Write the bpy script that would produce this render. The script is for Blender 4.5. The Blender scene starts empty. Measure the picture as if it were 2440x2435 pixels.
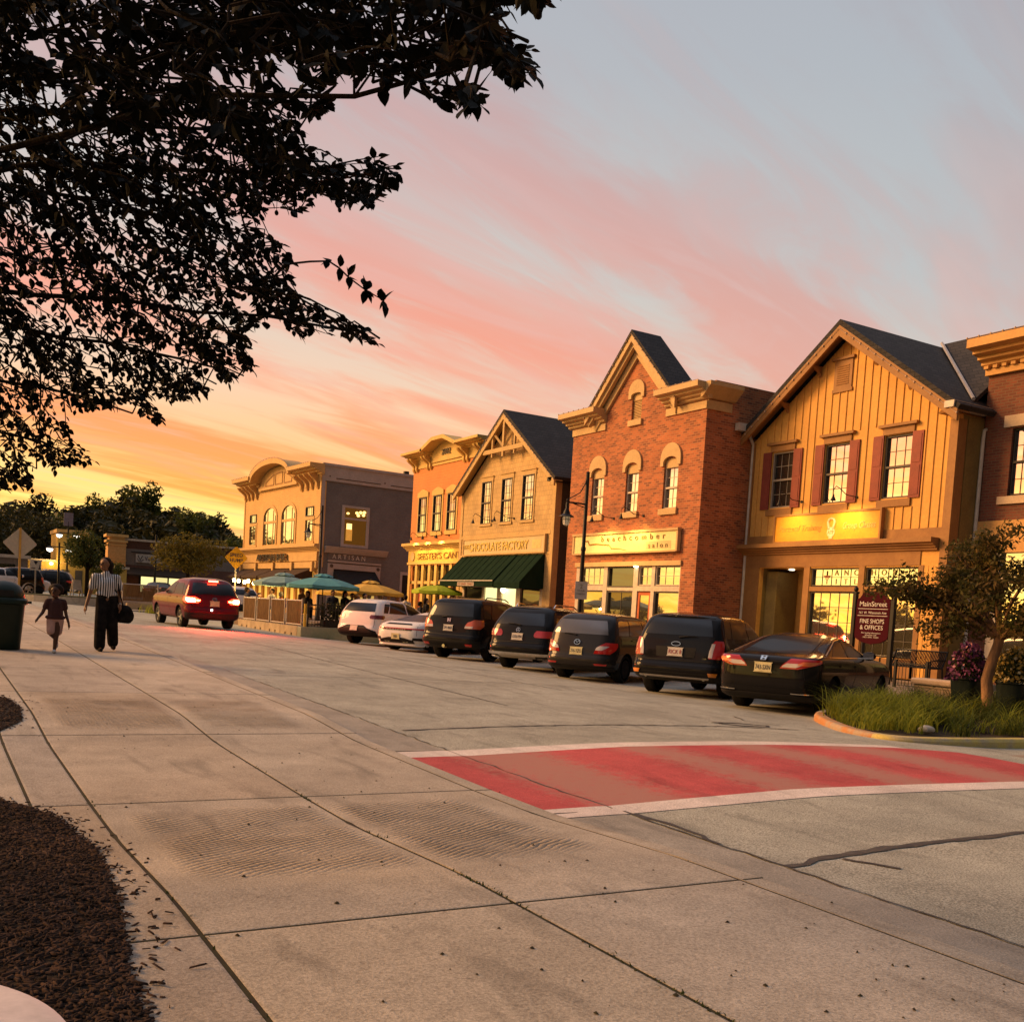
import bpy, bmesh, math, random
import numpy as np
from mathutils import Vector, Matrix
from mathutils.geometry import tessellate_polygon
R_ = math.radians
SC = bpy.context.scene
COL = SC.collection
random.seed(7)
rng = np.random.default_rng(7)

# ---------------------------------------------------------------- camera model
F, PX, PY, K, HY = 2440., 1220., 1626., .060, 1466.
_up = np.array([K, 1, (PY-HY)/F]); _up /= np.linalg.norm(_up)
_vx = -190.; _vy = HY+K*(_vx-PX)
_d = np.array([_vx-PX, PY-_vy, -F]); _d -= _up*(_d @ _up); _d /= np.linalg.norm(_d)
_t = np.cross(_d, _up)
RW = np.array([_t, _d, _up])             # world = RW @ camera ; X across the street, Y along it
CAM = np.array([0, 0, 1.30])
def proj(p):
    c = (np.asarray(p, float)-CAM) @ RW
    return PX-F*c[..., 0]/c[..., 2], PY+F*c[..., 1]/c[..., 2], -c[..., 2]
def atd(x, y, D):
    return CAM+RW @ np.array([(x-PX)/F*D, (PY-y)/F*D, -D])

# ---------------------------------------------------------------- ground heights
def hump(t, s):
    return .08*np.clip((t-4.6)/2, 0, 1)*np.clip((13-t)/2.5, 0, 1)*np.clip(1-np.abs(s-7.8)/2.8, 0, 1)**.7
def zn(s): return np.interp(s, [-10, 0, 7, 10, 24, 36, 60, 100, 160], [-.17, -.16, -.14, -.09, .17, .32, .55, 1.2, 1.6])
def zf(s): return np.interp(s, [-10, 14, 20, 24, 34, 60, 100, 160], [-.3, -.14, -.12, -.07, -.03, .2, .9, 1.4])
def zroad(t, s):
    k = np.clip((t-4)/9.5, 0, 1.2); kk = np.clip(k, 0, 1)
    return zn(s)*(1-k)+zf(s)*k+.2*kk*(1-kk)+hump(t, s)
def zsw(t, s): return zn(s)+np.interp(s, [0, 4.5, 6, 9.5, 11, 100], [.14, .13, .06, .06, .13, .15])+0*t
def zfar(t, s): return zf(s)+.12+np.clip((t-18)*.05, 0, .16)+np.clip((s-25)*.004, 0, .1)
def zg(t, s):
    if t < 4: return float(zsw(t, s))
    if t > 18: return float(zfar(t, s))
    return float(zroad(t, s))

# ---------------------------------------------------------------- materials
def mat(name, col, rough=.7, metal=0., col2=None, scale=6., detail=6., bump=0., bscale=40., emit=None, estr=0., coat=0., spec=.22, stretch=None, contrast=(.35, .65)):
    m = bpy.data.materials.new(name); m.use_nodes = True
    nt = m.node_tree; b = nt.nodes['Principled BSDF']
    b.inputs['Base Color'].default_value = (*col, 1); b.inputs['Roughness'].default_value = rough
    b.inputs['Metallic'].default_value = metal; b.inputs['Coat Weight'].default_value = coat
    b.inputs['Specular IOR Level'].default_value = spec; b.inputs['Coat Roughness'].default_value = .04
    if emit: b.inputs['Emission Color'].default_value = (*emit, 1); b.inputs['Emission Strength'].default_value = estr
    tc = nt.nodes.new('ShaderNodeTexCoord'); vec = tc.outputs['Object']
    if stretch:
        mp = nt.nodes.new('ShaderNodeMapping'); mp.inputs['Scale'].default_value = stretch
        nt.links.new(vec, mp.inputs[0]); vec = mp.outputs[0]
    if col2 is None: col2 = tuple(c*.8 for c in col)
    n = nt.nodes.new('ShaderNodeTexNoise'); n.inputs['Scale'].default_value = scale; n.inputs['Detail'].default_value = detail
    nt.links.new(vec, n.inputs['Vector'])
    r = nt.nodes.new('ShaderNodeValToRGB'); r.color_ramp.elements[0].position = contrast[0]; r.color_ramp.elements[1].position = contrast[1]
    r.color_ramp.elements[0].color = (*col, 1); r.color_ramp.elements[1].color = (*col2, 1)
    nt.links.new(n.outputs['Fac'], r.inputs[0])
    nf = nt.nodes.new('ShaderNodeTexNoise'); nf.inputs['Scale'].default_value = scale*7; nf.inputs['Detail'].default_value = 5; nf.inputs['Roughness'].default_value = .7; nt.links.new(vec, nf.inputs['Vector'])
    mf = nt.nodes.new('ShaderNodeMapRange'); mf.inputs['From Min'].default_value = .3; mf.inputs['From Max'].default_value = .7; mf.inputs['To Min'].default_value = .86 if not coat else 1; mf.inputs['To Max'].default_value = 1.08 if not coat else 1
    nt.links.new(nf.outputs['Fac'], mf.inputs[0]); mm = nt.nodes.new('ShaderNodeMix'); mm.data_type = 'RGBA'; mm.blend_type = 'MULTIPLY'; mm.inputs[0].default_value = 1
    nt.links.new(r.outputs[0], mm.inputs[6]); nt.links.new(mf.outputs[0], mm.inputs[7]); nt.links.new(mm.outputs[2], b.inputs['Base Color'])
    if bump:
        n2 = nt.nodes.new('ShaderNodeTexNoise'); n2.inputs['Scale'].default_value = bscale; n2.inputs['Detail'].default_value = 4
        nt.links.new(vec, n2.inputs['Vector'])
        bp = nt.nodes.new('ShaderNodeBump'); bp.inputs['Strength'].default_value = bump; bp.inputs['Distance'].default_value = .02
        nt.links.new(n2.outputs['Fac'], bp.inputs['Height']); nt.links.new(bp.outputs[0], b.inputs['Normal'])
    return m
def nodes(m): return m.node_tree, m.node_tree.nodes['Principled BSDF']
def uvz(nt):                                           # (x+y, z) wall coordinates
    tc = nt.nodes.new('ShaderNodeTexCoord'); s = nt.nodes.new('ShaderNodeSeparateXYZ'); nt.links.new(tc.outputs['Object'], s.inputs[0])
    a = nt.nodes.new('ShaderNodeMath'); nt.links.new(s.outputs[0], a.inputs[0]); nt.links.new(s.outputs[1], a.inputs[1])
    c = nt.nodes.new('ShaderNodeCombineXYZ'); nt.links.new(a.outputs[0], c.inputs[0]); nt.links.new(s.outputs[2], c.inputs[1])
    return c.outputs[0], s.outputs[2], a.outputs[0]
def brickmat(name, c1, c2, mortar, bw=.215, bh=.075, ms=.011, rough=.85, bump=.5):
    m = bpy.data.materials.new(name); m.use_nodes = True; nt, b = nodes(m); b.inputs['Roughness'].default_value = rough
    v, _, _ = uvz(nt)
    t = nt.nodes.new('ShaderNodeTexBrick'); t.inputs['Scale'].default_value = 1; t.inputs['Brick Width'].default_value = bw; t.inputs['Row Height'].default_value = bh
    t.inputs['Mortar Size'].default_value = ms; t.inputs['Mortar Smooth'].default_value = .2; t.inputs['Bias'].default_value = -.25
    t.inputs['Color1'].default_value = (*c1, 1); t.inputs['Color2'].default_value = (*c2, 1); t.inputs['Mortar'].default_value = (*mortar, 1)
    nt.links.new(v, t.inputs['Vector'])
    n = nt.nodes.new('ShaderNodeTexNoise'); n.inputs['Scale'].default_value = 1.3; n.inputs['Detail'].default_value = 5; nt.links.new(v, n.inputs['Vector'])
    mr = nt.nodes.new('ShaderNodeMapRange'); mr.inputs['From Min'].default_value = .3; mr.inputs['From Max'].default_value = .7; mr.inputs['To Min'].default_value = .8; mr.inputs['To Max'].default_value = 1.15
    nt.links.new(n.outputs['Fac'], mr.inputs[0])
    mx = nt.nodes.new('ShaderNodeMix'); mx.data_type = 'RGBA'; mx.blend_type = 'MULTIPLY'; mx.inputs[0].default_value = 1
    nt.links.new(t.outputs['Color'], mx.inputs[6]); nt.links.new(mr.outputs[0], mx.inputs[7]); nt.links.new(mx.outputs[2], b.inputs['Base Color'])
    bp = nt.nodes.new('ShaderNodeBump'); bp.invert = True; bp.inputs['Strength'].default_value = bump; bp.inputs['Distance'].default_value = .012
    nt.links.new(t.outputs['Fac'], bp.inputs['Height']); nt.links.new(bp.outputs[0], b.inputs['Normal'])
    return m
def lapmat(name, col, board=.125, col2=None, rough=.6, strength=.8):
    m = mat(name, col, rough, col2=col2 or tuple(c*.86 for c in col), scale=1.2); nt, b = nodes(m)
    v, z, _ = uvz(nt)
    d = nt.nodes.new('ShaderNodeMath'); d.operation = 'DIVIDE'; d.inputs[1].default_value = board; nt.links.new(z, d.inputs[0])
    fr = nt.nodes.new('ShaderNodeMath'); fr.operation = 'FRACT'; nt.links.new(d.outputs[0], fr.inputs[0])
    iv = nt.nodes.new('ShaderNodeMath'); iv.operation = 'SUBTRACT'; iv.inputs[0].default_value = 1; nt.links.new(fr.outputs[0], iv.inputs[1])
    bp = nt.nodes.new('ShaderNodeBump'); bp.inputs['Strength'].default_value = strength; bp.inputs['Distance'].default_value = .03
    nt.links.new(iv.outputs[0], bp.inputs['Height']); nt.links.new(bp.outputs[0], b.inputs['Normal'])
    return m
def glassmat(name, tint=(.012, .011, .01), mirror=.42, rough=.02, wav=.0):
    m = bpy.data.materials.new(name); m.use_nodes = True; nt, b = nodes(m)
    b.inputs['Base Color'].default_value = (*tint, 1); b.inputs['Roughness'].default_value = .3; b.inputs['Specular IOR Level'].default_value = .1
    g = nt.nodes.new('ShaderNodeBsdfGlossy'); g.inputs['Color'].default_value = (.95, .95, .95, 1); g.inputs['Roughness'].default_value = rough
    if wav:
        tc = nt.nodes.new('ShaderNodeTexCoord'); n = nt.nodes.new('ShaderNodeTexNoise'); n.inputs['Scale'].default_value = 1.1; n.inputs['Detail'].default_value = 1
        nt.links.new(tc.outputs['Object'], n.inputs['Vector']); bp = nt.nodes.new('ShaderNodeBump'); bp.inputs['Strength'].default_value = wav; bp.inputs['Distance'].default_value = .05
        nt.links.new(n.outputs['Fac'], bp.inputs['Height']); nt.links.new(bp.outputs[0], g.inputs['Normal'])
    mx = nt.nodes.new('ShaderNodeMixShader'); mx.inputs[0].default_value = mirror
    nt.links.new(b.outputs[0], mx.inputs[1]); nt.links.new(g.outputs[0], mx.inputs[2]); nt.links.new(mx.outputs[0], nt.nodes['Material Output'].inputs[0])
    return m
def emat(name, col, s, base=None):
    m = mat(name, base or col, .5, emit=col, estr=s); return m

# ---------------------------------------------------------------- mesh builder
class MB:
    def __init__(s): s.v = []; s.f = []; s.m = []
    def add(s, v, f, mi=0):
        o = len(s.v); s.v += [tuple(p) for p in v]; s.f += [tuple(i+o for i in q) for q in f]; s.m += [mi]*len(f); return s
    def box(s, x0, x1, y0, y1, z0, z1, mi=0):
        return s.add([(x0, y0, z0), (x1, y0, z0), (x1, y1, z0), (x0, y1, z0), (x0, y0, z1), (x1, y0, z1), (x1, y1, z1), (x0, y1, z1)],
                     [(3, 2, 1, 0), (4, 5, 6, 7), (0, 1, 5, 4), (1, 2, 6, 5), (2, 3, 7, 6), (3, 0, 4, 7)], mi)
    def prism(s, prof, a0, a1, ax, mi=0):              # profile in the two other axes (in order x,y,z), extruded along ax
        n = len(prof); mk = {'x': lambda p, a: (a, p[0], p[1]), 'y': lambda p, a: (p[0], a, p[1]), 'z': lambda p, a: (p[0], p[1], a)}[ax]
        v = [mk(p, a0) for p in prof]+[mk(p, a1) for p in prof]
        f = [tuple(range(n)), tuple(range(2*n-1, n-1, -1))]+[(i, (i+1) % n, n+(i+1) % n, n+i) for i in range(n)]
        return s.add(v, f, mi)
    def tube(s, pts, r, n=8, mi=0, cap=True):
        pts = [Vector(p) for p in pts]; rs = r if isinstance(r, (list, tuple)) else [r]*len(pts); v = []; f = []
        up = None
        for i, p in enumerate(pts):
            t = (pts[min(i+1, len(pts)-1)]-pts[max(i-1, 0)]).normalized()
            if up is None: up = Vector((0, 0, 1)) if abs(t.z) < .9 else Vector((1, 0, 0))
            a = t.cross(up)
            if a.length < 1e-4: a = t.cross(Vector((.3, 1, .2)))
            a.normalize(); b = t.cross(a); up = -b if False else up
            for k in range(n):
                w = 2*math.pi*k/n; v.append(p+(a*math.cos(w)+b*math.sin(w))*rs[i])
        for i in range(len(pts)-1):
            for k in range(n): f.append((i*n+k, i*n+(k+1) % n, (i+1)*n+(k+1) % n, (i+1)*n+k))
        if cap: f += [tuple(range(n-1, -1, -1)), tuple(range((len(pts)-1)*n, len(pts)*n))]
        return s.add(v, f, mi)
    def lathe(s, prof, n=16, o=(0, 0, 0), ax='z', mi=0, cap=True):
        v = []; f = []
        for r, h in prof:
            for k in range(n):
                w = 2*math.pi*k/n; c = (r*math.cos(w), r*math.sin(w), h)
                if ax == 'y': c = (c[0], c[2], c[1])
                if ax == 'x': c = (c[2], c[0], c[1])
                v.append((o[0]+c[0], o[1]+c[1], o[2]+c[2]))
        for i in range(len(prof)-1):
            for k in range(n): f.append((i*n+k, i*n+(k+1) % n, (i+1)*n+(k+1) % n, (i+1)*n+k))
        if cap and prof[0][0] > 1e-5: f.append(tuple(range(n-1, -1, -1)))
        if cap and prof[-1][0] > 1e-5: f.append(tuple(range((len(prof)-1)*n, len(prof)*n)))
        return s.add(v, f, mi)
    def ball(s, c, rx, ry=None, rz=None, n=12, m=8, mi=0):
        ry = ry or rx; rz = rz or rx; v = []; f = []
        for i in range(m+1):
            a = math.pi*i/m
            for k in range(n):
                w = 2*math.pi*k/n; v.append((c[0]+rx*math.sin(a)*math.cos(w), c[1]+ry*math.sin(a)*math.sin(w), c[2]+rz*math.cos(a)))
        for i in range(m):
            for k in range(n): f.append((i*n+k, (i+1)*n+k, (i+1)*n+(k+1) % n, i*n+(k+1) % n))
        return s.add(v, f, mi)
    def xf(s, fn, start=0):
        s.v[start:] = [tuple(fn(p)) for p in s.v[start:]]; return s
    def mesh(s, name, mats, smooth=False, recalc=True, sharp=40):
        me = bpy.data.meshes.new(name); me.from_pydata(s.v, [], s.f)
        for m in (mats if isinstance(mats, (list, tuple)) else [mats]): me.materials.append(m)
        if any(s.m): me.polygons.foreach_set('material_index', s.m)
        if recalc or smooth:
            bm = bmesh.new(); bm.from_mesh(me)
            bmesh.ops.remove_doubles(bm, verts=bm.verts, dist=1e-5)
            if recalc: bmesh.ops.recalc_face_normals(bm, faces=bm.faces)
            if smooth:
                for f in bm.faces: f.smooth = True
                for e in bm.edges:
                    if len(e.link_faces) == 2 and e.calc_face_angle(0) > R_(sharp): e.smooth = False
            bm.to_mesh(me); bm.free()
        me.update(); return me
    def build(s, name, mats, parent=None, loc=(0, 0, 0), rz=0, smooth=False, recalc=True, sharp=40):
        o = bpy.data.objects.new(name, s.mesh(name, mats, smooth, recalc, sharp)); COL.objects.link(o)
        o.location = loc; o.rotation_euler = (0, 0, rz)
        if parent: o.parent = parent
        return o
def tag(o, label=None, cat=None, group=None, kind=None):
    if label: o['label'] = label
    if cat: o['category'] = cat
    if group: o['group'] = group
    if kind: o['kind'] = kind
    return o
def empty(name, loc, rz=0, label=None, cat=None, group=None):
    o = bpy.data.objects.new(name, None); COL.objects.link(o); o.location = loc; o.rotation_euler = (0, 0, rz); o.empty_display_size = .2
    return tag(o, label, cat, group)
def struct(o): o['kind'] = 'structure'; return o
KIDS = {}
def copy_tree(o, parent=None):
    c = o.copy(); COL.objects.link(c); c.parent = parent
    for ch in [x for x in bpy.data.objects if x.parent == o]: copy_tree(ch, c)
    return c
def text_mb(s, h, depth=.01, width=None, space=1., bold=0., shear=0., align='CENTER', mirror=False):
    cu = bpy.data.curves.new('txt', 'FONT'); cu.body = s; cu.size = 1; cu.extrude = .5; cu.offset = bold; cu.space_character = space; cu.shear = shear; cu.align_x = align; cu.resolution_u = 3
    ob = bpy.data.objects.new('txt', cu); COL.objects.link(ob); bpy.context.view_layer.update()
    me = bpy.data.meshes.new_from_object(ob.evaluated_get(bpy.context.evaluated_depsgraph_get()))
    v = np.array([p.co[:] for p in me.vertices]); f = [tuple(p.vertices) for p in me.polygons]
    bpy.data.objects.remove(ob); bpy.data.curves.remove(cu); bpy.data.meshes.remove(me)
    k = h/.72; sx = k
    if width: sx = width/(v[:, 0].max()-v[:, 0].min())
    mb = MB(); mb.add([(x*sx, -z*depth-depth/2, y*k) for x, y, z in v], f); return mb
def text(name, s, h, loc, m, parent, **kw):
    mb = text_mb(s, h, **kw); return mb.build(name, m, parent, loc, recalc=False)
def grid(fn, us, vs, name, m, parent=None, smooth=True):   # fn(u array, v array) -> x,y,z arrays
    U, V = np.meshgrid(us, vs, indexing='ij'); x, y, z = fn(U, V); nu, nv = U.shape
    me = bpy.data.meshes.new(name); vv = np.stack([x+0*U, y+0*U, z+0*U], -1).reshape(-1, 3)
    i = np.arange((nu-1)*(nv-1)); a = (i//(nv-1))*nv+i % (nv-1)
    fc = np.stack([a, a+nv, a+nv+1, a+1], -1)
    me.from_pydata(vv.tolist(), [], fc.tolist()); me.materials.append(m)
    if smooth: me.polygons.foreach_set('use_smooth', [True]*len(me.polygons))
    o = bpy.data.objects.new(name, me); COL.objects.link(o)
    if parent: o.parent = parent
    return o
def raw_mesh(name, v, faces_arr, m, mi=None):            # numpy quads/tris, fast
    me = bpy.data.meshes.new(name); n = len(faces_arr); k = faces_arr.shape[1]
    me.vertices.add(len(v)); me.vertices.foreach_set('co', np.asarray(v, np.float32).ravel())
    me.loops.add(n*k); me.loops.foreach_set('vertex_index', faces_arr.astype(np.int32).ravel())
    me.polygons.add(n); me.polygons.foreach_set('loop_start', np.arange(0, n*k, k, dtype=np.int32))
    for q in (m if isinstance(m, (list, tuple)) else [m]): me.materials.append(q)
    if mi is not None: me.polygons.foreach_set('material_index', np.asarray(mi, np.int32))
    me.update(); me.validate(); return me
def link_mesh(name, me, parent=None, loc=(0, 0, 0)):
    o = bpy.data.objects.new(name, me); COL.objects.link(o); o.location = loc
    if parent: o.parent = parent
    return o
def arr(a, b, n): return np.linspace(a, b, n)
# ================================================================ camera, world, sun
cam = bpy.data.cameras.new('camera'); co = bpy.data.objects.new('camera', cam); COL.objects.link(co)
cam.sensor_fit = 'HORIZONTAL'; cam.sensor_width = 36; cam.lens = 36*F/2440; cam.shift_y = (PY-2435/2)/2440
cam.clip_start = .05; cam.clip_end = 3000
M4 = Matrix(RW.tolist()).to_4x4(); M4.translation = Vector(CAM.tolist()); co.matrix_world = M4
SC.camera = co
vs = SC.view_settings; vs.view_transform = 'Standard'; vs.look = 'None'; vs.gamma = 1; vs.exposure = .2
SC.cycles.use_denoising = True; SC.cycles.max_bounces = 6; SC.cycles.diffuse_bounces = 3; SC.cycles.glossy_bounces = 3
SC.cycles.sample_clamp_indirect = 4; SC.cycles.caustics_reflective = False; SC.cycles.caustics_refractive = False
SUN_AZ, SUN_EL = -50., 24.                              # degrees to the left of the street's direction
w = bpy.data.worlds.new('World'); SC.world = w; w.use_nodes = True; nt = w.node_tree
for n in list(nt.nodes): nt.nodes.remove(n)
def N(t, **kw):
    n = nt.nodes.new(t)
    for k, v in kw.items(): setattr(n, k, v)
    return n
def L(a, b): nt.links.new(a, b)
def MA(op, a, b=None, c=None, clamp=False):
    n = N('ShaderNodeMath', operation=op); n.use_clamp = clamp
    for i, x in enumerate((a, b, c)):
        if x is None: continue
        if isinstance(x, (int, float)): n.inputs[i].default_value = x
        else: L(x, n.inputs[i])
    return n.outputs[0]
def RAMP(fac, els):
    n = N('ShaderNodeValToRGB'); cr = n.color_ramp; cr.interpolation = 'EASE' if False else 'LINEAR'
    while len(cr.elements) < len(els): cr.elements.new(.5)
    for e, (p, c) in zip(cr.elements, els): e.position = p; e.color = (*c, 1)
    L(fac, n.inputs[0]); return n.outputs[0]
def MIX(f, a, b, mode='MIX'):
    n = N('ShaderNodeMix', data_type='RGBA', blend_type=mode)
    for i, x in ((0, f), (6, a), (7, b)):
        if isinstance(x, (int, float)): n.inputs[i].default_value = x
        elif isinstance(x, tuple): n.inputs[i].default_value = (*x, 1)
        else: L(x, n.inputs[i])
    return n.outputs[2]
tc = N('ShaderNodeTexCoord'); sep = N('ShaderNodeSeparateXYZ'); L(tc.outputs['Generated'], sep.inputs[0])
X, Y, Z = sep.outputs
el = MA('DIVIDE', MA('MULTIPLY', MA('ARCSINE', Z), 57.2958), 60., clamp=True)        # 0..1 = 0..60 degrees
az = MA('MULTIPLY', MA('ARCTAN2', X, Y), 57.2958)                                    # 0 = along the street, + to the right
zz = MA('ADD', MA('MAXIMUM', Z, 0.), .10)
cx = MA('DIVIDE', X, zz); cy = MA('DIVIDE', Y, zz)
def cloudvec(ax, ay, rot, off):
    c = math.cos(R_(rot)); s = math.sin(R_(rot))
    u = MA('ADD', MA('MULTIPLY', cx, c), MA('MULTIPLY', cy, s)); v = MA('SUBTRACT', MA('MULTIPLY', cy, c), MA('MULTIPLY', cx, s))
    k = N('ShaderNodeCombineXYZ'); L(MA('MULTIPLY', u, ax), k.inputs[0]); L(MA('MULTIPLY', v, ay), k.inputs[1]); k.inputs[2].default_value = off
    return k.outputs[0]
def noise(vec, sc, det, rough=.55, dist=0.):
    n = N('ShaderNodeTexNoise'); n.inputs['Scale'].default_value = sc; n.inputs['Detail'].default_value = det; n.inputs['Roughness'].default_value = rough; n.inputs['Distortion'].default_value = dist
    L(vec, n.inputs['Vector']); return n.outputs['Fac']
def SS(x, a, b):
    n = N('ShaderNodeMapRange', interpolation_type='SMOOTHSTEP'); n.inputs['From Min'].default_value = a; n.inputs['From Max'].default_value = b; L(x, n.inputs[0]); return n.outputs[0]
n1 = noise(cloudvec(.30, 1.3, 21, 3.7), 1., 5, .55, .6)
n2 = noise(cloudvec(.95, 4.0, 17, 9.1), 1., 7, .62, 1.0)
mask = SS(MA('ADD', MA('MULTIPLY', n1, .66), MA('MULTIPLY', n2, .34)), .43, .58)
wisp = SS(n2, .45, .75)
clear = RAMP(el, [(0, (1.2, .84, .14)), (.055, (1.25, .92, .24)), (.09, (1.15, .68, .18)), (.14, (1.0, .54, .23)), (.2, (.82, .56, .40)), (.29, (.60, .54, .49)), (.45, (.43, .435, .46)), (.7, (.335, .35, .42)), (1, (.32, .35, .45))])
cloud = RAMP(el, [(0, (1.1, .55, .05)), (.09, (1.05, .36, .045)), (.15, (.98, .30, .09)), (.23, (.90, .30, .18)), (.34, (.68, .345, .30)), (.5, (.43, .345, .365)), (.75, (.38, .36, .42)), (1, (.34, .35, .42))])
coolc = RAMP(el, [(0, (.78, .58, .40)), (.15, (.58, .55, .50)), (.3, (.42, .46, .48)), (.6, (.36, .385, .44)), (1, (.32, .34, .42))])
coolp = RAMP(el, [(0, (.85, .46, .28)), (.2, (.60, .40, .36)), (.4, (.385, .33, .345)), (.7, (.285, .275, .325)), (1, (.33, .34, .41))])
warm = MIX(mask, clear, cloud)
cool = MIX(mask, coolc, coolp)
azf = SS(MA('ABSOLUTE', MA('SUBTRACT', az, -36.)), 52., 104.)
col = MIX(azf, warm, cool)
col = MIX(MA('MULTIPLY', wisp, .22), col, (.62, .66, .66))
# the sun has just gone down to the left of the street: the sky is brighter there; the overhead boost is added to light the ground
da = MA('DIVIDE', MA('SUBTRACT', az, -58.), 30.); de = MA('DIVIDE', MA('SUBTRACT', MA('MULTIPLY', el, 60.), 3.), 8.)
glow = MA('EXPONENT', MA('MULTIPLY', MA('ADD', MA('MULTIPLY', da, da), MA('MULTIPLY', de, de)), -1.))
zen = SS(el, .72, 1.)
mul = MA('ADD', MA('ADD', 1., MA('MULTIPLY', glow, 2.2)), MA('MULTIPLY', zen, .8))
back = MA('MAXIMUM', SS(MA('MULTIPLY', az, -1.), 98., 160.), SS(az, 70., 125.))
mul = MA('MULTIPLY', mul, MA('SUBTRACT', 1., MA('MULTIPLY', back, MA('SUBTRACT', .80, MA('MULTIPLY', zen, .35)))))
vm = N('ShaderNodeVectorMath', operation='SCALE'); L(col, vm.inputs[0]); L(mul, vm.inputs['Scale'])
below = SS(Z, -.06, -.01)
colf = MIX(below, (.05, .04, .03), vm.outputs[0])
sky = N('ShaderNodeTexSky', sky_type='NISHITA'); sky.sun_disc = False; sky.sun_elevation = R_(2); sky.sun_rotation = R_(SUN_AZ)
sk = N('ShaderNodeVectorMath', operation='SCALE'); L(sky.outputs[0], sk.inputs[0]); sk.inputs['Scale'].default_value = .05
ad = N('ShaderNodeVectorMath', operation='ADD'); L(colf, ad.inputs[0]); L(sk.outputs[0], ad.inputs[1])
bg = N('ShaderNodeBackground'); L(ad.outputs[0], bg.inputs[0]); bg.inputs[1].default_value = .93
ow = N('ShaderNodeOutputWorld'); L(bg.outputs[0], ow.inputs[0])
sun = bpy.data.lights.new('sun', 'SUN'); so = bpy.data.objects.new('sun', sun); COL.objects.link(so)
sun.energy = 4.5; sun.angle = R_(26); sun.color = (1, .51, .17)
_sd = Vector((math.sin(R_(SUN_AZ))*math.cos(R_(SUN_EL)), math.cos(R_(SUN_AZ))*math.cos(R_(SUN_EL)), math.sin(R_(SUN_EL))))
so.rotation_euler = _sd.to_track_quat('Z', 'Y').to_euler(); so.location = (-20, 20, 20)

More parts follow.
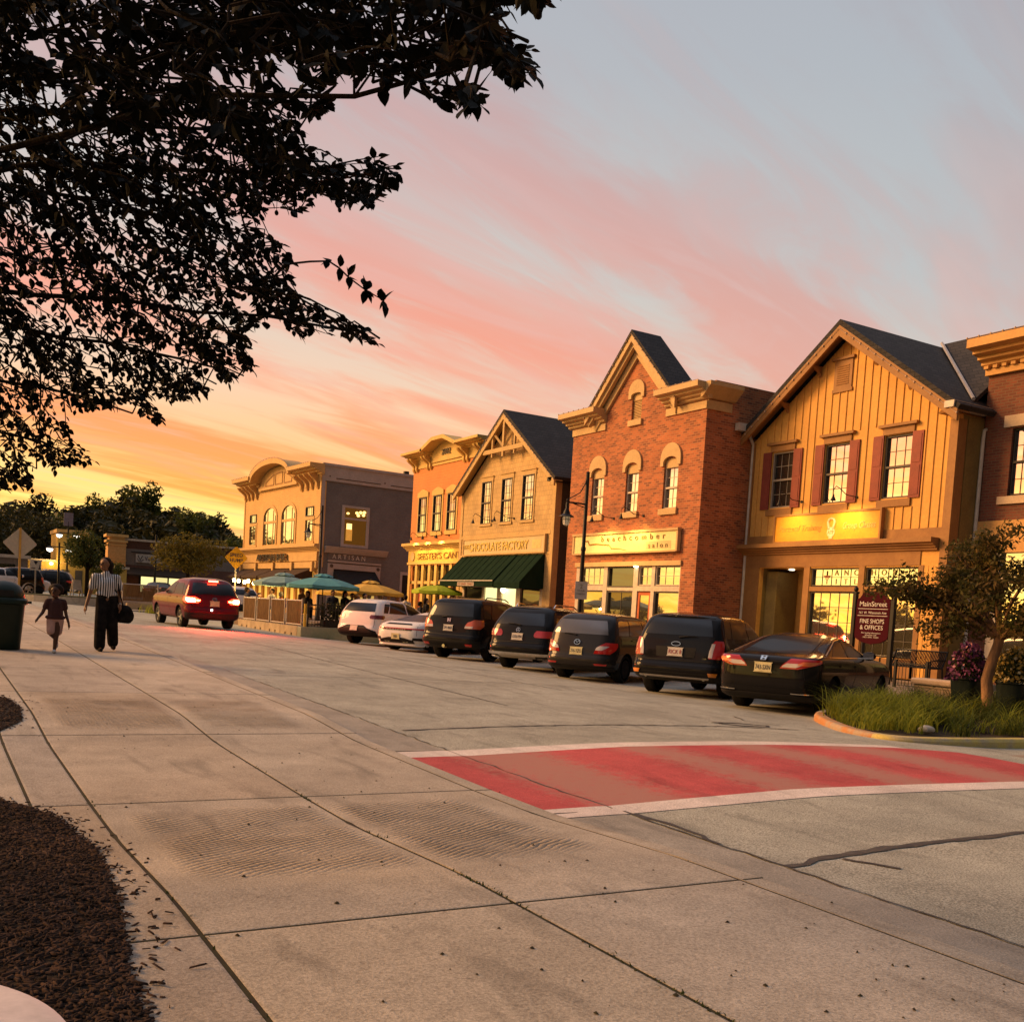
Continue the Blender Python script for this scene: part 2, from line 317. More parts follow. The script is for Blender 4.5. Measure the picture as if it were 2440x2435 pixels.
# ================================================================ ground
def asphalt(name, c1, c2, speck=.5):
    m = mat(name, c1, .85, col2=c2, scale=.45, detail=8, contrast=(.3, .7)); nt, b = nodes(m); tc = nt.nodes.new('ShaderNodeTexCoord')
    n = nt.nodes.new('ShaderNodeTexNoise'); n.inputs['Scale'].default_value = 85; n.inputs['Detail'].default_value = 3; n.inputs['Roughness'].default_value = .7
    nt.links.new(tc.outputs['Object'], n.inputs['Vector'])
    mr = nt.nodes.new('ShaderNodeMapRange'); mr.inputs['From Min'].default_value = .33; mr.inputs['From Max'].default_value = .67; mr.inputs['To Min'].default_value = 1-speck; mr.inputs['To Max'].default_value = 1+speck
    nt.links.new(n.outputs['Fac'], mr.inputs[0])
    src = b.inputs['Base Color'].links[0].from_socket
    mx = nt.nodes.new('ShaderNodeMix'); mx.data_type = 'RGBA'; mx.blend_type = 'MULTIPLY'; mx.inputs[0].default_value = 1
    nt.links.new(src, mx.inputs[6]); nt.links.new(mr.outputs[0], mx.inputs[7])
    # dark oil and patch stains with a shape of their own
    n3 = nt.nodes.new('ShaderNodeTexNoise'); n3.inputs['Scale'].default_value = 2.3; n3.inputs['Detail'].default_value = 8; n3.inputs['Distortion'].default_value = .6
    mp = nt.nodes.new('ShaderNodeMapping'); mp.inputs['Scale'].default_value = (1.6, .35, 1); nt.links.new(tc.outputs['Object'], mp.inputs[0]); nt.links.new(mp.outputs[0], n3.inputs['Vector'])
    m3 = nt.nodes.new('ShaderNodeMapRange'); m3.inputs['From Min'].default_value = .56; m3.inputs['From Max'].default_value = .74; m3.inputs['To Min'].default_value = 1; m3.inputs['To Max'].default_value = .68
    nt.links.new(n3.outputs['Fac'], m3.inputs[0])
    mx2 = nt.nodes.new('ShaderNodeMix'); mx2.data_type = 'RGBA'; mx2.blend_type = 'MULTIPLY'; mx2.inputs[0].default_value = 1
    nt.links.new(mx.outputs[2], mx2.inputs[6]); nt.links.new(m3.outputs[0], mx2.inputs[7]); nt.links.new(mx2.outputs[2], b.inputs['Base Color'])
    n4 = nt.nodes.new('ShaderNodeTexNoise'); n4.inputs['Scale'].default_value = 17; n4.inputs['Detail'].default_value = 6; n4.inputs['Roughness'].default_value = .65; nt.links.new(tc.outputs['Object'], n4.inputs['Vector'])
    m4 = nt.nodes.new('ShaderNodeMapRange'); m4.inputs['From Min'].default_value = .60; m4.inputs['From Max'].default_value = .74; m4.inputs['To Min'].default_value = 1; m4.inputs['To Max'].default_value = .62
    nt.links.new(n4.outputs['Fac'], m4.inputs[0]); n5 = nt.nodes.new('ShaderNodeTexNoise'); n5.inputs['Scale'].default_value = 1.1; n5.inputs['Detail'].default_value = 7; n5.inputs['Roughness'].default_value = .6; nt.links.new(tc.outputs['Object'], n5.inputs['Vector'])
    m5 = nt.nodes.new('ShaderNodeMapRange'); m5.inputs['From Min'].default_value = .3; m5.inputs['From Max'].default_value = .7; m5.inputs['To Min'].default_value = .82; m5.inputs['To Max'].default_value = 1.14; nt.links.new(n5.outputs['Fac'], m5.inputs[0])
    pm_ = nt.nodes.new('ShaderNodeMath'); pm_.operation = 'MULTIPLY'; nt.links.new(m4.outputs[0], pm_.inputs[0]); nt.links.new(m5.outputs[0], pm_.inputs[1])
    mx3 = nt.nodes.new('ShaderNodeMix'); mx3.data_type = 'RGBA'; mx3.blend_type = 'MULTIPLY'; mx3.inputs[0].default_value = 1
    nt.links.new(mx2.outputs[2], mx3.inputs[6]); nt.links.new(pm_.outputs[0], mx3.inputs[7]); nt.links.new(mx3.outputs[2], b.inputs['Base Color'])
    bp = nt.nodes.new('ShaderNodeBump'); bp.inputs['Strength'].default_value = .6; bp.inputs['Distance'].default_value = .008
    nt.links.new(n.outputs['Fac'], bp.inputs['Height']); nt.links.new(bp.outputs[0], b.inputs['Normal'])
    return m
M_road = asphalt('asphalt', (.40, .385, .315), (.31, .295, .24), .62)
M_gut = asphalt('gutter_concrete', (.36, .325, .27), (.28, .25, .21), .3)
M_conc = asphalt('concrete', (.50, .425, .335), (.36, .30, .23), .32)
M_kerb = asphalt('kerb_concrete', (.48, .41, .32), (.36, .305, .24), .3)
M_far = asphalt('far_concrete', (.36, .29, .22), (.28, .22, .17), .2)
# pressed diamond texture of the kerb-ramp panels
nt_, b_ = nodes(M_conc); tc_ = nt_.nodes.new('ShaderNodeTexCoord'); sp_ = nt_.nodes.new('ShaderNodeSeparateXYZ'); nt_.links.new(tc_.outputs['Object'], sp_.inputs[0])
def mt(op, a, b=None, clamp=False):
    n = nt_.nodes.new('ShaderNodeMath'); n.operation = op; n.use_clamp = clamp
    for i, x in enumerate((a, b)):
        if x is None: continue
        if isinstance(x, (int, float)): n.inputs[i].default_value = x
        else: nt_.links.new(x, n.inputs[i])
    return n.outputs[0]
nzw = nt_.nodes.new('ShaderNodeTexNoise'); nzw.inputs['Scale'].default_value = 3.5; nzw.inputs['Detail'].default_value = 3; nt_.links.new(tc_.outputs['Object'], nzw.inputs['Vector']); wob = mt('MULTIPLY', nzw.outputs['Fac'], 7.)
a1 = mt('ADD', mt('MULTIPLY', sp_.outputs[0], 40), mt('MULTIPLY', sp_.outputs[1], 60)); a2 = mt('SUBTRACT', mt('MULTIPLY', sp_.outputs[0], 40), mt('MULTIPLY', sp_.outputs[1], 60))
dia = mt('POWER', mt('ABSOLUTE', mt('MULTIPLY', mt('SINE', mt('ADD', a1, wob)), mt('SINE', mt('SUBTRACT', a2, wob)))), .6)
def band(x, lo, hi, f): return mt('MULTIPLY', mt('MULTIPLY', mt('SUBTRACT', x, lo), 1/f, True), mt('MULTIPLY', mt('SUBTRACT', hi, x), 1/f, True), True)
msk = mt('ADD', band(sp_.outputs[1], 4.75, 6.75, .25), band(sp_.outputs[1], 10.1, 12.4, .3), True)
msk = mt('MULTIPLY', msk, mt('ADD', band(sp_.outputs[0], 1.12, 2.36, .12), band(sp_.outputs[0], 2.44, 3.55, .15), True))
nz = nt_.nodes.new('ShaderNodeTexNoise'); nz.inputs['Scale'].default_value = 2.2; nz.inputs['Detail'].default_value = 5; nt_.links.new(tc_.outputs['Object'], nz.inputs['Vector'])
wr = nt_.nodes.new('ShaderNodeMapRange'); wr.inputs['From Min'].default_value = .3; wr.inputs['From Max'].default_value = .62; nt_.links.new(nz.outputs['Fac'], wr.inputs[0])
hgt = mt('MULTIPLY', mt('MULTIPLY', msk, wr.outputs[0]), dia)
bp_ = nt_.nodes.new('ShaderNodeBump'); bp_.inputs['Strength'].default_value = 1; bp_.inputs['Distance'].default_value = .024
nt_.links.new(hgt, bp_.inputs['Height']); nt_.links.new(b_.inputs['Normal'].links[0].from_socket, bp_.inputs['Normal']); nt_.links.new(bp_.outputs[0], b_.inputs['Normal'])
src = b_.inputs['Base Color'].links[0].from_socket
dk = nt_.nodes.new('ShaderNodeMix'); dk.data_type = 'RGBA'; dk.blend_type = 'MULTIPLY'; nt_.links.new(mt('MULTIPLY', msk, .30), dk.inputs[0]); nt_.links.new(src, dk.inputs[6]); dk.inputs[7].default_value = (.45, .42, .4, 1)
nt_.links.new(dk.outputs[2], b_.inputs['Base Color'])

M_joint = mat('joint_dirt', (.035, .028, .02), .95, col2=(.05, .045, .02))
M_soil = mat('soil', (.06, .045, .03), .95, col2=(.03, .022, .015), scale=3, bump=.6)
M_terrain = mat('verge_grass', (.055, .06, .025), .95, col2=(.035, .04, .018), scale=.6, bump=.5)

def terr(t, s):
    z = np.where(t < 4, zn(s), zf(s))-.35
    far = np.clip((np.hypot(t-10, s)-95)/130, 0, 1)
    return t, s, z+far*far*0
g = struct(grid(lambda u, v: terr(u, v), np.concatenate([arr(-1500, -60, 12), arr(-40, 60, 51), arr(80, 1500, 12)]), np.concatenate([arr(-600, -30, 8), arr(-20, 130, 76), arr(150, 2600, 14)]), 'ground', M_terrain))
struct(grid(lambda t, s: (t, s, zroad(t, s)), arr(4.6, 18, 90), np.concatenate([arr(-8, 14, 111), arr(14.5, 64, 67)]), 'road', M_road))
struct(grid(lambda t, s: (t, s, zroad(t, s)), arr(-14, 30, 45), arr(64, 112, 49), 'cross_street', M_road))
struct(grid(lambda t, s: (t, s, zroad(t, s)+.0045), arr(3.98, 4.6, 4), np.concatenate([arr(-8, 14, 89), arr(14.5, 64, 67)]), 'gutter', M_gut))
# kerb : profile with rounded lip, swept along the street
kp = [(3.795, -.25), (3.795, 0), (3.93, 0), (3.965, -.012), (3.985, -.045), (4.0, -.3)]
def kerbfn(u, s):
    tt = np.interp(u, range(len(kp)), [p[0] for p in kp]); dz = np.interp(u, range(len(kp)), [p[1] for p in kp])
    return tt, s, zsw(3.9, s)+dz-.0035
struct(grid(kerbfn, np.arange(len(kp)), np.concatenate([arr(-8, 14, 89), arr(14.5, 64, 67)]), 'kerb', M_kerb, smooth=False))
# kerb joints
jm = MB()
for s in [.95, 3.98, 7.0, 9.92, 12.95, 16, 19, 22]: jm.box(3.80, 3.94, s-.005, s+.005, zsw(3.9, s)-.2, zsw(3.9, s)-.001)
for s in [1.9, 6.25, 9.15]: jm.box(3.99, 4.62, s-.008, s+.008, zroad(4.3, s)-.05, zroad(4.3, s)+.0085)
struct(jm.build('kerb_joint', M_joint))
# sidewalk slabs, with open joints over dirt
rows = [-4, -2.1, .95, 3.98, 7.0, 9.92, 12.95, 16, 19.05, 22.1, 25.1, 28.2, 31.2, 34.3, 37.3, 40.4, 46, 52, 58, 64]
sw = MB()
def slab(t0, t1, s0, s1):
    gp = .011; nt0 = 7; ns = max(4, int((s1-s0)/.3)+1)
    ts = list(arr(t0+gp, t1-gp, nt0)); ss = list(arr(s0+gp, s1-gp, ns)); ts = [ts[0], ts[0]+.012]+ts[1:-1]+[ts[-1]-.012, ts[-1]]; ss = [ss[0], ss[0]+.012]+ss[1:-1]+[ss[-1]-.012, ss[-1]]
    v = []; f = []; a = len(ts); b = len(ss)
    for i, t in enumerate(ts):
        for j, s in enumerate(ss): v.append((t, s, float(zsw(t, s))-(.002 if i in (0, a-1) or j in (0, b-1) else 0)))
    for i in range(a-1):
        for j in range(b-1): f.append((i*b+j, (i+1)*b+j, (i+1)*b+j+1, i*b+j+1))
    ring = [i*b for i in range(a)]+[(a-1)*b+j for j in range(1, b)]+[i*b+b-1 for i in range(a-2, -1, -1)]+[j for j in range(b-2, 0, -1)]
    o = len(v); v += [(v[i][0], v[i][1], v[i][2]-.09) for i in ring]; n = len(ring)
    f += [(ring[k], o+k, o+(k+1) % n, ring[(k+1) % n]) for k in range(n)]
    sw.add(v, f, random.randrange(4))
for a, b in zip(rows[:-1], rows[1:]):
    for t0, t1 in ((.98, 2.40), (2.40, 3.792)): slab(t0, t1-(.012 if t1 > 3 else 0), a, b)
    slab(.63, .98, a, b)
    if a in (7.0,) or a > 12: slab(-2.0, .63, a, b)
def tone(k, tint):
    m = M_conc.copy(); m.name = 'concrete_tone'
    for n in m.node_tree.nodes:
        if n.type == 'VALTORGB':
            for e in n.color_ramp.elements: e.color = (e.color[0]*k*tint[0], e.color[1]*k*tint[1], e.color[2]*k*tint[2], 1)
    return m
struct(sw.build('sidewalk', [M_conc, tone(.90, (1, 1, 1.03)), tone(1.07, (1, .99, .96)), tone(.96, (1.02, .98, .94))], recalc=False))
struct(grid(lambda t, s: (t, s, zsw(t, s)-.0045), arr(-2, 3.79, 8), arr(-4, 64, 140), 'joint_bed', M_joint))
# weeds in the joints
wd = []; 
for _ in range(260):
    s0 = random.choice([2.6, 3.1, 3.95, 4.3, 4.45, 6.9, 6.95, 5.6, 8.2])+random.gauss(0, .12); t0 = (2.40 if random.random() < .8 else .98)+random.gauss(0, .012)
    wd.append((t0, s0))
def blades(pts, hmin, hmax, wid, lean, name, m, parent=None, zfun=None, seg=3):
    V = []; Fq = []; 
    for pt in pts:
        t, s = pt[:2]; z = zfun(t, s); h = random.uniform(hmin, hmax)*(pt[2] if len(pt) > 2 else 1); a = random.uniform(0, 2*math.pi); l = lean*random.uniform(.3, 1.2)*h; wv = wid*random.uniform(.6, 1.2)
        dx, dy = math.cos(a), math.sin(a); o = len(V)
        for k in range(seg+1):
            q = k/seg; ww = wv*(1-q**1.6)*.5+.0006; zz_ = z+h*(q-.45*q*q*lean*.8); xx = t+dx*l*q*q; yy = s+dy*l*q*q
            V += [(xx-dy*ww, yy+dx*ww, zz_), (xx+dy*ww, yy-dx*ww, zz_)]
        for k in range(seg): Fq.append((o+2*k, o+2*k+1, o+2*k+3, o+2*k+2))
    return link_mesh(name, raw_mesh(name, V, np.array(Fq), m), parent)
def leafmat(name, c, c2, rough=.55, trans=.25, scale=3):
    m = mat(name, c, rough, col2=c2, scale=scale, detail=2, contrast=(.4, .6), spec=.08); nt, b = nodes(m)
    if trans:
        t = nt.nodes.new('ShaderNodeBsdfTranslucent'); t.inputs[0].default_value = (*[min(1, x*1.6) for x in c], 1); mx = nt.nodes.new('ShaderNodeMixShader'); mx.inputs[0].default_value = trans
        nt.links.new(b.outputs[0], mx.inputs[1]); nt.links.new(t.outputs[0], mx.inputs[2]); nt.links.new(mx.outputs[0], nt.nodes['Material Output'].inputs[0])
    return m
M_weed = leafmat('weed', (.06, .08, .02), (.04, .05, .02))
tag(blades(wd, .01, .035, .012, .8, 'joint_weeds', M_weed, zfun=lambda t, s: float(zsw(t, s))-.012), 'small green weeds growing in the sidewalk joints', 'weeds', kind='stuff')

# painted raised crosswalk
def drape(name, t0, t1, sA, sB, m, off=.004, n=(20, 8)):
    def fn(t, q):
        s = sA(t)*(1-q)+sB(t)*q; return t, s, np.where(t < 4.62, zroad(t, s)+.0045, zroad(t, s))+off
    return grid(fn, arr(t0, t1, n[0]), arr(0, 1, n[1]), name, m)
def paintmat(name, c, under, wear, c2=None, edge=None):
    m = asphalt(name, c, c2 or tuple(x*.8 for x in c), .3); nt, b = nodes(m); tc = nt.nodes.new('ShaderNodeTexCoord')
    n = nt.nodes.new('ShaderNodeTexNoise'); n.inputs['Scale'].default_value = 9; n.inputs['Detail'].default_value = 12; n.inputs['Roughness'].default_value = .88; nt.links.new(tc.outputs['Object'], n.inputs['Vector'])
    v = n.outputs['Fac']
    r = nt.nodes.new('ShaderNodeMapRange'); r.inputs['From Min'].default_value = wear; r.inputs['From Max'].default_value = wear+(.16 if edge else .08)
    if edge:
        sp = nt.nodes.new('ShaderNodeSeparateXYZ'); nt.links.new(tc.outputs['Object'], sp.inputs[0]); cr = nt.nodes.new('ShaderNodeValToRGB'); els = edge
        mr = nt.nodes.new('ShaderNodeMapRange'); mr.inputs['From Min'].default_value = 3.9; mr.inputs['From Max'].default_value = 11.4; nt.links.new(sp.outputs[0], mr.inputs[0])
        while len(cr.color_ramp.elements) < len(els): cr.color_ramp.elements.new(.5)
        for e, (p, q) in zip(cr.color_ramp.elements, els): e.position = (p-3.9)/7.5; e.color = (q, q, q, 1)
        nt.links.new(mr.outputs[0], cr.inputs[0]); a = nt.nodes.new('ShaderNodeMath'); nt.links.new(v, a.inputs[0]); nt.links.new(cr.outputs[0], a.inputs[1]); v = a.outputs[0]
    nt.links.new(v, r.inputs[0])
    src = b.inputs['Base Color'].links[0].from_socket; mx = nt.nodes.new('ShaderNodeMix'); mx.data_type = 'RGBA'
    nt.links.new(r.outputs[0], mx.inputs[0]); nt.links.new(src, mx.inputs[6]); mx.inputs[7].default_value = (*under, 1); nt.links.new(mx.outputs[2], b.inputs['Base Color']); return m
ed = []
for lo, hi in ((3.5, 4.45), (5.55, 6.3), (7.1, 7.8), (8.62, 9.2), (10.15, 11.2)):
    ed += [(lo-.36, .34), (lo+.2, .08), (hi-.18, .08), (hi+.38, .34)]
ed = [e for e in ed if 3.9 <= e[0] <= 11.4]
M_red = paintmat('red_crossing_paint', (.50, .088, .085), (.38, .17, .135), .64, (.42, .07, .07), ed)
M_wht = paintmat('white_line_paint', (.70, .60, .54), (.40, .34, .28), .60, (.62, .52, .46))
near = lambda t: 6.40-.03*np.clip(t-7, 0, 4)+0*t; far = lambda t: 8.80-.10*np.clip(t-8.3, 0, 3)**1.6+0*t
struct(drape('red_crosswalk', 4.0, 11.3, near, far, M_red, .004, (80, 16)))
struct(drape('white_crosswalk_line', 4.0, 11.6, lambda t: near(t)-.30, near, M_wht, .0045, (60, 4)))
struct(drape('white_crosswalk_line', 4.0, 10.6, far, lambda t: far(t)+.33-.05*np.clip(t-9, 0, 2), M_wht, .0045, (60, 4)))
# crack sealant and patches
M_seal = mat('tar_sealant', (.05, .042, .038), .6, col2=(.075, .065, .055), scale=9)
def ribbon(mb, pts, wd, off=.006, jit=.012):
    P = []; 
    for (a, b) in zip(pts[:-1], pts[1:]):
        n = max(2, int(math.dist(a, b)/.12))
        for k in range(n): P.append((a[0]+(b[0]-a[0])*k/n, a[1]+(b[1]-a[1])*k/n))
    P.append(pts[-1]); v = []; f = []
    for i, (t, s) in enumerate(P):
        d = Vector((P[min(i+1, len(P)-1)][0]-P[max(i-1, 0)][0], P[min(i+1, len(P)-1)][1]-P[max(i-1, 0)][1])).normalized(); w_ = wd*random.uniform(.55, 1.15)
        t += random.gauss(0, jit); s += random.gauss(0, jit)
        for q in (-1, 1):
            a, b = t-d.y*w_*q/2, s+d.x*w_*q/2; v.append((a, b, float(zroad(a, b))+off+(.0045 if a < 4.62 else 0)))
    for i in range(len(P)-1): f.append((2*i, 2*i+1, 2*i+3, 2*i+2))
    mb.add(v, f)
sl = MB()
ribbon(sl, [(4.66, 4.5), (5.25, 4.6), (6.0, 4.66), (7.3, 4.69), (9.5, 4.6)], .085)
ribbon(sl, [(5.16, 4.52), (5.24, 4.36), (5.3, 4.2)], .06)
ribbon(sl, [(4.75, 10.55), (6.3, 10.8), (7.9, 10.95), (10.1, 10.86), (11, 10.6)], .05)
ribbon(sl, [(10.0, 11.25), (10.25, 11.0), (10.65, 10.9), (10.8, 11.05), (10.4, 11.3), (10.0, 11.3)], .09)
ribbon(sl, [(11.2, 12.2), (10.9, 11.6), (11.1, 11.1)], .03)
ribbon(sl, [(4.63, 2.0), (4.62, 4.5), (4.64, 6.2)], .03); ribbon(sl, [(4.63, 6.3), (4.62, 9.3), (4.63, 12), (4.62, 18)], .022)
ribbon(sl, [(4.64, 5.1), (4.7, 5.6), (4.67, 6.1)], .05)
for a in [(5, 17, 12, 17.3), (6.5, 21, 12.6, 21.2), (7.5, 13, 7.7, 30), (5, 26, 13, 26.4), (10.3, 30, 10.4, 16), (5, 36.5, 12, 36.8), (4.7, 33, 10, 33.2)]: ribbon(sl, [(a[0], a[1]), (a[2], a[3])], .03)
struct(sl.build('crack_sealant', M_seal, recalc=False))
# faded stall lines
st = MB(); 
for s0 in (13.2, 16.0, 19.1, 22.4, 25.8, 29.4, 33, 36): ribbon(st, [(13.0, s0-.25), (17.8, s0+2.45)], .09, .004, .0)
M_stall = paintmat('stall_line_paint', (.5, .42, .34), (.30, .25, .19), .5); struct(st.build('parking_stall_line', M_stall, recalc=False))

# far kerb and pavement
fk = [(17.85, -.3), (17.87, -.012), (17.9, 0), (18.06, 0)]
struct(grid(lambda u, s: (np.interp(u, range(4), [p[0] for p in fk]), s, zf(s)+.13+np.interp(u, range(4), [p[1] for p in fk])), np.arange(4), arr(11, 64, 60), 'far_kerb', M_kerb, smooth=False))
struct(grid(lambda t, s: (t, s, zfar(t, s)), arr(18.05, 40, 60), arr(8, 64, 60), 'far_sidewalk', M_far))
struct(grid(lambda t, s: (t, s, zf(s)+.05+0*t), arr(11, 40, 20), arr(-8, 8.2, 20), 'side_pavement', M_far))

# ---------------------------------------------------------------- mulch beds on the left
M_mul = mat('mulch_bed', (.030, .020, .014), .95, col2=(.014, .01, .008), scale=25, bump=1, bscale=50)
def mb_edge(s): return np.interp(s, [0, 3, 3.7, 4.5, 5.7, 6.7, 7.25], [.62, .62, .66, .76, .84, .74, .45])
def mul1(u, v):
    s = -1+8.3*v; e = mb_edge(s); t = -2.2+(e+2.2)*u
    return t, s, zsw(t, s)+.006+.022*np.sin(np.clip((1-u)*3, 0, 1.57))*np.clip((7.3-s)*2, 0, 1)
def mul2(u, v):
    s = 10.0+2.7*v; e = np.interp(s, [10, 10.6, 11.5, 12.2, 12.7], [.6, .86, .9, .85, .6]); t = -2.2+(e+2.2)*u
    return t, s, zsw(t, s)+.006+.02*np.sin(np.clip((1-u)*3, 0, 1.57))
M_chip = mat('wood_chip', (.07, .043, .033), .95, spec=.1, col2=(.012, .008, .006), scale=9, detail=2, contrast=(.35, .75))
def chips(fn, n, name, umin, bed_label, loose=()):
    base = grid(fn, arr(0, 1, 40), arr(0, 1, 50), name, M_mul)
    V = []; Fq = []
    P = []
    for _ in range(n):
        u = 1-(1-umin)*random.random()**1.2; v = random.random(); t, s, z = fn(np.array(u), np.array(v)); P.append((float(t)+random.gauss(0, .015), float(s), float(z)))
    for (t, s) in loose: P.append((t, s, float(zsw(t, s))))
    for (t, s, z) in P:
        l = random.uniform(.005, .022)*(1.8 if random.random() < .15 else 1); w_ = random.uniform(.002, .007); h = random.uniform(.001, .004); a = random.uniform(-1.6, 1.6); pz = random.gauss(0, .15)
        c, sn = math.cos(a), math.sin(a); o = len(V); zz_ = z+h+random.random()*.008
        for x, y, q in ((-l, -w_, -h), (l, -w_*.6, -h), (l, w_*.6, -h), (-l, w_, -h), (-l*.9, -w_*.8, h), (l*.8, -w_*.5, h), (l*.8, w_*.5, h), (-l*.9, w_*.8, h)):
            V.append((t+x*c-y*sn, s+x*sn+y*c, zz_+q+x*pz))
        Fq += [tuple(o+i for i in q) for q in ((4, 5, 6, 7), (0, 1, 5, 4), (1, 2, 6, 5), (2, 3, 7, 6), (3, 0, 4, 7))]
    b = base; me2 = raw_mesh(name+'_chips', V, np.array(Fq), M_chip)
    bm = bmesh.new(); bm.from_mesh(base.data); k = len(bm.faces); bm.from_mesh(me2); bm.faces.ensure_lookup_table()
    for f in bm.faces[k:]: f.material_index = 1
    bm.to_mesh(base.data); bm.free(); base.data.materials.append(M_chip)
    tag(base, bed_label, 'mulch', kind='stuff')
loose = [(float(mb_edge(q))+abs(random.gauss(0, .09)), q) for q in [random.uniform(3, 7.3) for _ in range(150)]]
chips(mul1, 21000, 'mulch', .74, 'dark shredded wood mulch along the left edge of the near sidewalk', loose)
chips(mul2, 2500, 'mulch', .72, 'farther patch of dark mulch beside the sidewalk', [(random.uniform(.7, 1.1), random.uniform(10, 12.7)) for _ in range(40)])
# scattered debris and stains on the slabs
V = []; Fq = []
for _ in range(170):
    t, s = random.uniform(.8, 4.4), 2.3+11*random.random()**1.5; z = (float(zsw(t, s)) if t < 3.8 else float(zsw(3.9, s)))+.003; r = random.uniform(.004, .013); o = len(V)
    if t > 3.98: continue
    el_ = random.uniform(.4, 1); a = random.random()*6
    for k in range(6):
        x, y = r*math.cos(k*1.047), r*el_*math.sin(k*1.047); V.append((t+x*math.cos(a)-y*math.sin(a), s+x*math.sin(a)+y*math.cos(a), z))
    V.append((t, s, z+r*.7))
    Fq += [(o+k, o+(k+1) % 6, o+6) for k in range(6)]
tag(link_mesh('leaf_litter', raw_mesh('leaf_litter', V, np.array(Fq), M_joint)), 'tiny dark crumbs and dry leaf bits scattered on the sidewalk', 'litter', kind='stuff')
# ================================================================ buildings
M_glass = glassmat('window_glass', mirror=.66, wav=.08)
M_glass2 = glassmat('shop_glass', (.05, .04, .02), mirror=.36, wav=.05)
M_gdark = glassmat('dark_glass', mirror=.10)
M_roof = brickmat('roof_shingle', (.036, .031, .029), (.016, .014, .014), (.007, .006, .006), .3, .14, .012, .9, .4)
M_black = mat('black_metal', (.012, .011, .011), .45, col2=(.02, .018, .016))
M_white = mat('white_gutter', (.62, .56, .48), .4)
M_lit = emat('lit_interior', (1, .72, .22), 1.1, (.5, .35, .1))
M_litw = emat('lit_shop_interior', (1, .93, .42), 1.0, (.5, .45, .3))
M_bulb = emat('glowing_bulb', (1, .72, .25), 30, (.9, .8, .5))
M_int = mat('dim_interior', (.05, .035, .02), .8)
def B(name, T, s_, fl, label, rot=0, cat='building'):
    return empty(name, (T, s_, fl), R_(-90+rot), label, cat)
def wall(p, outer, holes, D, mats, name='wall', niche=None, y0=0., split=True):
    """front skin with reveals round the holes, and the solid of the house behind it"""
    mb = MB(); polys = [[Vector((x, z, 0)) for x, z in outer]]+[[Vector((x, z, 0)) for x, z in h] for h in holes]
    flat = [v for q in polys for v in q]; tr = tessellate_polygon(polys)
    mb.add([(v.x, y0, v.y) for v in flat], [tuple(t) for t in tr])
    hs = holes+([niche['poly']] if niche else [])
    for h in holes:
        n = len(h); d = .16
        mb.add([(x, y0, z) for x, z in h]+[(x, y0+d, z) for x, z in h], [(i, (i+1) % n, n+(i+1) % n, n+i) for i in range(n)])
    if niche:
        x0, x1, z1, d = niche['box']; zt = max(z for x, z in outer); xs = [x for x, z in outer]; W0, W1 = min(xs), max(xs)
        up_ = [(x, z) for x, z in outer if z > z1+.01]
        mb.prism([(W0, 0), (x0, 0), (x0, z1), (W0, z1)], y0+.16, d, 'y'); mb.prism([(x1, 0), (W1, 0), (W1, z1), (x1, z1)], y0+.16, d, 'y')
        mb.prism([(W0, z1), (W1, z1)]+up_, y0+.16, d, 'y'); mb.prism(outer, d, D, 'y')
    else: mb.prism(outer, y0+.16, D, 'y')
    n = len(outer); mb.add([(x, y0, z) for x, z in outer]+[(x, y0+.16, z) for x, z in outer], [(i, (i+1) % n, n+(i+1) % n, n+i) for i in range(n)])
    o = mb.build(name, mats, p, recalc=True)
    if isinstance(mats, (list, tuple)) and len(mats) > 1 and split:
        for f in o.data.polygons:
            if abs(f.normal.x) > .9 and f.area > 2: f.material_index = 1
    return o
def rect(x0, x1, z0, z1): return [(x0, z0), (x1, z0), (x1, z1), (x0, z1)]
def arch(x0, x1, z0, zs, zt, n=10):
    c = (x0+x1)/2; a = (x1-x0)/2
    return [(x0, z0), (x1, z0), (x1, zs)]+[(c+a*math.cos(math.pi*k/n), zs+(zt-zs)*math.sin(math.pi*k/n)) for k in range(1, n)]+[(x0, zs)]
def win(p, x0, x1, z0, z1, cols, rows, mf, mp=None, sash=.05, casing=None, mid=True, y=.07, name='window', top=None, mb=None, bar=.018):
    """sash frame with glazing bars (part) and its glass (sub-part)"""
    m = MB()
    if casing:
        c = casing; m.box(x0-c, x0, -.03, .1, z0, z1); m.box(x1, x1+c, -.03, .1, z0, z1); m.box(x0-c, x1+c, -.032, .1, z1, z1+c*1.1); m.box(x0-c*1.3, x1+c*1.3, -.06, .1, z0-c*.8, z0)
    m.box(x0, x0+sash, y-.03, y+.05, z0, z1); m.box(x1-sash, x1, y-.03, y+.05, z0, z1); m.box(x0+sash, x1-sash, y-.03, y+.05, z0, z0+sash); m.box(x0+sash, x1-sash, y-.03, y+.05, z1-sash, z1)
    if mid: zc = (z0+z1)/2; m.box(x0+sash, x1-sash, y-.032, y+.05, zc-.03, zc+.03)
    for k in range(1, cols): q = x0+(x1-x0)*k/cols; m.box(q-bar/2, q+bar/2, y+.032, y+.05, z0+sash, z1-sash)
    for k in range(1, rows):
        q = z0+(z1-z0)*k/rows
        if mid and abs(q-(z0+z1)/2) < .05: continue
        m.box(x0+sash, x1-sash, y+.034, y+.05, q-bar/2, q+bar/2)
    f = m.build(name, mf, p)
    g = MB().box(x0, x1, y+.045, y+.06, z0, z1).build('pane', mp or M_glass, f); g.location = (0, 0, 0)
    return f
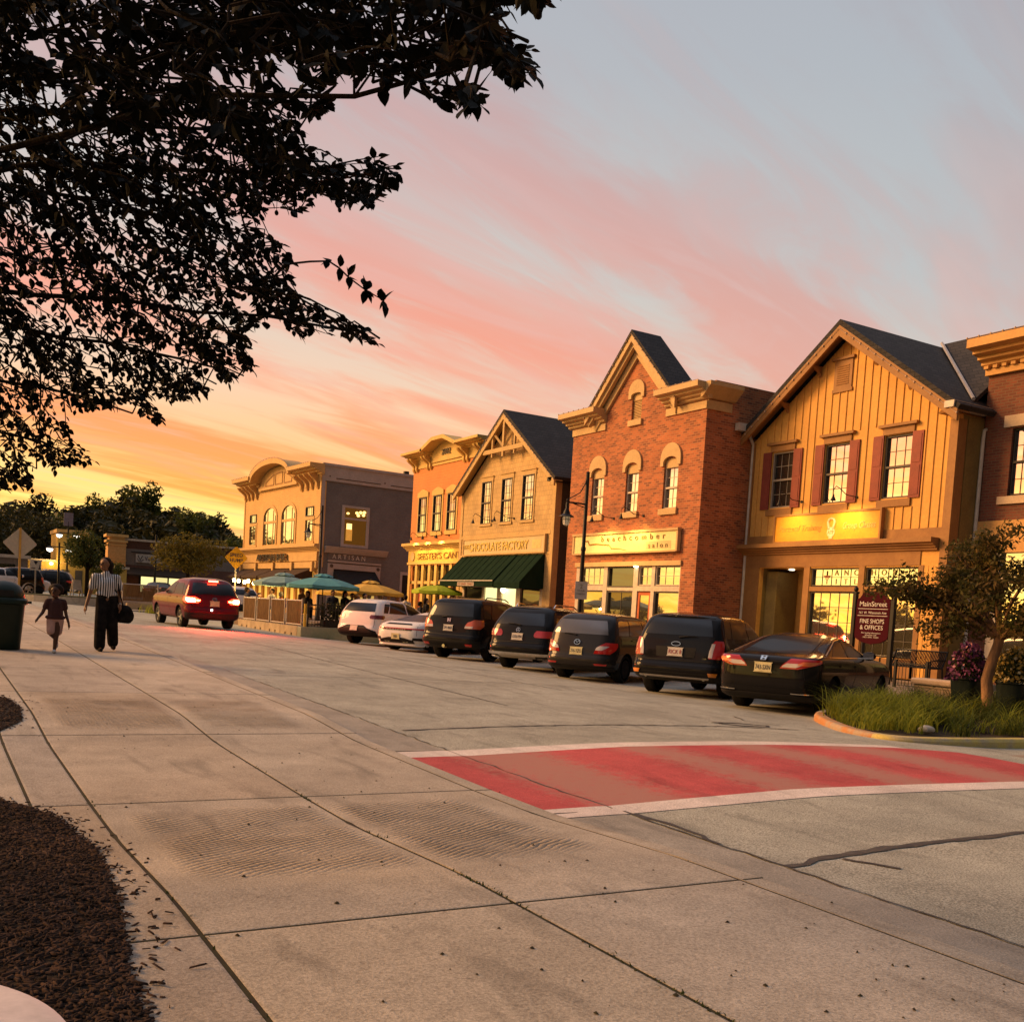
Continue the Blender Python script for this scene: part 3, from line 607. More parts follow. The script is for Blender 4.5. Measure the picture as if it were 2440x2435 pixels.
def cornice(p, x0, x1, z0, z1, out, m, name='cornice', steps=4, ends=True, y=0.):
    prof = [(y+.02, z0), (y-.05, z0)]
    for k in range(1, steps+1):
        q = k/steps; prof += [(y-.05-(out-.05)*q**1.5, z0+(z1-z0)*(.75*(k-.6)/steps)), (y-.05-(out-.05)*q**1.5, z0+(z1-z0)*.75*k/steps)]
    prof += [(y-out, z1), (y+.02, z1)]
    mb = MB().prism(prof, x0, x1, 'x'); return mb.build(name, m, p)
def gooseneck(p, x, z, out=.95, lit=True, energy=14, yoff=0., aim=(0, .8, -1), col=(1, .66, .2)):
    """arm from the wall at (x,z) curling over to a small cone shade"""
    a = MB().lathe([(.05, 0), (.05, .03)], 10, (x, yoff-.03, z), 'y')
    pts = [(x, yoff-.02, z), (x, yoff-out*.45, z+.02), (x, yoff-out*.72, z+.16), (x, yoff-out*.9, z+.22), (x, yoff-out, z+.12), (x, yoff-out, z-.04)]
    a.tube(pts, .013, 6); arm = a.build('gooseneck_lamp', M_black, p, smooth=True)
    sh = MB().lathe([(.025, .0), (.035, -.06), (.085, -.17), (.078, -.17), (.02, -.05)], 12, (x, yoff-out, z-.03)).build('lamp_shade', M_black, arm, smooth=True)
    if lit:
        l = bpy.data.lights.new('sign_light', 'SPOT'); l.energy = energy; l.color = col; l.spot_size = R_(120); l.spot_blend = .8; l.shadow_soft_size = .05
        o = bpy.data.objects.new('sign_light', l); COL.objects.link(o); o.parent = arm; o.location = (x, yoff-out, z-.24); o.rotation_euler = Vector(aim).to_track_quat('-Z', 'Y').to_euler()
    return arm
def slab_roof(p, xe, ze, xr, zr, y0, y1, th, m, name='roof'):     # one pitch between eave (xe,ze) and ridge (xr,zr)
    d = Vector((xr-xe, zr-ze)).normalized(); n = Vector((-d.y, d.x)) if xr > xe else Vector((d.y, -d.x))
    q = [(xe, ze), (xr, zr), (xr, zr+th/abs(d.x)), (xe+n.x*th, ze+n.y*th)]
    return MB().prism(q, y0, y1, 'y').build(name, m, p)
def slope_board(mb, xe, ze, xr, zr, y0, y1, w):                    # rake board hanging below the pitch
    d = (zr-ze)/(xr-xe); return mb.prism([(xe, ze), (xr, zr), (xr, zr-w), (xe, ze-w)], y0, y1, 'y')
def fairy(p, pts, name='light_strand'):                            # small unlit bulbs along a rake or parapet
    mb = MB()
    for a, b in zip(pts[:-1], pts[1:]):
        n = max(2, int(math.dist(a, b)/.33))
        for k in range(n):
            q = k/n; c = [a[i]+(b[i]-a[i])*q for i in range(3)]; mb.ball(c, .028, .028, .035, 6, 4)
        mb.tube([a, b], .008, 4)
    return mb.build(name, M_bulbo, p)
M_bulbo = mat('unlit_bulb', (.55, .38, .25), .3)

# ---------------------------------------------------------------- tan board-and-batten shop
M_tan = mat('tan_board', (.70, .38, .095), .65, col2=(.63, .33, .08), scale=1.5)
M_brn = mat('brown_trim', (.33, .165, .055), .55, col2=(.27, .13, .045), scale=2)
M_shut = mat('red_shutter', (.27, .06, .04), .55, col2=(.22, .05, .035), scale=3)
M_olive = mat('olive_stucco', (.25, .18, .06), .8, col2=(.20, .14, .05), scale=2, bump=.3)
M_sash = mat('dark_sash', (.10, .085, .07), .5)
M_sashg = mat('grey_sash', (.30, .26, .22), .5)
b = B('shop_building', 23.5, 25.7, .2, 'tan board and batten gabled shop with red shutters behind the black sedan')
gz = lambda x: 9.86-.71*abs(x-3.85)
out = [(0, 0), (7.78, 0), (7.78, gz(7.78)), (3.85, 9.86), (0, gz(0))]
holes = [rect(1.0, 1.92, 5.0, 6.76), rect(3.22, 4.16, 5.0, 6.76), rect(5.42, 6.36, 5.0, 6.76), rect(.8, 2.72, 0, 3.1), rect(3.0, 4.85, .55, 3.08), rect(5.1, 6.9, .55, 3.08)]
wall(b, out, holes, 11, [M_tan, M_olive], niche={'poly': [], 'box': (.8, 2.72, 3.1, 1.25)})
bt = MB()
for k in range(27):
    x = .12+k*.29; z1 = gz(x)-.02; segs = [(4.13, z1)]
    for a0, a1, c0, c1 in ((.6, 2.32, 4.74, 7.06), (2.78, 4.6, 4.74, 7.06), (5.02, 6.78, 4.74, 7.06), (3.3, 4.08, 8.25, 9.3)):
        if a0 < x < a1: segs = [s2 for (q0, q1) in segs for s2 in (((q0, min(q1, c0)), (max(q0, c1), q1)) if c0 < q1 and c1 > q0 else ((q0, q1),)) if s2[1]-s2[0] > .02]
    for q0, q1 in segs: bt.box(x-.02, x+.02, -.028, .01, q0, q1)
bt.build('batten', M_tan, b)
tr = MB().box(-.01, .2, -.04, .02, 3.8, gz(.1)-.05).box(7.55, 7.8, -.04, .3, 0, gz(7.78)-.12).box(.2, 7.55, -.035, .02, 3.82, 4.12).box(0, .78, -.03, .02, 0, 3.5).box(2.74, 2.98, -.03, .02, 0, 3.12).box(4.87, 5.08, -.03, .02, 0, 3.12).box(6.92, 7.08, -.03, .02, 0, 3.12)
tr.box(.78, 6.95, -.032, .02, 3.12, 3.5).box(3.0, 4.85, -.02, .12, 2.38, 2.52).box(5.1, 6.9, -.02, .12, 2.38, 2.52).box(2.98, 7.0, -.03, .02, .02, .52)
tr.box(7.7, 7.795, .05, .32, 0, gz(7.78)-.2); tr.build('trim', M_brn, b)
cornice(b, -.02, 7.5, 3.5, 3.84, .36, M_brn)
for i, (x0, x1) in enumerate(((1.0, 1.92), (3.22, 4.16), (5.42, 6.36))):
    win(b, x0, x1, 5.0, 6.76, 3, 4, M_sash if i else M_sashg, M_glass if i else M_gdark)
    for xs in (x0-.38, x1+.02):
        s_ = MB().box(xs, xs+.36, -.05, -.01, 4.97, 6.78)
        for k in range(2): s_.box(xs+.05, xs+.31, -.062, -.04, 5.05+.88*k, 5.85+.85*k)
        s_.build('shutter', M_shut, b)
    c = MB().box(x0-.06, x1+.06, -.05, .02, 6.78, 6.98).box(x0-.18, x1+.18, -.13, .02, 6.98, 7.06)
    c.build('window_trim', M_brn, b); MB().box(x0-.1, x1+.1, -.06, .02, 4.76, 4.96).build('sill', M_brn, b)
v = MB().box(3.36, 4.04, -.04, .02, 8.28, 9.2).box(3.28, 4.12, -.1, .02, 9.2, 9.28).box(3.32, 4.08, -.05, .02, 8.26, 8.36)
for k in range(9): v.prism([(-.06, 8.48+k*.065), (-.035, 8.53+k*.065), (-.035, 8.48+k*.065)], 3.47, 3.93, 'x')
v.build('gable_vent', M_brn, b)
for sx in (1, -1):
    xe = 3.85-sx*4.22; slab_roof(b, xe, 10.08-.71*4.22, 3.85, 10.08, -.5, 11, .14, M_roof)
    rk = MB(); slope_board(rk, xe, 10.08-.71*4.22, 3.85, 10.08, -.5, -.42, .3); rk.build('rake_board', M_brn, b)
    sf = MB(); slope_board(sf, xe, 10.07-.71*4.22, 3.85, 10.07, -.42, 0, .03); sf.build('soffit', M_brn, b)
    fairy(b, [(xe, -.52, 10.08-.71*4.22-.1), (3.85, -.52, 9.98)])
    for k in (.25, .55): 
        x = 3.85-sx*4.2*k; z = 10.0-.71*4.2*k; MB().prism([(-.4, z-.12), (-.03, z-.12), (-.03, z-.42), (-.1, z-.3), (-.2, z-.25)], x-.05, x+.05, 'x').build('bracket', M_brn, b)
gt = MB().prism([(7.7, 7.15), (7.98, 7.15), (8.0, 7.32), (7.7, 7.32)], -.55, 1.55, 'y').tube([(7.86, 1.45, 7.15), (7.86, 1.45, 7.02), (7.86, .95, 6.75), (7.86, .93, 6.5), (7.86, .93, .2)], .05, 8)
gt.build('gutter', M_white, b)
MB().prism([(-.45, 7.05), (-.02, 7.05), (-.02, 7.25), (-.3, 7.18)], 7.45, 7.85, 'x').build('eave_return', M_brn, b)
MB().box(7.795, 7.80, .35, 1.0, 0, 7.0).build('side_panel', M_olive, b)
ct = MB().prism([(.72, 2.9), (1.2, 2.9), (1.2, 2.905)], 0, .01, 'x')
# cross roof towards the next building and its pale valley flashing
MB().add([(3.85, 4, 10.33), (7.79, 4, 10.33), (7.79, .45, 7.46), (3.85, 4, 10.2), (7.79, 4, 10.2), (7.79, .45, 7.33)], [(0, 1, 2), (5, 4, 3), (2, 1, 4, 5)]).add([(7.79, 4, 10.33), (13, 4, 10.33), (13, 2.35, 9.0), (7.79, 2.35, 9.0)], [(0, 1, 2, 3)]).add([(3.85, 4, 10.33), (13, 4, 10.33), (13, 7.6, 7.45), (3.85, 7.6, 7.45)], [(3, 2, 1, 0)]).build('cross_roof', M_roof, b, recalc=False)
MB().tube([(3.88, 3.97, 10.36), (7.8, .47, 7.52)], .05, 6).build('valley_flashing', mat('flashing', (.42, .40, .40), .5), b)
# recessed door
dr = MB().box(1.72, 2.64, 1.13, 1.2, .02, 2.05); dd = dr.build('door', mat('door_red', (.16, .05, .03), .5), b)
MB().box(1.84, 2.52, 1.12, 1.135, .25, 1.95).build('door_glass', M_gdark, dd)
MB().tube([(1.80, 1.08, .95), (1.80, 1.08, 1.25)], .015, 6).build('handle', M_black, dd)
M_wlet = mat('white_lettering', (.72, .68, .62), .6)
an = MB().tube([(2.18, 1.11, 1.52), (2.18, 1.11, 1.12)], .022, 6).tube([(2.08, 1.11, 1.45), (2.28, 1.11, 1.45)], .018, 6).tube([(2.02, 1.11, 1.26), (2.06, 1.11, 1.15), (2.18, 1.11, 1.09), (2.30, 1.11, 1.15), (2.34, 1.11, 1.26)], .02, 6).lathe([(.05, -.01), (.05, .01)], 10, (2.18, 1.11, 1.58), 'y')
an.build('anchor_emblem', M_wlet, dd)
for k, s_ in enumerate(('ANCHOR TITLE', 'CLOSING SERVICES', 'MON - FRI 8 - 5')): text('lettering', s_, .055, (2.18, 1.115, .93-.1*k), M_wlet, dd, depth=.004, width=.5)
MB().box(1.75, 2.62, 1.16, 1.2, 2.15, 2.95).build('transom_pane', M_gdark, b)
MB().box(.82, 1.3, .3, 1.2, .1, 3.0).build('recess_panel', M_olive, b)
MB().lathe([(.09, 0), (.09, -.02)], 12, (1.75, .45, 3.08)).build('ceiling_light', emat('ceiling_light', (1, .9, .7), 8), b)
M_anc = mat('faint_lettering', (.42, .33, .12), .7)
for x0, x1, w0, w1 in ((3.0, 4.85, 3.02, 4.83), (5.1, 6.9, 5.12, 6.88)):
    win(b, w0, w1, 2.54, 3.07, 5, 2, M_sash, M_glass2, mid=False, sash=.03)
    win(b, w0, w1, .57, 2.36, 5, 4, M_sash, M_glass2, mid=False, sash=.03)
for k, ch in enumerate('ANC'): text('lettering', ch, .17, (3.93+.365*k, .1, 2.86), M_anc, b, depth=.004)
for k, ch in enumerate('HOR'): text('lettering', ch, .17, (5.30+.365*k, .1, 2.86), M_anc, b, depth=.004)
for k, ch in enumerate('TITLE'): text('lettering', ch, .17, (3.56+.365*k, .1, 2.60), M_anc, b, depth=.004)
MB().tube([(3.56, .1, 3.0), (3.56, .1, 2.82)], .015, 6).prism([(3.42, 2.86), (3.50, 2.78), (3.62, 2.78), (3.70, 2.86)], .095, .105, 'y').build('anchor_emblem', mat('anchor_red', (.3, .1, .05), .6), b)
for k in range(3): MB().box(7.09+k*.15, 7.225+k*.15, -.012, .01, .05, 3.1).build('panel_board', M_tan, b)
gooseneck(b, 2.42, 5.12, energy=80); gooseneck(b, 4.55, 5.12, energy=110)
sg = empty('shop_sign', (0, 0, 0), 0, 'long orange sign with a kettlebell emblem and faint cursive lettering on the tan shop', 'sign')
sg.matrix_world = Matrix.Translation((23.5, 25.7, .2)) @ Matrix.Rotation(R_(-90), 4, 'Z')
MB().box(1.52, 5.6, -.16, -.05, 3.9, 4.68).build('board', mat('sign_orange', (.70, .30, .025), .5, col2=(.76, .36, .03), scale=2), sg)
fr = MB().box(1.46, 5.66, -.19, -.05, 3.84, 3.9).box(1.46, 5.66, -.19, -.05, 4.68, 4.74).box(1.46, 1.52, -.19, -.05, 3.9, 4.68).box(5.6, 5.66, -.19, -.05, 3.9, 4.68); fr.build('frame', M_brn, sg)
M_pale = mat('pale_lettering', (.72, .58, .22), .6); M_cream = mat('cream_emblem', (.8, .7, .45), .6)
text('lettering', 'Personal Training', .19, (2.55, -.165, 4.2), mat('faint_sign_lettering', (.62, .38, .08), .6), sg, depth=.006, shear=.3, width=1.75)
text('lettering', 'Group Classes', .2, (4.85, -.165, 4.2), M_pale, sg, depth=.006, shear=.3, width=1.2)
kb = MB().lathe([(.15, -.006), (.15, .006)], 20, (3.83, -.17, 4.12), 'y').tube([(3.75, -.17, 4.22), (3.70, -.17, 4.42), (3.74, -.17, 4.5), (3.83, -.17, 4.53), (3.92, -.17, 4.5), (3.96, -.17, 4.42), (3.91, -.17, 4.22)], .036, 8).box(3.76, 3.9, -.176, -.162, 3.93, 3.98)
kb.build('kettlebell_emblem', M_cream, sg); text('lettering', 'ATF', .1, (3.83, -.18, 4.07), mat('emblem_ink', (.5, .3, .05), .6), sg, depth=.004)

# ---------------------------------------------------------------- red brick salon with the steep gable
M_brick = brickmat('red_brick', (.45, .13, .045), (.10, .03, .02), (.40, .20, .09))
M_crm = mat('cream_trim', (.60, .41, .19), .6, col2=(.52, .35, .16), scale=2)
M_crms = mat('cream_sash', (.62, .52, .40), .5)
MB_bias = None
b = B('brick_building', 21.5, 33.6, .2, 'red brick building with a steep central gable and cream arched window hoods')
out = [(.2, 0), (7.9, 0), (7.9, 8.72), (6.35, 8.72), (4.1, 10.85), (1.85, 8.72), (.2, 8.72)]
WB = ((1.66, 2.42), (3.78, 4.52), (5.92, 6.66))
holes = [rect(a, c, 4.95, 6.62) for a, c in WB]+[rect(3.85, 4.42, 8.15, 9.12), rect(1.0, 7.15, .35, 3.06)]
wall(b, out, holes, .72, M_brick); MB().box(.2, 7.9, .72, 12, 0, 8.72).build('rear_wall', M_brick, b)
MB().box(.2, 7.9, .3, 12, 8.72, 8.95).build('parapet', M_brick, b)
for x0, x1, z0, zs, zt, lv in [(a, c, 4.95, 6.45, 6.75, 0) for a, c in WB]+[(3.85, 4.42, 8.15, 8.98, 9.16, 1)]:
    c = (x0+x1)/2; e = .16; n = 12; hh = .36
    o_ = [(x0-e, zs-.08)]+[(c+(x1-x0+2*e)/2*math.cos(math.pi*(1-k/n)), zs+hh*.42+(zt-zs+.22)*math.sin(math.pi*k/n)) for k in range(n+1)]+[(x1+e, zs-.08)]
    i_ = [(x1, zs-.08)]+[(c+(x1-x0)/2*math.cos(math.pi*k/n), zs+.02+(zt-zs-.1)*math.sin(math.pi*k/n)) for k in range(n+1)]+[(x0, zs-.08)]
    MB().prism(o_+i_, -.07, .02, 'y').build('window_hood', M_crm, b)
    MB().prism([(x0, zs-.14), (x1, zs-.14)]+[(c+(x1-x0)/2*math.cos(math.pi*k/n), zs+.05+(zt-zs)*math.sin(math.pi*k/n)) for k in range(n+1)], .05, .1, 'y').build('arch_panel', M_crm, b)
    MB().box(x0-.1, x1+.1, -.08, .1, z0-.2, z0).build('sill', M_crm, b)
    if lv:
        q = MB()
        for k in range(16): q.prism([(.06, z0+k*.055), (.1, z0+.05+k*.055), (.1, z0+k*.055)], x0, x1, 'x')
        q.build('louver', M_crm, b)
    else: win(b, x0, x1, z0, zs-.1, 2, 4, M_crms, M_glass, y=.1)
for x0, x1 in ((-.02, 2.35), (5.85, 8.1)):
    cornice(b, x0, x1, 8.3, 8.78, .62, M_crm); MB().box(max(x0, .18), min(x1, 7.92), -.05, .03, 8.02, 8.26).build('frieze', M_crm, b)
    fairy(b, [(x0, -.6, 8.8), (x1, -.6, 8.8)])
MB().prism([(7.9, 8.32), (8.0, 8.34), (8.35, 8.66), (8.35, 8.78), (7.9, 8.78)], -.3, 1.1, 'y').build('cornice_return', M_crm, b); MB().box(7.9, 7.95, 0, 1.0, 8.0, 8.28).build('frieze', M_crm, b)
for sx in (1, -1):
    xe = 4.1-sx*2.62; zr = 11.04; sl_ = .97
    slab_roof(b, xe, zr-sl_*2.62, 4.1, zr, -.42, .85, .1, M_roof)
    rk = MB(); slope_board(rk, xe, zr-sl_*2.62, 4.1, zr, -.4, -.3, .26); slope_board(rk, xe+sx*.12, zr-.18-sl_*2.5, 4.1, zr-.18, -.3, -.16, .26); slope_board(rk, xe+sx*.3, zr-.34-sl_*2.32, 4.1, zr-.34, -.1, .03, .42); rk.build('rake_board', M_crm, b)
    fairy(b, [(xe, -.44, zr-sl_*2.62), (4.1, -.44, zr)])
MB().box(.95, 7.2, -.07, .05, 3.06, 3.22).build('lintel', M_crm, b)
pf = MB()
for x0, x1 in ((1.0, 1.28), (2.78, 3.02), (4.6, 4.86), (5.62, 5.8), (7.12, 7.15)): pf.box(x0, x1, 0, .13, .35, 3.06)
pf.box(1.28, 2.78, 0, .13, 2.2, 2.38).box(3.02, 4.6, .01, .13, 2.2, 2.32).box(4.86, 5.62, 0, .13, 2.2, 2.38).box(5.8, 7.12, 0, .13, 2.2, 2.38).box(1.28, 2.78, 0, .13, .35, .7).box(5.8, 7.12, 0, .13, .35, .7)
pf.build('storefront_frame', M_crms, b)
for x0, x1, c in ((1.3, 2.76, 4), (4.88, 5.6, 2), (5.82, 7.1, 3)): win(b, x0, x1, 2.4, 3.04, c, 2, M_crms, M_glass2, mid=False, sash=.03)
win(b, 3.04, 4.58, 2.34, 3.04, 1, 1, M_sash, M_gdark, mid=False, sash=.03); win(b, 3.04, 4.58, .35, 2.18, 2, 1, M_sash, M_gdark, mid=False, sash=.04)
for x0, x1 in ((1.3, 2.76), (5.82, 7.1)): win(b, x0, x1, .72, 2.18, 1, 1, M_sash, M_glass2, mid=False, sash=.03)
MB().box(5.9, 7.0, .108, .114, .8, 1.4).build('window_poster', mat('poster', (.5, .42, .2), .6), b)
d_ = MB().box(4.88, 4.99, .04, .1, .2, 2.16).box(5.5, 5.6, .04, .1, .2, 2.16).box(4.99, 5.5, .04, .1, 2.06, 2.16).box(4.99, 5.5, .04, .1, .2, .45).build('door', mat('door_orange', (.55, .13, .04), .5), b)
MB().box(4.99, 5.5, .06, .08, .45, 2.06).build('door_glass', M_glass2, d_); MB().tube([(5.54, .0, 1.0), (5.54, .0, 1.3)], .015, 6).build('handle', M_black, d_)
MB().lathe([(.1, 0), (.1, -.02)], 12, (4.75, -.02, 3.05)).build('ceiling_light', bpy.data.materials['ceiling_light'], b)
gooseneck(b, 3.2, 4.78, energy=95); gooseneck(b, 4.95, 4.78, energy=95)
MB().tube([(7.99, 1.8, 7.5), (7.99, 1.8, 7.35), (7.99, 1.98, 7.1), (7.99, 1.98, .3)], .055, 8).box(7.92, 8.1, 1.2, 1.85, 7.48, 7.72).build('downspout', M_white, b)
sg = empty('shop_sign', (0, 0, 0), 0, 'long cream salon sign with a wavy line across the red brick front', 'sign')
sg.matrix_world = Matrix.Translation((21.5, 33.6, .2)) @ Matrix.Rotation(R_(-90), 4, 'Z')
MB().box(.95, 7.0, -.14, -.04, 3.56, 4.2).build('board', mat('sign_cream', (.86, .76, .34), .5, col2=(.83, .72, .30), scale=2), sg)
MB().box(.84, 7.1, -.2, -.03, 4.2, 4.28).box(.84, .95, -.17, -.03, 3.52, 4.2).box(7.0, 7.08, -.17, -.03, 3.52, 4.2).box(.95, 7.0, -.17, -.03, 3.5, 3.56).build('frame', M_crm, sg)
M_slet = mat('salon_lettering', (.30, .21, .06), .6)
text('lettering', 'beachcomber', .2, (4.55, -.148, 3.95), M_slet, sg, depth=.012, width=3.7, space=1.9, bold=.005)
text('lettering', 'salon', .17, (6.05, -.15, 3.66), M_slet, sg, depth=.012, width=1.05, space=1.6)
MB().box(5.38, 6.72, -.146, -.138, 3.61, 3.87).build('inset_panel', mat('sign_inset', (.70, .58, .26), .6), sg)
MB().tube([(1.5, -.15, 4.0), (1.85, -.15, 4.0), (1.95, -.15, 3.86), (2.4, -.15, 3.88), (2.9, -.15, 3.84), (3.2, -.15, 3.82), (3.35, -.15, 3.7), (3.8, -.15, 3.68), (4.3, -.15, 3.6)], [.03, .028, .03, .026, .024, .022, .02, .014, .006], 6).build('wave_line', mat('wave_line', (.5, .3, .07), .6), sg)

# ---------------------------------------------------------------- tan shingled shop with the green awning
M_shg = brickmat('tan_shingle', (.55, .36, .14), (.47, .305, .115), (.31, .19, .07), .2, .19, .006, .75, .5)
M_shd = brickmat('shaded_green_shingle', (.055, .052, .035), (.045, .042, .03), (.03, .028, .02), .2, .19, .006, .8, .4)  # green side wall faces away from the light; that shade darkens its colour
M_ttr = mat('tan_trim', (.58, .38, .15), .6, col2=(.50, .33, .13), scale=2)
b = B('shingled_building', 21.5, 42.5, .25, 'tan shingled gabled shop with a timber truss and a long green awning')
out = [(0, 0), (8.1, 0), (8.1, 6.42), (4.12, 9.28), (0, 6.35)]
WC = ((1.95, 2.8), (3.75, 4.6), (5.5, 6.4))
holes = [rect(a, c, 4.98, 6.83) for a, c in WC]+[rect(.5, 7.5, .3, 3.3)]
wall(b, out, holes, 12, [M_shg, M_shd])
for a, c in WC:
    win(b, a, c, 4.98, 6.83, 3, 6, M_sash, M_glass, y=-.02, sash=.035)
    MB().box(a-.1, a, -.03, .06, 4.98, 6.83).box(c, c+.1, -.03, .06, 4.98, 6.83).box(a-.14, c+.14, -.04, .06, 6.83, 7.02).box(a-.17, c+.17, -.08, .06, 7.02, 7.05).box(a-.14, c+.14, -.06, .06, 4.88, 4.98).build('window_trim', M_ttr, b)
for sx in (1, -1):
    xe = 4.15-sx*4.35; zr = 9.5
    slab_roof(b, xe, zr-.715*4.35, 4.15, zr, -.4, 12, .13, M_roof)
    rk = MB(); slope_board(rk, xe, zr-.715*4.35, 4.15, zr, -.4, -.32, .24); rk.build('rake_board', M_ttr, b)
    sf = MB(); slope_board(sf, xe, zr-.01-.715*4.35, 4.15, zr-.01, -.32, 0, .03); sf.build('soffit', M_ttr, b); fairy(b, [(xe, -.42, zr-.715*4.35), (4.15, -.42, zr)])
ts = MB().box(2.45, 5.85, -.36, -.24, 7.92, 8.1).box(4.08, 4.22, -.35, -.25, 7.72, 9.3)
for sx in (1, -1):
    ts.box(4.15+sx*.95-.05, 4.15+sx*.95+.05, -.34, -.26, 7.75, 8.8); ts.tube([(4.15, -.3, 8.1), (4.15+sx*.9, -.3, 8.75)], .06, 4)
ts.build('gable_truss', M_ttr, b)
MB().box(-.02, .2, -.03, .02, 0, 6.35).box(7.9, 8.12, -.03, .25, 0, 6.35).box(.2, 7.9, -.04, .02, 4.36, 4.5).box(.2, 7.9, -.03, .02, 3.55, 3.64).build('trim', M_ttr, b)
MB().prism([(8.0, 6.35), (8.3, 6.35), (8.34, 6.5), (8.0, 6.5)], -.4, 6, 'y').build('gutter', M_black, b)
cornice(b, 8.1, 9.0, 6.9, 7.6, .5, M_roof, 'side_roof', y=1.5)
sf = MB()
for x0, x1 in ((.5, .7), (2.4, 2.6), (3.78, 4.15), (5.4, 5.75), (7.3, 7.5)): sf.box(x0, x1, 0, .12, .3, 3.3)
sf.box(.7, 7.3, .01, .12, 2.2, 2.4).build('storefront_frame', M_crms, b)
MB().box(2.6, 3.78, .08, .1, .5, 2.2).build('lit_window', M_litw, b); MB().box(4.15, 5.4, .08, .1, .5, 2.2).build('lit_window', M_litw, b); MB().box(.7, 2.4, .08, .1, .4, 2.2).box(5.75, 7.3, .08, .1, .4, 2.2).box(.7, 7.3, .085, .1, 2.4, 3.3).build('dark_window', M_gdark, b)
MB().ball((4.5, -.1, 2.1), .12).build('globe_lamp', emat('globe_lamp', (1, .95, .6), 6), b)
M_awn = mat('green_awning', (.013, .030, .018), .9, spec=.03, col2=(.010, .024, .014), scale=3)
for x0, x1, ob, zb in ((.4, 5.38, 1.12, 2.42), (5.46, 7.55, 1.12, 2.36)):
    aw = MB().add([(x0, 0, 3.6), (x1, 0, 3.6), (x1, -ob, zb), (x0, -ob, zb), (x0, -ob, zb-.24), (x1, -ob, zb-.24), (x0, 0, zb-.2), (x1, 0, zb-.2)], [(0, 1, 2, 3), (3, 2, 5, 4), (0, 3, 4, 6), (1, 7, 5, 2)])
    n = int((x1-x0)/.5)
    for k in range(n+1):
        x = x0+(x1-x0)*k/n; aw.tube([(x, -.005, 3.605), (x, -ob, zb+.005)], .014, 4)
    a_ = aw.build('awning', M_awn, b, recalc=False)
    if x0 < 1: MB().box(x0, x1, -ob-.03, -ob, zb-.01, zb+.03).build('awning_bar', M_white, a_); MB().box(2.2, 3.75, -ob-.02, -ob-.005, zb-.22, zb-.06).build('valance_panel', mat('valance_pale', (.5, .42, .35), .6), a_); text('lettering', 'ICE CREAM · CANDY', .09, (2.97, -ob-.03, zb-.18), mat('valance_ink', (.3, .08, .04), .6), a_, depth=.004, width=1.4)
gooseneck(b, 3.0, 5.1, energy=3); gooseneck(b, 4.9, 5.1, energy=3)
sg = empty('shop_sign', (0, 0, 0), 0, 'cream signboard with pale yellow capital letters above the green awning', 'sign')
sg.matrix_world = Matrix.Translation((21.5, 42.5, .25)) @ Matrix.Rotation(R_(-90), 4, 'Z')
MB().box(.62, 7.6, -.1, -.03, 3.66, 4.3).build('board', mat('sign_beige', (.66, .50, .26), .5, col2=(.62, .46, .23), scale=2), sg)
MB().box(.56, 7.66, -.13, -.02, 4.3, 4.36).box(.56, .62, -.13, -.02, 3.66, 4.3).box(7.6, 7.66, -.13, -.02, 3.66, 4.3).box(.56, 7.66, -.13, -.02, 3.6, 3.66).build('frame', M_ttr, sg)
text('lettering', 'CHOCOLATE FACTORY', .36, (3.75, -.108, 3.8), mat('yellow_lettering', (.78, .56, .12), .5), sg, depth=.02, width=5.2, bold=.012)
text('lettering', 'THE', .2, (.9, -.108, 3.9), bpy.data.materials['yellow_lettering'], sg, depth=.02); MB().box(6.65, 7.35, -.106, -.1, 3.8, 4.15).build('oval_panel', M_pale, sg)

# ---------------------------------------------------------------- orange clapboard cantina
M_or = lapmat('orange_clapboard', (.62, .215, .045), .14)
M_ylt = mat('yellow_trim', (.70, .46, .14), .6, col2=(.62, .40, .12), scale=2)
b = B('clapboard_building', 22.6, 50.8, .3, 'orange clapboard shop with a bracketed cornice dated 2002')
out = rect(.25, 8.4, 0, 9.0)
WN = ((1.15, 2.18), (2.92, 3.95), (4.55, 5.58), (6.2, 7.2))
wall(b, out, [rect(a, c, 5.0, 6.85) for a, c in WN]+[rect(.7, 8.0, .3, 3.3)], 12, M_or)
for a, c in WN:
    win(b, a+.06, c-.06, 5.02, 6.82, 3, 4, M_sash, M_glass, y=-.04, sash=.04); q = (a+c)/2
    MB().box(a-.1, a+.06, -.03, .1, 5.0, 6.85).box(c-.06, c+.1, -.03, .1, 5.0, 6.85).prism([(a-.14, 6.84), (c+.14, 6.84), (c+.14, 7.08), (q+.1, 7.24), (q-.1, 7.24), (a-.14, 7.08)], -.06, .1, 'y').box(a-.12, c+.12, -.06, .1, 4.8, 5.0).build('window_trim', M_ylt, b)
MB().box(.23, 8.42, -.05, .02, 8.35, 9.0).build('frieze', M_ylt, b)
cornice(b, .0, 2.62, 8.82, 9.15, .72, M_ylt); cornice(b, 6.1, 8.7, 8.82, 9.15, .72, M_ylt)
MB().prism([(2.62, 8.5), (6.1, 8.5), (6.1, 9.02), (4.9, 9.42), (3.8, 9.42), (2.62, 9.02)], -.12, .4, 'y').build('pediment', M_ylt, b)
MB().prism([(2.4, 8.98), (3.75, 9.42), (4.95, 9.42), (6.3, 8.98), (6.3, 9.16), (5.0, 9.6), (3.7, 9.6), (2.4, 9.16)], -.72, .3, 'y').build('pediment_cornice', M_ylt, b)
text('lettering', '2002', .3, (4.35, -.14, 8.78), M_sash, b, depth=.03, width=1.0)
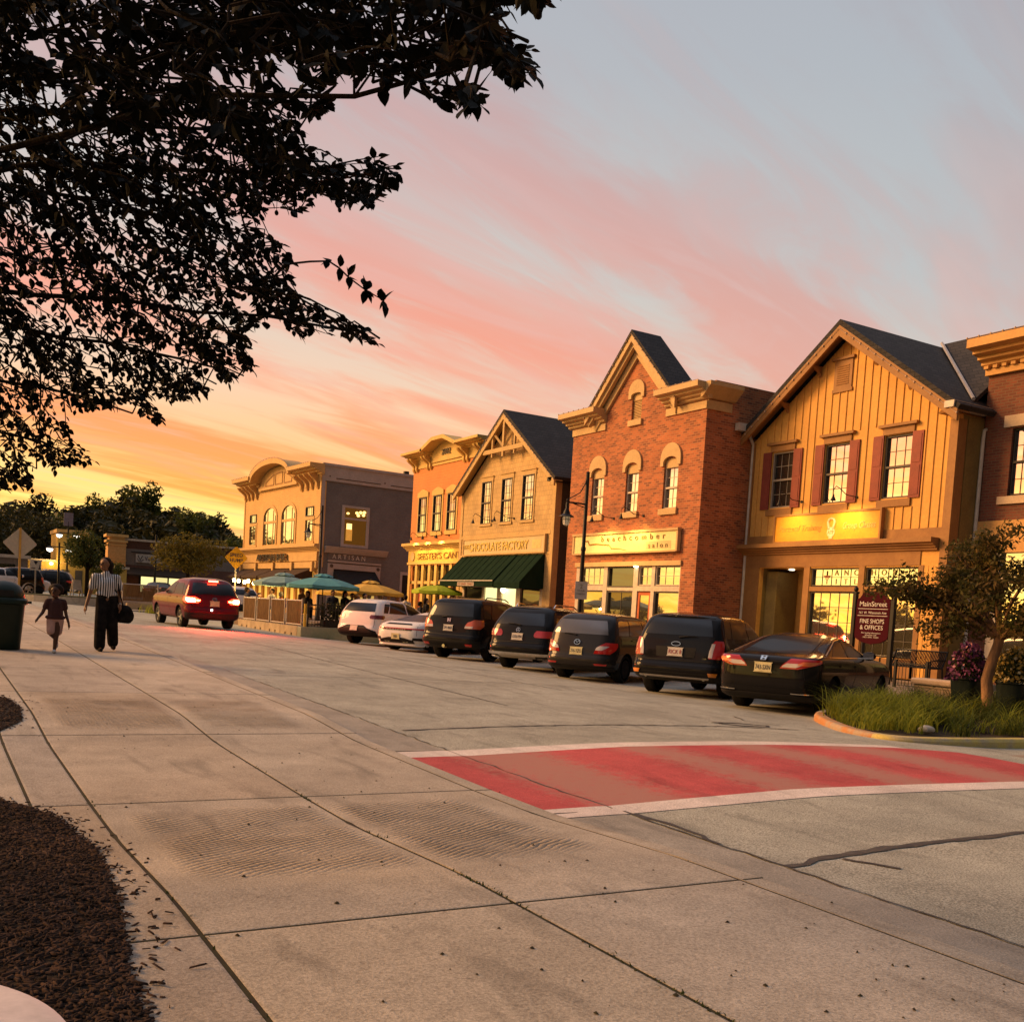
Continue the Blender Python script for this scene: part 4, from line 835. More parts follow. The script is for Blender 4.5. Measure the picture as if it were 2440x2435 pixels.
def scroll(p, x, z0, z1, out, m, wd=.16, y=0., name='bracket'):
    n = 12; pr = [(y+.02, z0)]
    for k in range(n+1):
        q = k/n; pr.append((y-.06-out*(q**1.6)*.92-.05*math.sin(q*9.5), z0+(z1-z0)*q))
    pr += [(y+.02, z1)]; return MB().prism(pr, x-wd/2, x+wd/2, 'x').build(name, m, p)
for x in (.42, .78, 2.1, 2.46, 6.2, 6.56, 7.9, 8.25): scroll(b, x, 8.2, 8.84, .5, M_ylt)
cornice(b, 0.0, 8.6, 4.08, 4.45, .4, M_ylt, 'storefront_cornice')
MB().box(.25, 8.4, -.06, .02, 3.48, 4.08).build('sign_band', mat('sign_band_yellow', (.72, .48, .10), .6), b)
MB().box(.2, 8.45, -.1, .02, 3.36, 3.48).build('trim', M_ylt, b)
text('lettering', "SEESTER'S CANTINA", .32, (4.5, -.075, 3.62), mat('cantina_lettering', (.33, .17, .03), .6), b, depth=.02, width=6.1, bold=.004)
MB().lathe([(.24, -.03), (.22, .0)], 10, (.85, -.075, 3.78), 'y').build('sun_emblem', M_crm, b)
pc = MB()
for x in (.3, 1.15, 1.95, 2.75, 3.5, 4.3, 5.2, 6.1, 7.0, 7.9): pc.box(x, x+.26, -.05, .13, 0, 3.36)
pc.box(.5, 8.0, 0, .12, 2.35, 2.5).build('storefront_frame', M_ylt, b)
MB().box(.7, 8.0, .1, .12, .3, 3.3).build('shop_window', M_gdark, b); MB().box(1.42, 1.95, .09, .099, .4, 2.1).build('door', mat('door_coral', (.5, .1, .05), .6), b)
for x in (1.9, 3.3, 4.9): gooseneck(b, x, 4.75, out=.7, energy=80)

# ---------------------------------------------------------------- corner building with the arched parapet
a_ = R_(3.2); UX = np.array([math.sin(a_), -math.cos(a_)])
M_pch = lapmat('peach_clapboard', (.64, .365, .11), .135)
M_pt = mat('peach_trim', (.64, .40, .15), .6, col2=(.56, .35, .13), scale=2)
M_drk = lapmat('charcoal_clapboard', (.185, .172, .158), .135, rough=.7)
M_gry = mat('grey_trim', (.46, .42, .39), .65, col2=(.40, .37, .34), scale=2)
b = B('corner_building', 21-UX[0]*14.1, 60.5-UX[1]*14.1, .35, 'two storey corner restaurant, peach front with an arched parapet and charcoal side', 3.2)
W = 14.1
an = lambda x0, x1: arch(x0, x1, 4.75, 6.55, 7.22, 12)
holes = [rect(1.3, 2.6, 4.75, 6.95), an(4.15, 6.55), an(7.6, 10.0), rect(11.8, 13.05, 4.75, 6.95), rect(.6, 13.4, .3, 3.1)]
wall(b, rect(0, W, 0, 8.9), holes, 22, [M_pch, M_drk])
for x0, x1 in ((1.3, 2.6), (11.8, 13.05)):
    win(b, x0, x1, 4.77, 6.16, 2, 1, M_pt, M_glass, mid=False, casing=.16, y=-.03, bar=.05); win(b, x0, x1, 6.34, 6.93, 3, 1, M_sash, M_glass, mid=False, y=-.03); MB().box(x0, x1, -.02, .1, 6.16, 6.34).build('window_trim', M_pt, b)
for x0, x1 in ((4.15, 6.55), (7.6, 10.0)):
    n = 14; c = (x0+x1)/2; o_ = [(x0-.2, 4.75), (x0-.2, 6.55)]+[(c+(x1-x0+.4)/2*math.cos(math.pi*(1-k/n)), 6.55+.9*math.sin(math.pi*k/n)) for k in range(1, n)]+[(x1+.2, 6.55), (x1+.2, 4.75)]
    i_ = [(x1, 4.75), (x1, 6.55)]+[(c+(x1-x0)/2*math.cos(math.pi*k/n), 6.55+.67*math.sin(math.pi*k/n)) for k in range(1, n)]+[(x0, 6.55), (x0, 4.75)]
    f = MB().prism(o_+i_, -.05, .03, 'y').box(x0, x1, -.02, .03, 6.18, 6.34)
    for q in (.27, .73): xq = x0+(x1-x0)*q; f.box(xq-.05, xq+.05, .0, .03, 4.75, 7.05 if .2 < q < .8 else 6.8)
    fo = f.build('window', M_pt, b); MB().prism(arch(x0, x1, 4.75, 6.55, 7.22, 14), .02, .035, 'y').build('pane', M_glass, fo)
    [MB().box(q0, q0+.28, .012, .019, 4.8, 6.7).build('curtain', M_int, fo) for q0 in (x0+.02, x1-.3)]
MB().box(-.02, W+.02, -.06, .02, 8.4, 8.9).box(W-.16, W+.03, -.04, .3, 3.2, 8.4).box(-.03, .14, -.04, .02, 3.2, 8.4).build('trim', M_pt, b)
for x0, x1 in ((-.3, 3.2), (10.5, 14.45)): cornice(b, x0, x1, 8.75, 9.4, .95, M_pt); fairy(b, [(x0, -.95, 9.42), (x1, -.95, 9.42)])
MB().box(10.4, 14.1, 0, .6, 8.9, 9.35).box(0, 3.3, 0, .6, 8.9, 9.35).build('parapet', M_pt, b)
for x in (.25, .95, 1.7, 2.6, 11.0, 11.9, 12.7, 13.6): scroll(b, x, 7.95, 8.85, .72, M_pt, .22)
n = 20; c = 6.85
arc = lambda ex, h, z: [(c+(3.55+ex)*math.cos(math.pi*(1-k/n)), z+h*math.sin(math.pi*k/n)) for k in range(n+1)]
MB().prism([(3.3, 8.5), (10.4, 8.5)]+arc(0, 1.0, 8.9)[::-1], -.08, .4, 'y').build('arched_parapet', M_pt, b)
o_ = arc(.25, 1.15, 9.12); i_ = arc(-.05, .95, 9.0)[::-1]; MB().prism(o_+i_, -.85, .5, 'y').build('arched_cornice', M_pt, b); fairy(b, [(x, -.87, z+.05) for x, z in o_])
pn = MB()
for x0, x1, h0, h1 in ((4.4, 6.0, 8.95, 9.4), (6.25, 7.6, 9.4, 9.45), (7.85, 9.3, 9.4, 9.0)):
    for s0, s1 in ((x0, x0+.07), (x1-.07, x1)): pn.box(s0, s1, -.11, -.07, 8.7, (h0 if s0 == x0 else h1)+.05)
    pn.box(x0+.07, x1-.07, -.105, -.07, 8.7, 8.77); pn.prism([(x0+.07, h0), (x1-.07, h1), (x1-.07, h1+.07), (x0+.07, h0+.07)], -.105, -.07, 'y')
pn.build('parapet_panel', M_brn, b); MB().box(3.3, 10.4, -.2, -.05, 8.46, 8.62).build('trim', M_pt, b)
cornice(b, -.5, W+.35, 4.12, 4.58, .45, M_pt, 'storefront_cornice'); MB().box(0, W, -.12, .02, 3.55, 4.12).box(0, W, -.16, .02, 3.12, 3.5).build('sign_band', M_pt, b)
for x in (.3, 3.5, 6.9, 10.3, 13.7): MB().box(x-.14, x+.14, -.3, .02, 2.9, 3.5).build('bracket', M_pt, b)
sg = text('shop_sign', 'ARTISAN BAR', .44, (0, 0, 0), mat('mirror_lettering', (.55, .5, .45), .15, .9), None, depth=.16, width=5.6, bold=.03)
sg.matrix_world = Matrix.Translation((21-UX[0]*14.1, 60.5-UX[1]*14.1, .35)) @ Matrix.Rotation(R_(-86.8), 4, 'Z') @ Matrix.Translation((6.6, -.18, 3.64)); tag(sg, 'raised metal letters on the peach front of the corner restaurant', 'sign')
M_bawn = mat('brown_awning', (.06, .035, .02), .8)
for x0, x1 in ((.5, 3.4), (3.6, 6.8), (7.0, 10.2), (10.4, 13.3)): MB().add([(x0, -.02, 3.12), (x1, -.02, 3.12), (x1, -1.3, 2.55), (x0, -1.3, 2.55), (x0, -1.3, 2.4), (x1, -1.3, 2.4), (x0, -.02, 2.4), (x1, -.02, 2.4)], [(0, 1, 2, 3), (3, 2, 5, 4), (0, 3, 4, 6), (1, 7, 5, 2)]).build('awning', M_bawn, b, recalc=False)
M_wood = mat('lit_wood', (.55, .27, .06), .6, col2=(.42, .2, .045), scale=3)
sf = MB()
for k in range(11): sf.box(.6+k*1.22, .95+k*1.22, -.05, .1, .3, 3.1)
sf.build('storefront_frame', M_wood, b); MB().box(.6, 13.4, .08, .1, .3, 3.1).build('lit_window', emat('lit_glass_warm', (1, .55, .08), .75, (.4, .25, .06)), b)
# charcoal side (plane x = W)
MB().box(W, W+.06, .0, 22, 8.45, 9.35).box(W, W+.13, -.02, 22, 9.35, 9.5).box(W, W+.04, .0, .22, 0, 8.45).build('side_parapet', M_gry, b)
rc = MB()
for y0 in (.9, 4.6, 8.3): rc.box(W+.06, W+.075, y0, y0+3.0, 8.62, 8.67).box(W+.06, W+.075, y0-.45, y0-.37, 8.7, 8.78)
rc.build('parapet_recess', M_sash, b)
sw_ = MB().box(W, W+.07, 1.39, 1.58, 4.55, 7.1).box(W, W+.07, 3.06, 3.25, 4.55, 7.1).box(W, W+.07, 1.58, 3.06, 6.96, 7.1).box(W, W+.07, 1.58, 3.06, 4.55, 4.72).box(W, W+.06, 1.58, 3.06, 6.24, 6.36).build('side_window', M_gry, b)
MB().box(W, W+.01, 1.58, 3.06, 4.72, 6.96).build('pane', mat('amber_window', (.06, .03, .012), .2, emit=(1, .42, .05), estr=.07), sw_)
li = MB().ball((W+.02, 1.8, 6.62), .1, .1, .07)
for y, z in ((2.5, 6.55), (2.65, 6.75), (2.85, 6.6), (2.4, 6.7), (2.9, 6.78)): li.ball((W+.02, y, z), .09, .11, .09)
li.box(W+.012, W+.02, 1.75, 2.1, 5.65, 6.0).build('interior_lamp', emat('interior_lamp', (1, .62, .18), 2.2), sw_)
MB().box(W+.012, W+.016, 1.72, 2.14, 4.95, 5.65).build('lamp_base', emat('lamp_base', (1, .5, .08), .3), sw_)
cn = MB().prism([(W, 4.1), (W+.12, 4.12), (W+.3, 4.38), (W+.36, 4.5), (W, 4.5)], .35, 4.55, 'y'); cn.build('side_cornice', M_gry, b)
MB().box(W, W+.08, .62, 4.18, 3.15, 3.48).box(W, W+.1, .6, 4.2, 3.56, 3.68).box(W, W+.07, .62, 1.0, 0, 3.15).box(W, W+.07, 3.84, 4.18, 0, 3.15).build('side_door_frame', M_gry, b)
MB().box(W, W+.05, .6, 4.2, 3.7, 4.1).build('side_sign_band', M_drk, b)
tm = text_mb('ARTISAN', .28, width=2.2, depth=.02, space=1.6); tm.xf(lambda p: (W+.06-p[1], 2.0+p[0], 3.78+p[2])); tm.build('lettering', M_wlet, b, recalc=False)
for y in (.85, 4.0): MB().lathe([(.11, 0), (.11, .03)], 12, (W+.08, y, 3.32), 'x').build('rosette', M_sash, b)
MB().add([(W+.02, 1.0, 3.12), (W+.02, 3.84, 3.12), (W+1.2, 3.84, 2.3), (W+1.2, 1.0, 2.3), (W+1.2, 1.0, 2.1), (W+1.2, 3.84, 2.1), (W, 1.0, 2.1), (W, 3.84, 2.1)], [(0, 1, 2, 3), (3, 2, 5, 4), (0, 3, 4, 6), (1, 7, 5, 2)]).build('side_awning', M_black, b, recalc=False)
MB().box(W, W+.03, 1.0, 3.84, .1, 2.3).build('side_glass', emat('lit_doorway', (1, .62, .15), .5, (.3, .2, .05)), b)
MB().box(W, W+.06, 5.6, 5.75, 0, 3.3).box(W, W+.06, 5.75, 7.2, 3.1, 3.3).build('side_door_frame', M_gry, b); MB().box(W, W+.03, 5.75, 7.2, 0, 3.1).build('side_door', M_black, b)
MB().lathe([(.2, 8.9), (.2, 10.2)], 12, (10.5, 7.5, 0)).build('flue', M_black, b); MB().lathe([(.21, 9.95), (.21, 10.0)], 12, (10.5, 7.5, 0)).lathe([(.21, 9.75), (.21, 9.82)], 12, (10.5, 7.5, 0)).build('flue_band', M_white, b)

# ---------------------------------------------------------------- dark red brick building at the right edge
M_db = brickmat('dark_brick', (.19, .055, .028), (.10, .03, .02), (.16, .09, .05))
M_och = mat('ochre_trim', (.62, .34, .11), .6, col2=(.55, .3, .1), scale=2); M_sand = mat('sandstone', (.58, .44, .30), .8, col2=(.5, .37, .25), scale=3, bump=.3)
b = B('dark_brick_building', 24.5, 17.9, .2, 'dark red brick building with an ochre dentil cornice cut off by the right edge')
wall(b, rect(.02, 9, 0, 8.9), [rect(.85, 2.2, 4.98, 6.72), rect(3.4, 4.8, 4.98, 6.72), rect(.66, 8.5, .2, 3.5)], 12, M_db)
win(b, .85, 2.2, 4.98, 6.72, 5, 4, M_black, M_glass, y=.1); win(b, 3.4, 4.8, 4.98, 6.72, 4, 4, M_black, M_glass, y=.1)
for x0, x1 in ((.62, 2.45), (3.15, 5.05)): MB().box(x0, x1, -.05, .02, 6.76, 7.06).build('lintel', M_sand, b); MB().box(x0, x1, -.08, .05, 4.76, 4.96).build('sill', M_sand, b)
MB().box(.1, 9, -.06, .02, 4.05, 4.34).box(.1, 9, -.08, .02, 3.5, 4.05).build('belt_course', M_och, b)
cornice(b, -.15, 9.3, 8.42, 9.03, .8, M_och); MB().box(-.02, 9, -.12, .02, 8.18, 8.34).build('frieze', M_och, b)
dn = MB()
for k in range(34): dn.box(-.02+k*.26, .11+k*.26, -.2, -.05, 8.34, 8.42)
dn.build('dentils', M_och, b); MB().box(.02, 9, 0.1, 12, 8.9, 9.0).build('parapet', M_db, b); fairy(b, [(-.15, -.8, 9.06), (5, -.8, 9.06)])
MB().box(.62, .86, -.03, .1, .2, 3.5).box(2.9, 3.1, -.03, .1, .2, 3.5).box(.86, 2.9, -.02, .1, 2.7, 2.85).build('storefront_frame', M_crms, b)
MB().box(.86, 2.9, .08, .1, .3, 2.7).box(.86, 2.9, .08, .1, 2.85, 3.5).build('shop_window', M_glass2, b); MB().box(3.1, 8.5, .08, .1, .2, 3.5).build('shop_window', M_gdark, b)
# ================================================================ vehicles
M_tyre = mat('tyre_rubber', (.010, .010, .010), .9, spec=.1, col2=(.018, .017, .016))
M_rim = mat('alloy_rim', (.42, .40, .38), .3, metal=.8)
M_plast = mat('black_plastic', (.011, .010, .010), .6, spec=.2)
M_cargl = glassmat('car_glass', (.006, .006, .006), mirror=.04, rough=.03)
M_tail = mat('red_lens', (.30, .010, .010), .12, coat=1, emit=(1, .03, .01), estr=.06)
M_clear = mat('clear_lens', (.55, .48, .45), .12, coat=1)
M_amber = mat('amber_lens', (.75, .25, .03), .15, coat=1)
M_chrome = mat('chrome', (.75, .72, .68), .12, metal=1)
M_plate = mat('plate_white', (.62, .56, .50), .5); M_platey = mat('plate_yellow', (.66, .58, .32), .5); M_ink = mat('plate_ink', (.06, .05, .07), .6); M_inkr = mat('plate_ink_red', (.35, .04, .03), .6)
M_brake = emat('brake_light', (1, .05, .015), 70, (.6, .05, .03)); M_brakec = emat('brake_light_core', (1, .35, .10), 90, (.8, .3, .1)); M_halo = emat('tail_band', (1, .02, .008), 14, (.5, .02, .02))
def paint(name, c, rough=.22, metal=.0):
    return mat(name, c, rough, metal=metal, col2=tuple(x*.93 for x in c), scale=2, coat=.30, spec=.04)
BODIES = {  # z, xr, xf, half width, corner radius   (x from the rear axle, m)
 'suv': dict(L=4.75, wb=2.75, ro=.98, tr=.80, wr=.365, T=[(.30, -.72, 3.35, .80, .18), (.36, -.92, 3.55, .90, .22), (.46, -1.02, 3.68, .93, .26), (.62, -1.03, 3.74, .945, .28), (.70, -.965, 3.75, .95, .28), (.80, -.95, 3.75, .95, .28), (.93, -.93, 3.70, .945, .27), (1.03, -.90, 3.50, .93, .25), (1.09, -.885, 2.95, .915, .24), (1.14, -.87, 2.30, .895, .23), (1.24, -.82, 2.05, .86, .22), (1.38, -.74, 1.80, .80, .22), (1.50, -.65, 1.55, .74, .22), (1.58, -.56, 1.35, .69, .22), (1.635, -.44, 1.1, .62, .24), (1.665, -.2, .8, .5, .24), (1.68, .15, .45, .3, .15)]),
 'boxy': dict(L=4.9, wb=2.82, ro=1.02, tr=.84, wr=.38, T=[(.32, -.78, 3.4, .84, .16), (.38, -.95, 3.6, .94, .2), (.48, -1.07, 3.74, .97, .22), (.65, -1.08, 3.82, .985, .24), (.73, -1.01, 3.83, .99, .24), (.84, -1.0, 3.84, .99, .24), (1.0, -.98, 3.80, .985, .23), (1.10, -.96, 3.62, .97, .22), (1.16, -.95, 2.9, .955, .21), (1.22, -.94, 2.35, .935, .2), (1.34, -.9, 2.05, .90, .2), (1.50, -.84, 1.75, .85, .2), (1.63, -.77, 1.5, .80, .2), (1.71, -.68, 1.3, .75, .22), (1.755, -.55, 1.0, .67, .24), (1.78, -.3, .7, .55, .24), (1.79, .1, .4, .3, .15)]),
 'van': dict(L=4.6, wb=2.75, ro=.92, tr=.76, wr=.325, T=[(.25, -.70, 3.3, .76, .2), (.32, -.88, 3.45, .84, .26), (.42, -.96, 3.58, .865, .3), (.55, -.965, 3.66, .875, .32), (.63, -.905, 3.66, .88, .32), (.76, -.895, 3.66, .88, .32), (.90, -.86, 3.58, .875, .31), (1.0, -.83, 3.3, .865, .3), (1.07, -.81, 2.9, .855, .29), (1.13, -.79, 2.5, .84, .28), (1.24, -.74, 2.2, .81, .26), (1.36, -.67, 1.9, .765, .25), (1.46, -.6, 1.65, .715, .25), (1.53, -.5, 1.4, .66, .25), (1.575, -.38, 1.1, .59, .25), (1.60, -.15, .8, .48, .22), (1.612, .15, .45, .28, .14)]),
 'sedan': dict(L=4.88, wb=2.83, ro=1.10, tr=.80, wr=.335, T=[(.22, -.84, 3.35, .78, .2), (.29, -1.0, 3.55, .87, .28), (.42, -1.06, 3.68, .905, .34), (.58, -1.08, 3.74, .925, .36), (.72, -1.075, 3.74, .93, .36), (.82, -1.07, 3.68, .928, .35), (.90, -1.065, 3.5, .92, .33), (.97, -1.05, 3.1, .905, .3), (1.015, -.96, 2.6, .88, .28), (1.045, -.66, 2.3, .85, .26), (1.10, -.42, 2.05, .82, .25), (1.20, -.12, 1.75, .76, .25), (1.30, .2, 1.48, .70, .25), (1.38, .52, 1.22, .63, .24), (1.425, .78, .98, .5, .15), (1.44, .85, .92, .3, .03)]),
 'coupe': dict(L=4.52, wb=2.45, ro=1.03, tr=.80, wr=.345, T=[(.17, -.74, 3.2, .81, .24), (.25, -.93, 3.38, .89, .34), (.38, -1.0, 3.46, .925, .4), (.52, -1.02, 3.48, .935, .44), (.66, -1.0, 3.44, .935, .45), (.76, -.96, 3.3, .925, .44), (.83, -.90, 3.0, .905, .42), (.89, -.78, 2.6, .875, .4), (.94, -.58, 2.2, .84, .38), (.99, -.32, 1.95, .79, .34), (1.06, .02, 1.75, .725, .3), (1.14, .38, 1.55, .66, .27), (1.21, .68, 1.35, .60, .25), (1.265, .92, 1.18, .48, .12), (1.285, 1.0, 1.1, .3, .04)]),
}
class Body:
    NR, NC, NSD = 6, 5, 22
    def __init__(s, kind, sw=1., sl=1., sh=1.):
        d = BODIES[kind]; s.d = d; T = np.array(d['T']); T[:, 0] *= sh; T[:, 1] *= sl; T[:, 2] *= sl; T[:, 3] *= sw; s.T = T; s.wb = d['wb']*sl; s.tr = d['tr']*sw; s.wr = d['wr']; s.ztop = T[-1, 0]; s.crown = {'suv': .09, 'van': .09, 'boxy': .07}.get(kind, .06); T[:, 4] *= {'suv': 1.3, 'van': 1.2, 'boxy': 1.25}.get(kind, 1.)
        zz = np.linspace(T[0, 0], T[-1, 0], 160); s.zz = zz; C = []
        for j in range(1, 5):
            a = np.interp(zz, T[:, 0], T[:, j]); k = np.ones(7)/7; ap = np.pad(a, 3, mode='edge'); C.append(np.convolve(ap, k, 'valid'))
        s.C = C
    def tab(s, z): return [np.interp(z, s.zz, c) for c in s.C]
    def P(s, z, p):                                                   # p 0..5 : rear, corner, side, corner, front
        sg = 1 if p >= 0 else -1; p = abs(p); xr, xf, w, r = s.tab(z); r = min(r, w*.9, (xf-xr)/2*.9); cr = s.crown*min(1, (xf-xr)/2)
        if p <= 1: y = (w-r)*p; return Vector((xr+cr*(y/w)**2, sg*y, z))
        if p <= 2:
            a = (p-1)*math.pi/2; cx_ = xr+cr*((w-r)/w)**2+r; return Vector((cx_-r*math.cos(a), sg*(w-r+r*math.sin(a)), z))
        if p <= 3:
            x0 = xr+cr*((w-r)/w)**2+r; x1 = xf-cr-r; q = p-2; x = x0+(x1-x0)*q; return Vector((x, sg*(w+.012*math.sin(math.pi*q)), z))
        if p <= 4:
            a = (p-3)*math.pi/2; return Vector((xf-cr-r+r*math.sin(a), sg*(w-r+r*math.cos(a)), z))
        y = (w-r)*(5-p); return Vector((xf-cr*(y/w)**2, sg*y, z))
    def pside(s, z, x):
        a, b = s.P(z, 2.0).x, s.P(z, 3.0).x; return 2+(x-a)/(b-a)
    def prear(s, z, y):
        xr, xf, w, r = s.tab(z); sg = 1 if y >= 0 else -1; y = abs(y)
        if y <= w-r: return sg*y/(w-r)
        return sg*(1+math.asin(min(1, (y-(w-r))/r))/(math.pi/2))
    def nrm(s, z, p):
        e = .004; a = s.P(z, p+e if abs(p) < 4.9 else p-e)-s.P(z, p-e); 
        b = s.P(min(z+.012, s.ztop), p)-s.P(max(z-.012, s.zz[0]), p); n = a.cross(b); 
        if n.length < 1e-9: return Vector((0, 0, 1))
        n.normalize(); c = s.P(z, p); ctr = Vector((np.clip(c.x, .3, 2.2), 0, .75))
        return n if n.dot(c-ctr) > 0 else -n
    def shell(s):
        lv = sorted(set(list(np.round(s.T[:, 0], 4))+list(np.round((s.T[1:, 0]+s.T[:-1, 0])/2, 4)))); ps = [k/s.NR for k in range(s.NR)]+[1+k/s.NC for k in range(s.NC)]+[2+k/s.NSD for k in range(s.NSD)]+[3+k/s.NC for k in range(s.NC)]+[4+k/s.NR for k in range(s.NR+1)]
        allp = ps+[-p for p in ps[-2:0:-1]]; n = len(allp); v = []; f = []
        for z in lv: v += [s.P(float(z), p) for p in allp]
        for i in range(len(lv)-1):
            for k in range(n): f.append((i*n+k, i*n+(k+1) % n, (i+1)*n+(k+1) % n, (i+1)*n+k))
        f += [tuple(range(n-1, -1, -1)), tuple(range((len(lv)-1)*n, len(lv)*n))]
        return MB().add(v, f)
    def patch(s, rows, off=.006, n=8, mb=None, sub=3):
        """rows of (z, p0, p1) lofted over the body and lifted off it, with a skirt back to the paint"""
        R2 = []
        for a, b in zip(rows[:-1], rows[1:]):
            for k in range(sub): q = k/sub; R2.append(tuple(a[i]+(b[i]-a[i])*q for i in range(3)))
        R2.append(rows[-1]); v = []; f = []; m = len(R2); N_ = n+1
        for lift in (off, -.01):
            for z, p0, p1 in R2:
                for k in range(N_):
                    p = p0+(p1-p0)*k/n; v.append(s.P(z, p)+s.nrm(z, p)*lift)
        for i in range(m-1):
            for k in range(n): f.append((i*N_+k, i*N_+k+1, (i+1)*N_+k+1, (i+1)*N_+k))
        ring = [k for k in range(N_)]+[i*N_+n for i in range(1, m)]+[(m-1)*N_+k for k in range(n-1, -1, -1)]+[i*N_ for i in range(m-2, 0, -1)]; o = m*N_; L_ = len(ring)
        f += [(ring[k], ring[(k+1) % L_], o+ring[(k+1) % L_], o+ring[k]) for k in range(L_)]
        return (mb or MB()).add(v, f)
def on_rear(bd, z, y, off): 
    p = bd.prear(z, y); return bd.P(z, p)+bd.nrm(z, p)*off
def make_wheel(root, bd, x, sg, spokes=5, rim=None, steer=0):
    r = bd.wr; wd = .115; o = (x, sg*(bd.tr-.02), r)
    pr = [(r*.66, -wd), (r*.93, -wd), (r*.985, -wd*.8), (r, -wd*.5), (r, wd*.5), (r*.985, wd*.8), (r*.93, wd), (r*.66, wd), (r*.66, -wd)]
    w_ = MB().lathe(pr, 28, (0, 0, 0), 'y').build('wheel', M_tyre, root, o, smooth=True)
    m = MB().lathe([(r*.67, wd*.98), (r*.62, wd*.98), (r*.6, wd*.3)], 24, (0, 0, 0), 'y', 0, False).lathe([(r*.6, wd*.3), (r*.1, wd*.25), (0.001, wd*.25)], 24, (0, 0, 0), 'y', 1, False).lathe([(r*.17, wd*.3), (r*.15, wd*.75), (.001, wd*.8)], 12, (0, 0, 0), 'y')
    for k in range(spokes):
        a = 2*math.pi*k/spokes; c, s_ = math.cos(a), math.sin(a); st = len(m.v)
        m.box(.02, r*.64, wd*.45, wd*.86, -.028, .028); m.xf(lambda q: (q[0]*c-q[2]*s_, q[1]*(1 if q[0] > .1 else .9), q[0]*s_+q[2]*c), st)
    if sg < 0: m.xf(lambda q: (q[0], -q[1], q[2]))
    m.build('rim', [rim or M_rim, M_plast], w_, smooth=True)
    return w_
def car(name, kind, t, s, head, pm, label, cat='car', glass=None, sw=1., sl=1., sh=1., spokes=5, at='wheel', group=None, zoff=0., tails=None, plate=None, plate_z=.9, clad=True, simple=False, tint=1., logo=None, spoiler=.0, rails=False, exhaust=None, rim=None, extras=None, rearwin=None, glass_col=None):
    bd = Body(kind, sw, sl, sh); c, sn = math.cos(R_(head)), math.sin(R_(head))
    if at == 'wheel': rx, ry = t+sn*(bd.tr+.06), s-c*(bd.tr+.06)
    else: rx, ry = t, s
    fx, fy = rx+c*bd.wb, ry+sn*bd.wb; z0 = float(zroad(rx, ry)); z1 = float(zroad(fx, fy))
    root = empty(name, (rx, ry, z0+zoff), R_(head), label, cat, group); root.rotation_euler = (0, -math.atan2(z1-z0, bd.wb), R_(head))
    # body with the wheel arches cut out
    bo = bd.shell().build('body', [pm, M_plast], None, smooth=True, sharp=50)
    cm = MB()
    for x in (0, bd.wb):
        for sg in (1, -1): cm.lathe([(.001, -.22), (bd.wr*1.13, -.22), (bd.wr*1.13, .3), (.001, .3)], 28, (x, sg*(bd.tr-.0), bd.wr*1.02), 'y')
    co_ = cm.build('cut', M_plast); md = bo.modifiers.new('b', 'BOOLEAN'); md.object = co_; md.operation = 'DIFFERENCE'; md.solver = 'EXACT'; md.use_self = True
    bpy.context.view_layer.update(); me = bpy.data.meshes.new_from_object(bo.evaluated_get(bpy.context.evaluated_depsgraph_get()))
    bo.modifiers.clear(); bo.data = me; me.name = 'body'; bpy.data.objects.remove(co_); bo.parent = root
    bm = bmesh.new(); bm.from_mesh(me)
    for f in bm.faces:
        f.smooth = True
        cc = f.calc_center_median()
        if cc.z < bd.T[0, 0]+.02 or (abs(cc.y) < bd.tr-.17 and cc.z < bd.wr*2.2 and abs(f.normal.z) < .9 and f.calc_area() < .2 and abs(cc.x) < .5): f.material_index = 1
    for e in bm.edges:
        if len(e.link_faces) == 2 and e.calc_face_angle(0) > R_(45): e.smooth = False
    bm.to_mesh(me); bm.free()
    while len(me.materials) > 2: me.materials.pop()
    root['bd'] = 0; del root['bd']
    for x in (0, bd.wb):
        for sg in (1, -1): make_wheel(root, bd, x, sg, spokes, rim)
    # glass
    G = glass or {}
    zb = bd.T[-8, 0] if kind != 'coupe' else .95; zt = bd.ztop
    gm = glass_col or M_cargl
    rz0, rz1, ry0, ry1 = rearwin
    bd.patch([(rz0, -bd.prear(rz0, ry0), bd.prear(rz0, ry0)), ((rz0+rz1)/2, -bd.prear((rz0+rz1)/2, (ry0+ry1)/2*1.02), bd.prear((rz0+rz1)/2, (ry0+ry1)/2*1.02)), (rz1, -bd.prear(rz1, ry1), bd.prear(rz1, ry1))], .005, 14).build('rear_window', gm, root, smooth=True)
    for sg in (1, -1):
        for (za, xa0, xa1, zc, xc0, xc1) in G['side']:
            rw = [(za+(zc-za)*q, sg*bd.pside(za+(zc-za)*q, xa0+(xc0-xa0)*q), sg*bd.pside(za+(zc-za)*q, xa1+(xc1-xa1)*q)) for q in (0, .5, 1)]
            bd.patch(rw, .005, 8).build('side_window', gm, root, smooth=True)
        mz = bd.T[-8, 0]+.05; mp = bd.P(mz, bd.pside(mz, G['mirror'])*1.); q = (mp.x, sg*(abs(mp.y)+.13), mz+.02)
        mi = MB().ball(q, .07, .13, .085, 12, 8).tube([(q[0]+.03, q[1]-sg*.1, q[2]-.06), (mp.x+.04, sg*(abs(mp.y)-.02), mz-.06)], .03, 6).build('wing_mirror', pm, root, smooth=True)
        MB().box(q[0]-.074, q[0]-.05, q[1]-.1, q[1]+.1, q[2]-.055, q[2]+.055).build('mirror_glass', M_chrome, mi)
    # windscreen
    z0_, z1_ = G['front']; bd.patch([(z0_, 4.15, 5), (z1_, 4.2, 5)], .005, 8).build('windscreen', gm, root, smooth=True); bd.patch([(z0_, -5, -4.15), (z1_, -5, -4.2)], .005, 8).build('windscreen', gm, root, smooth=True)
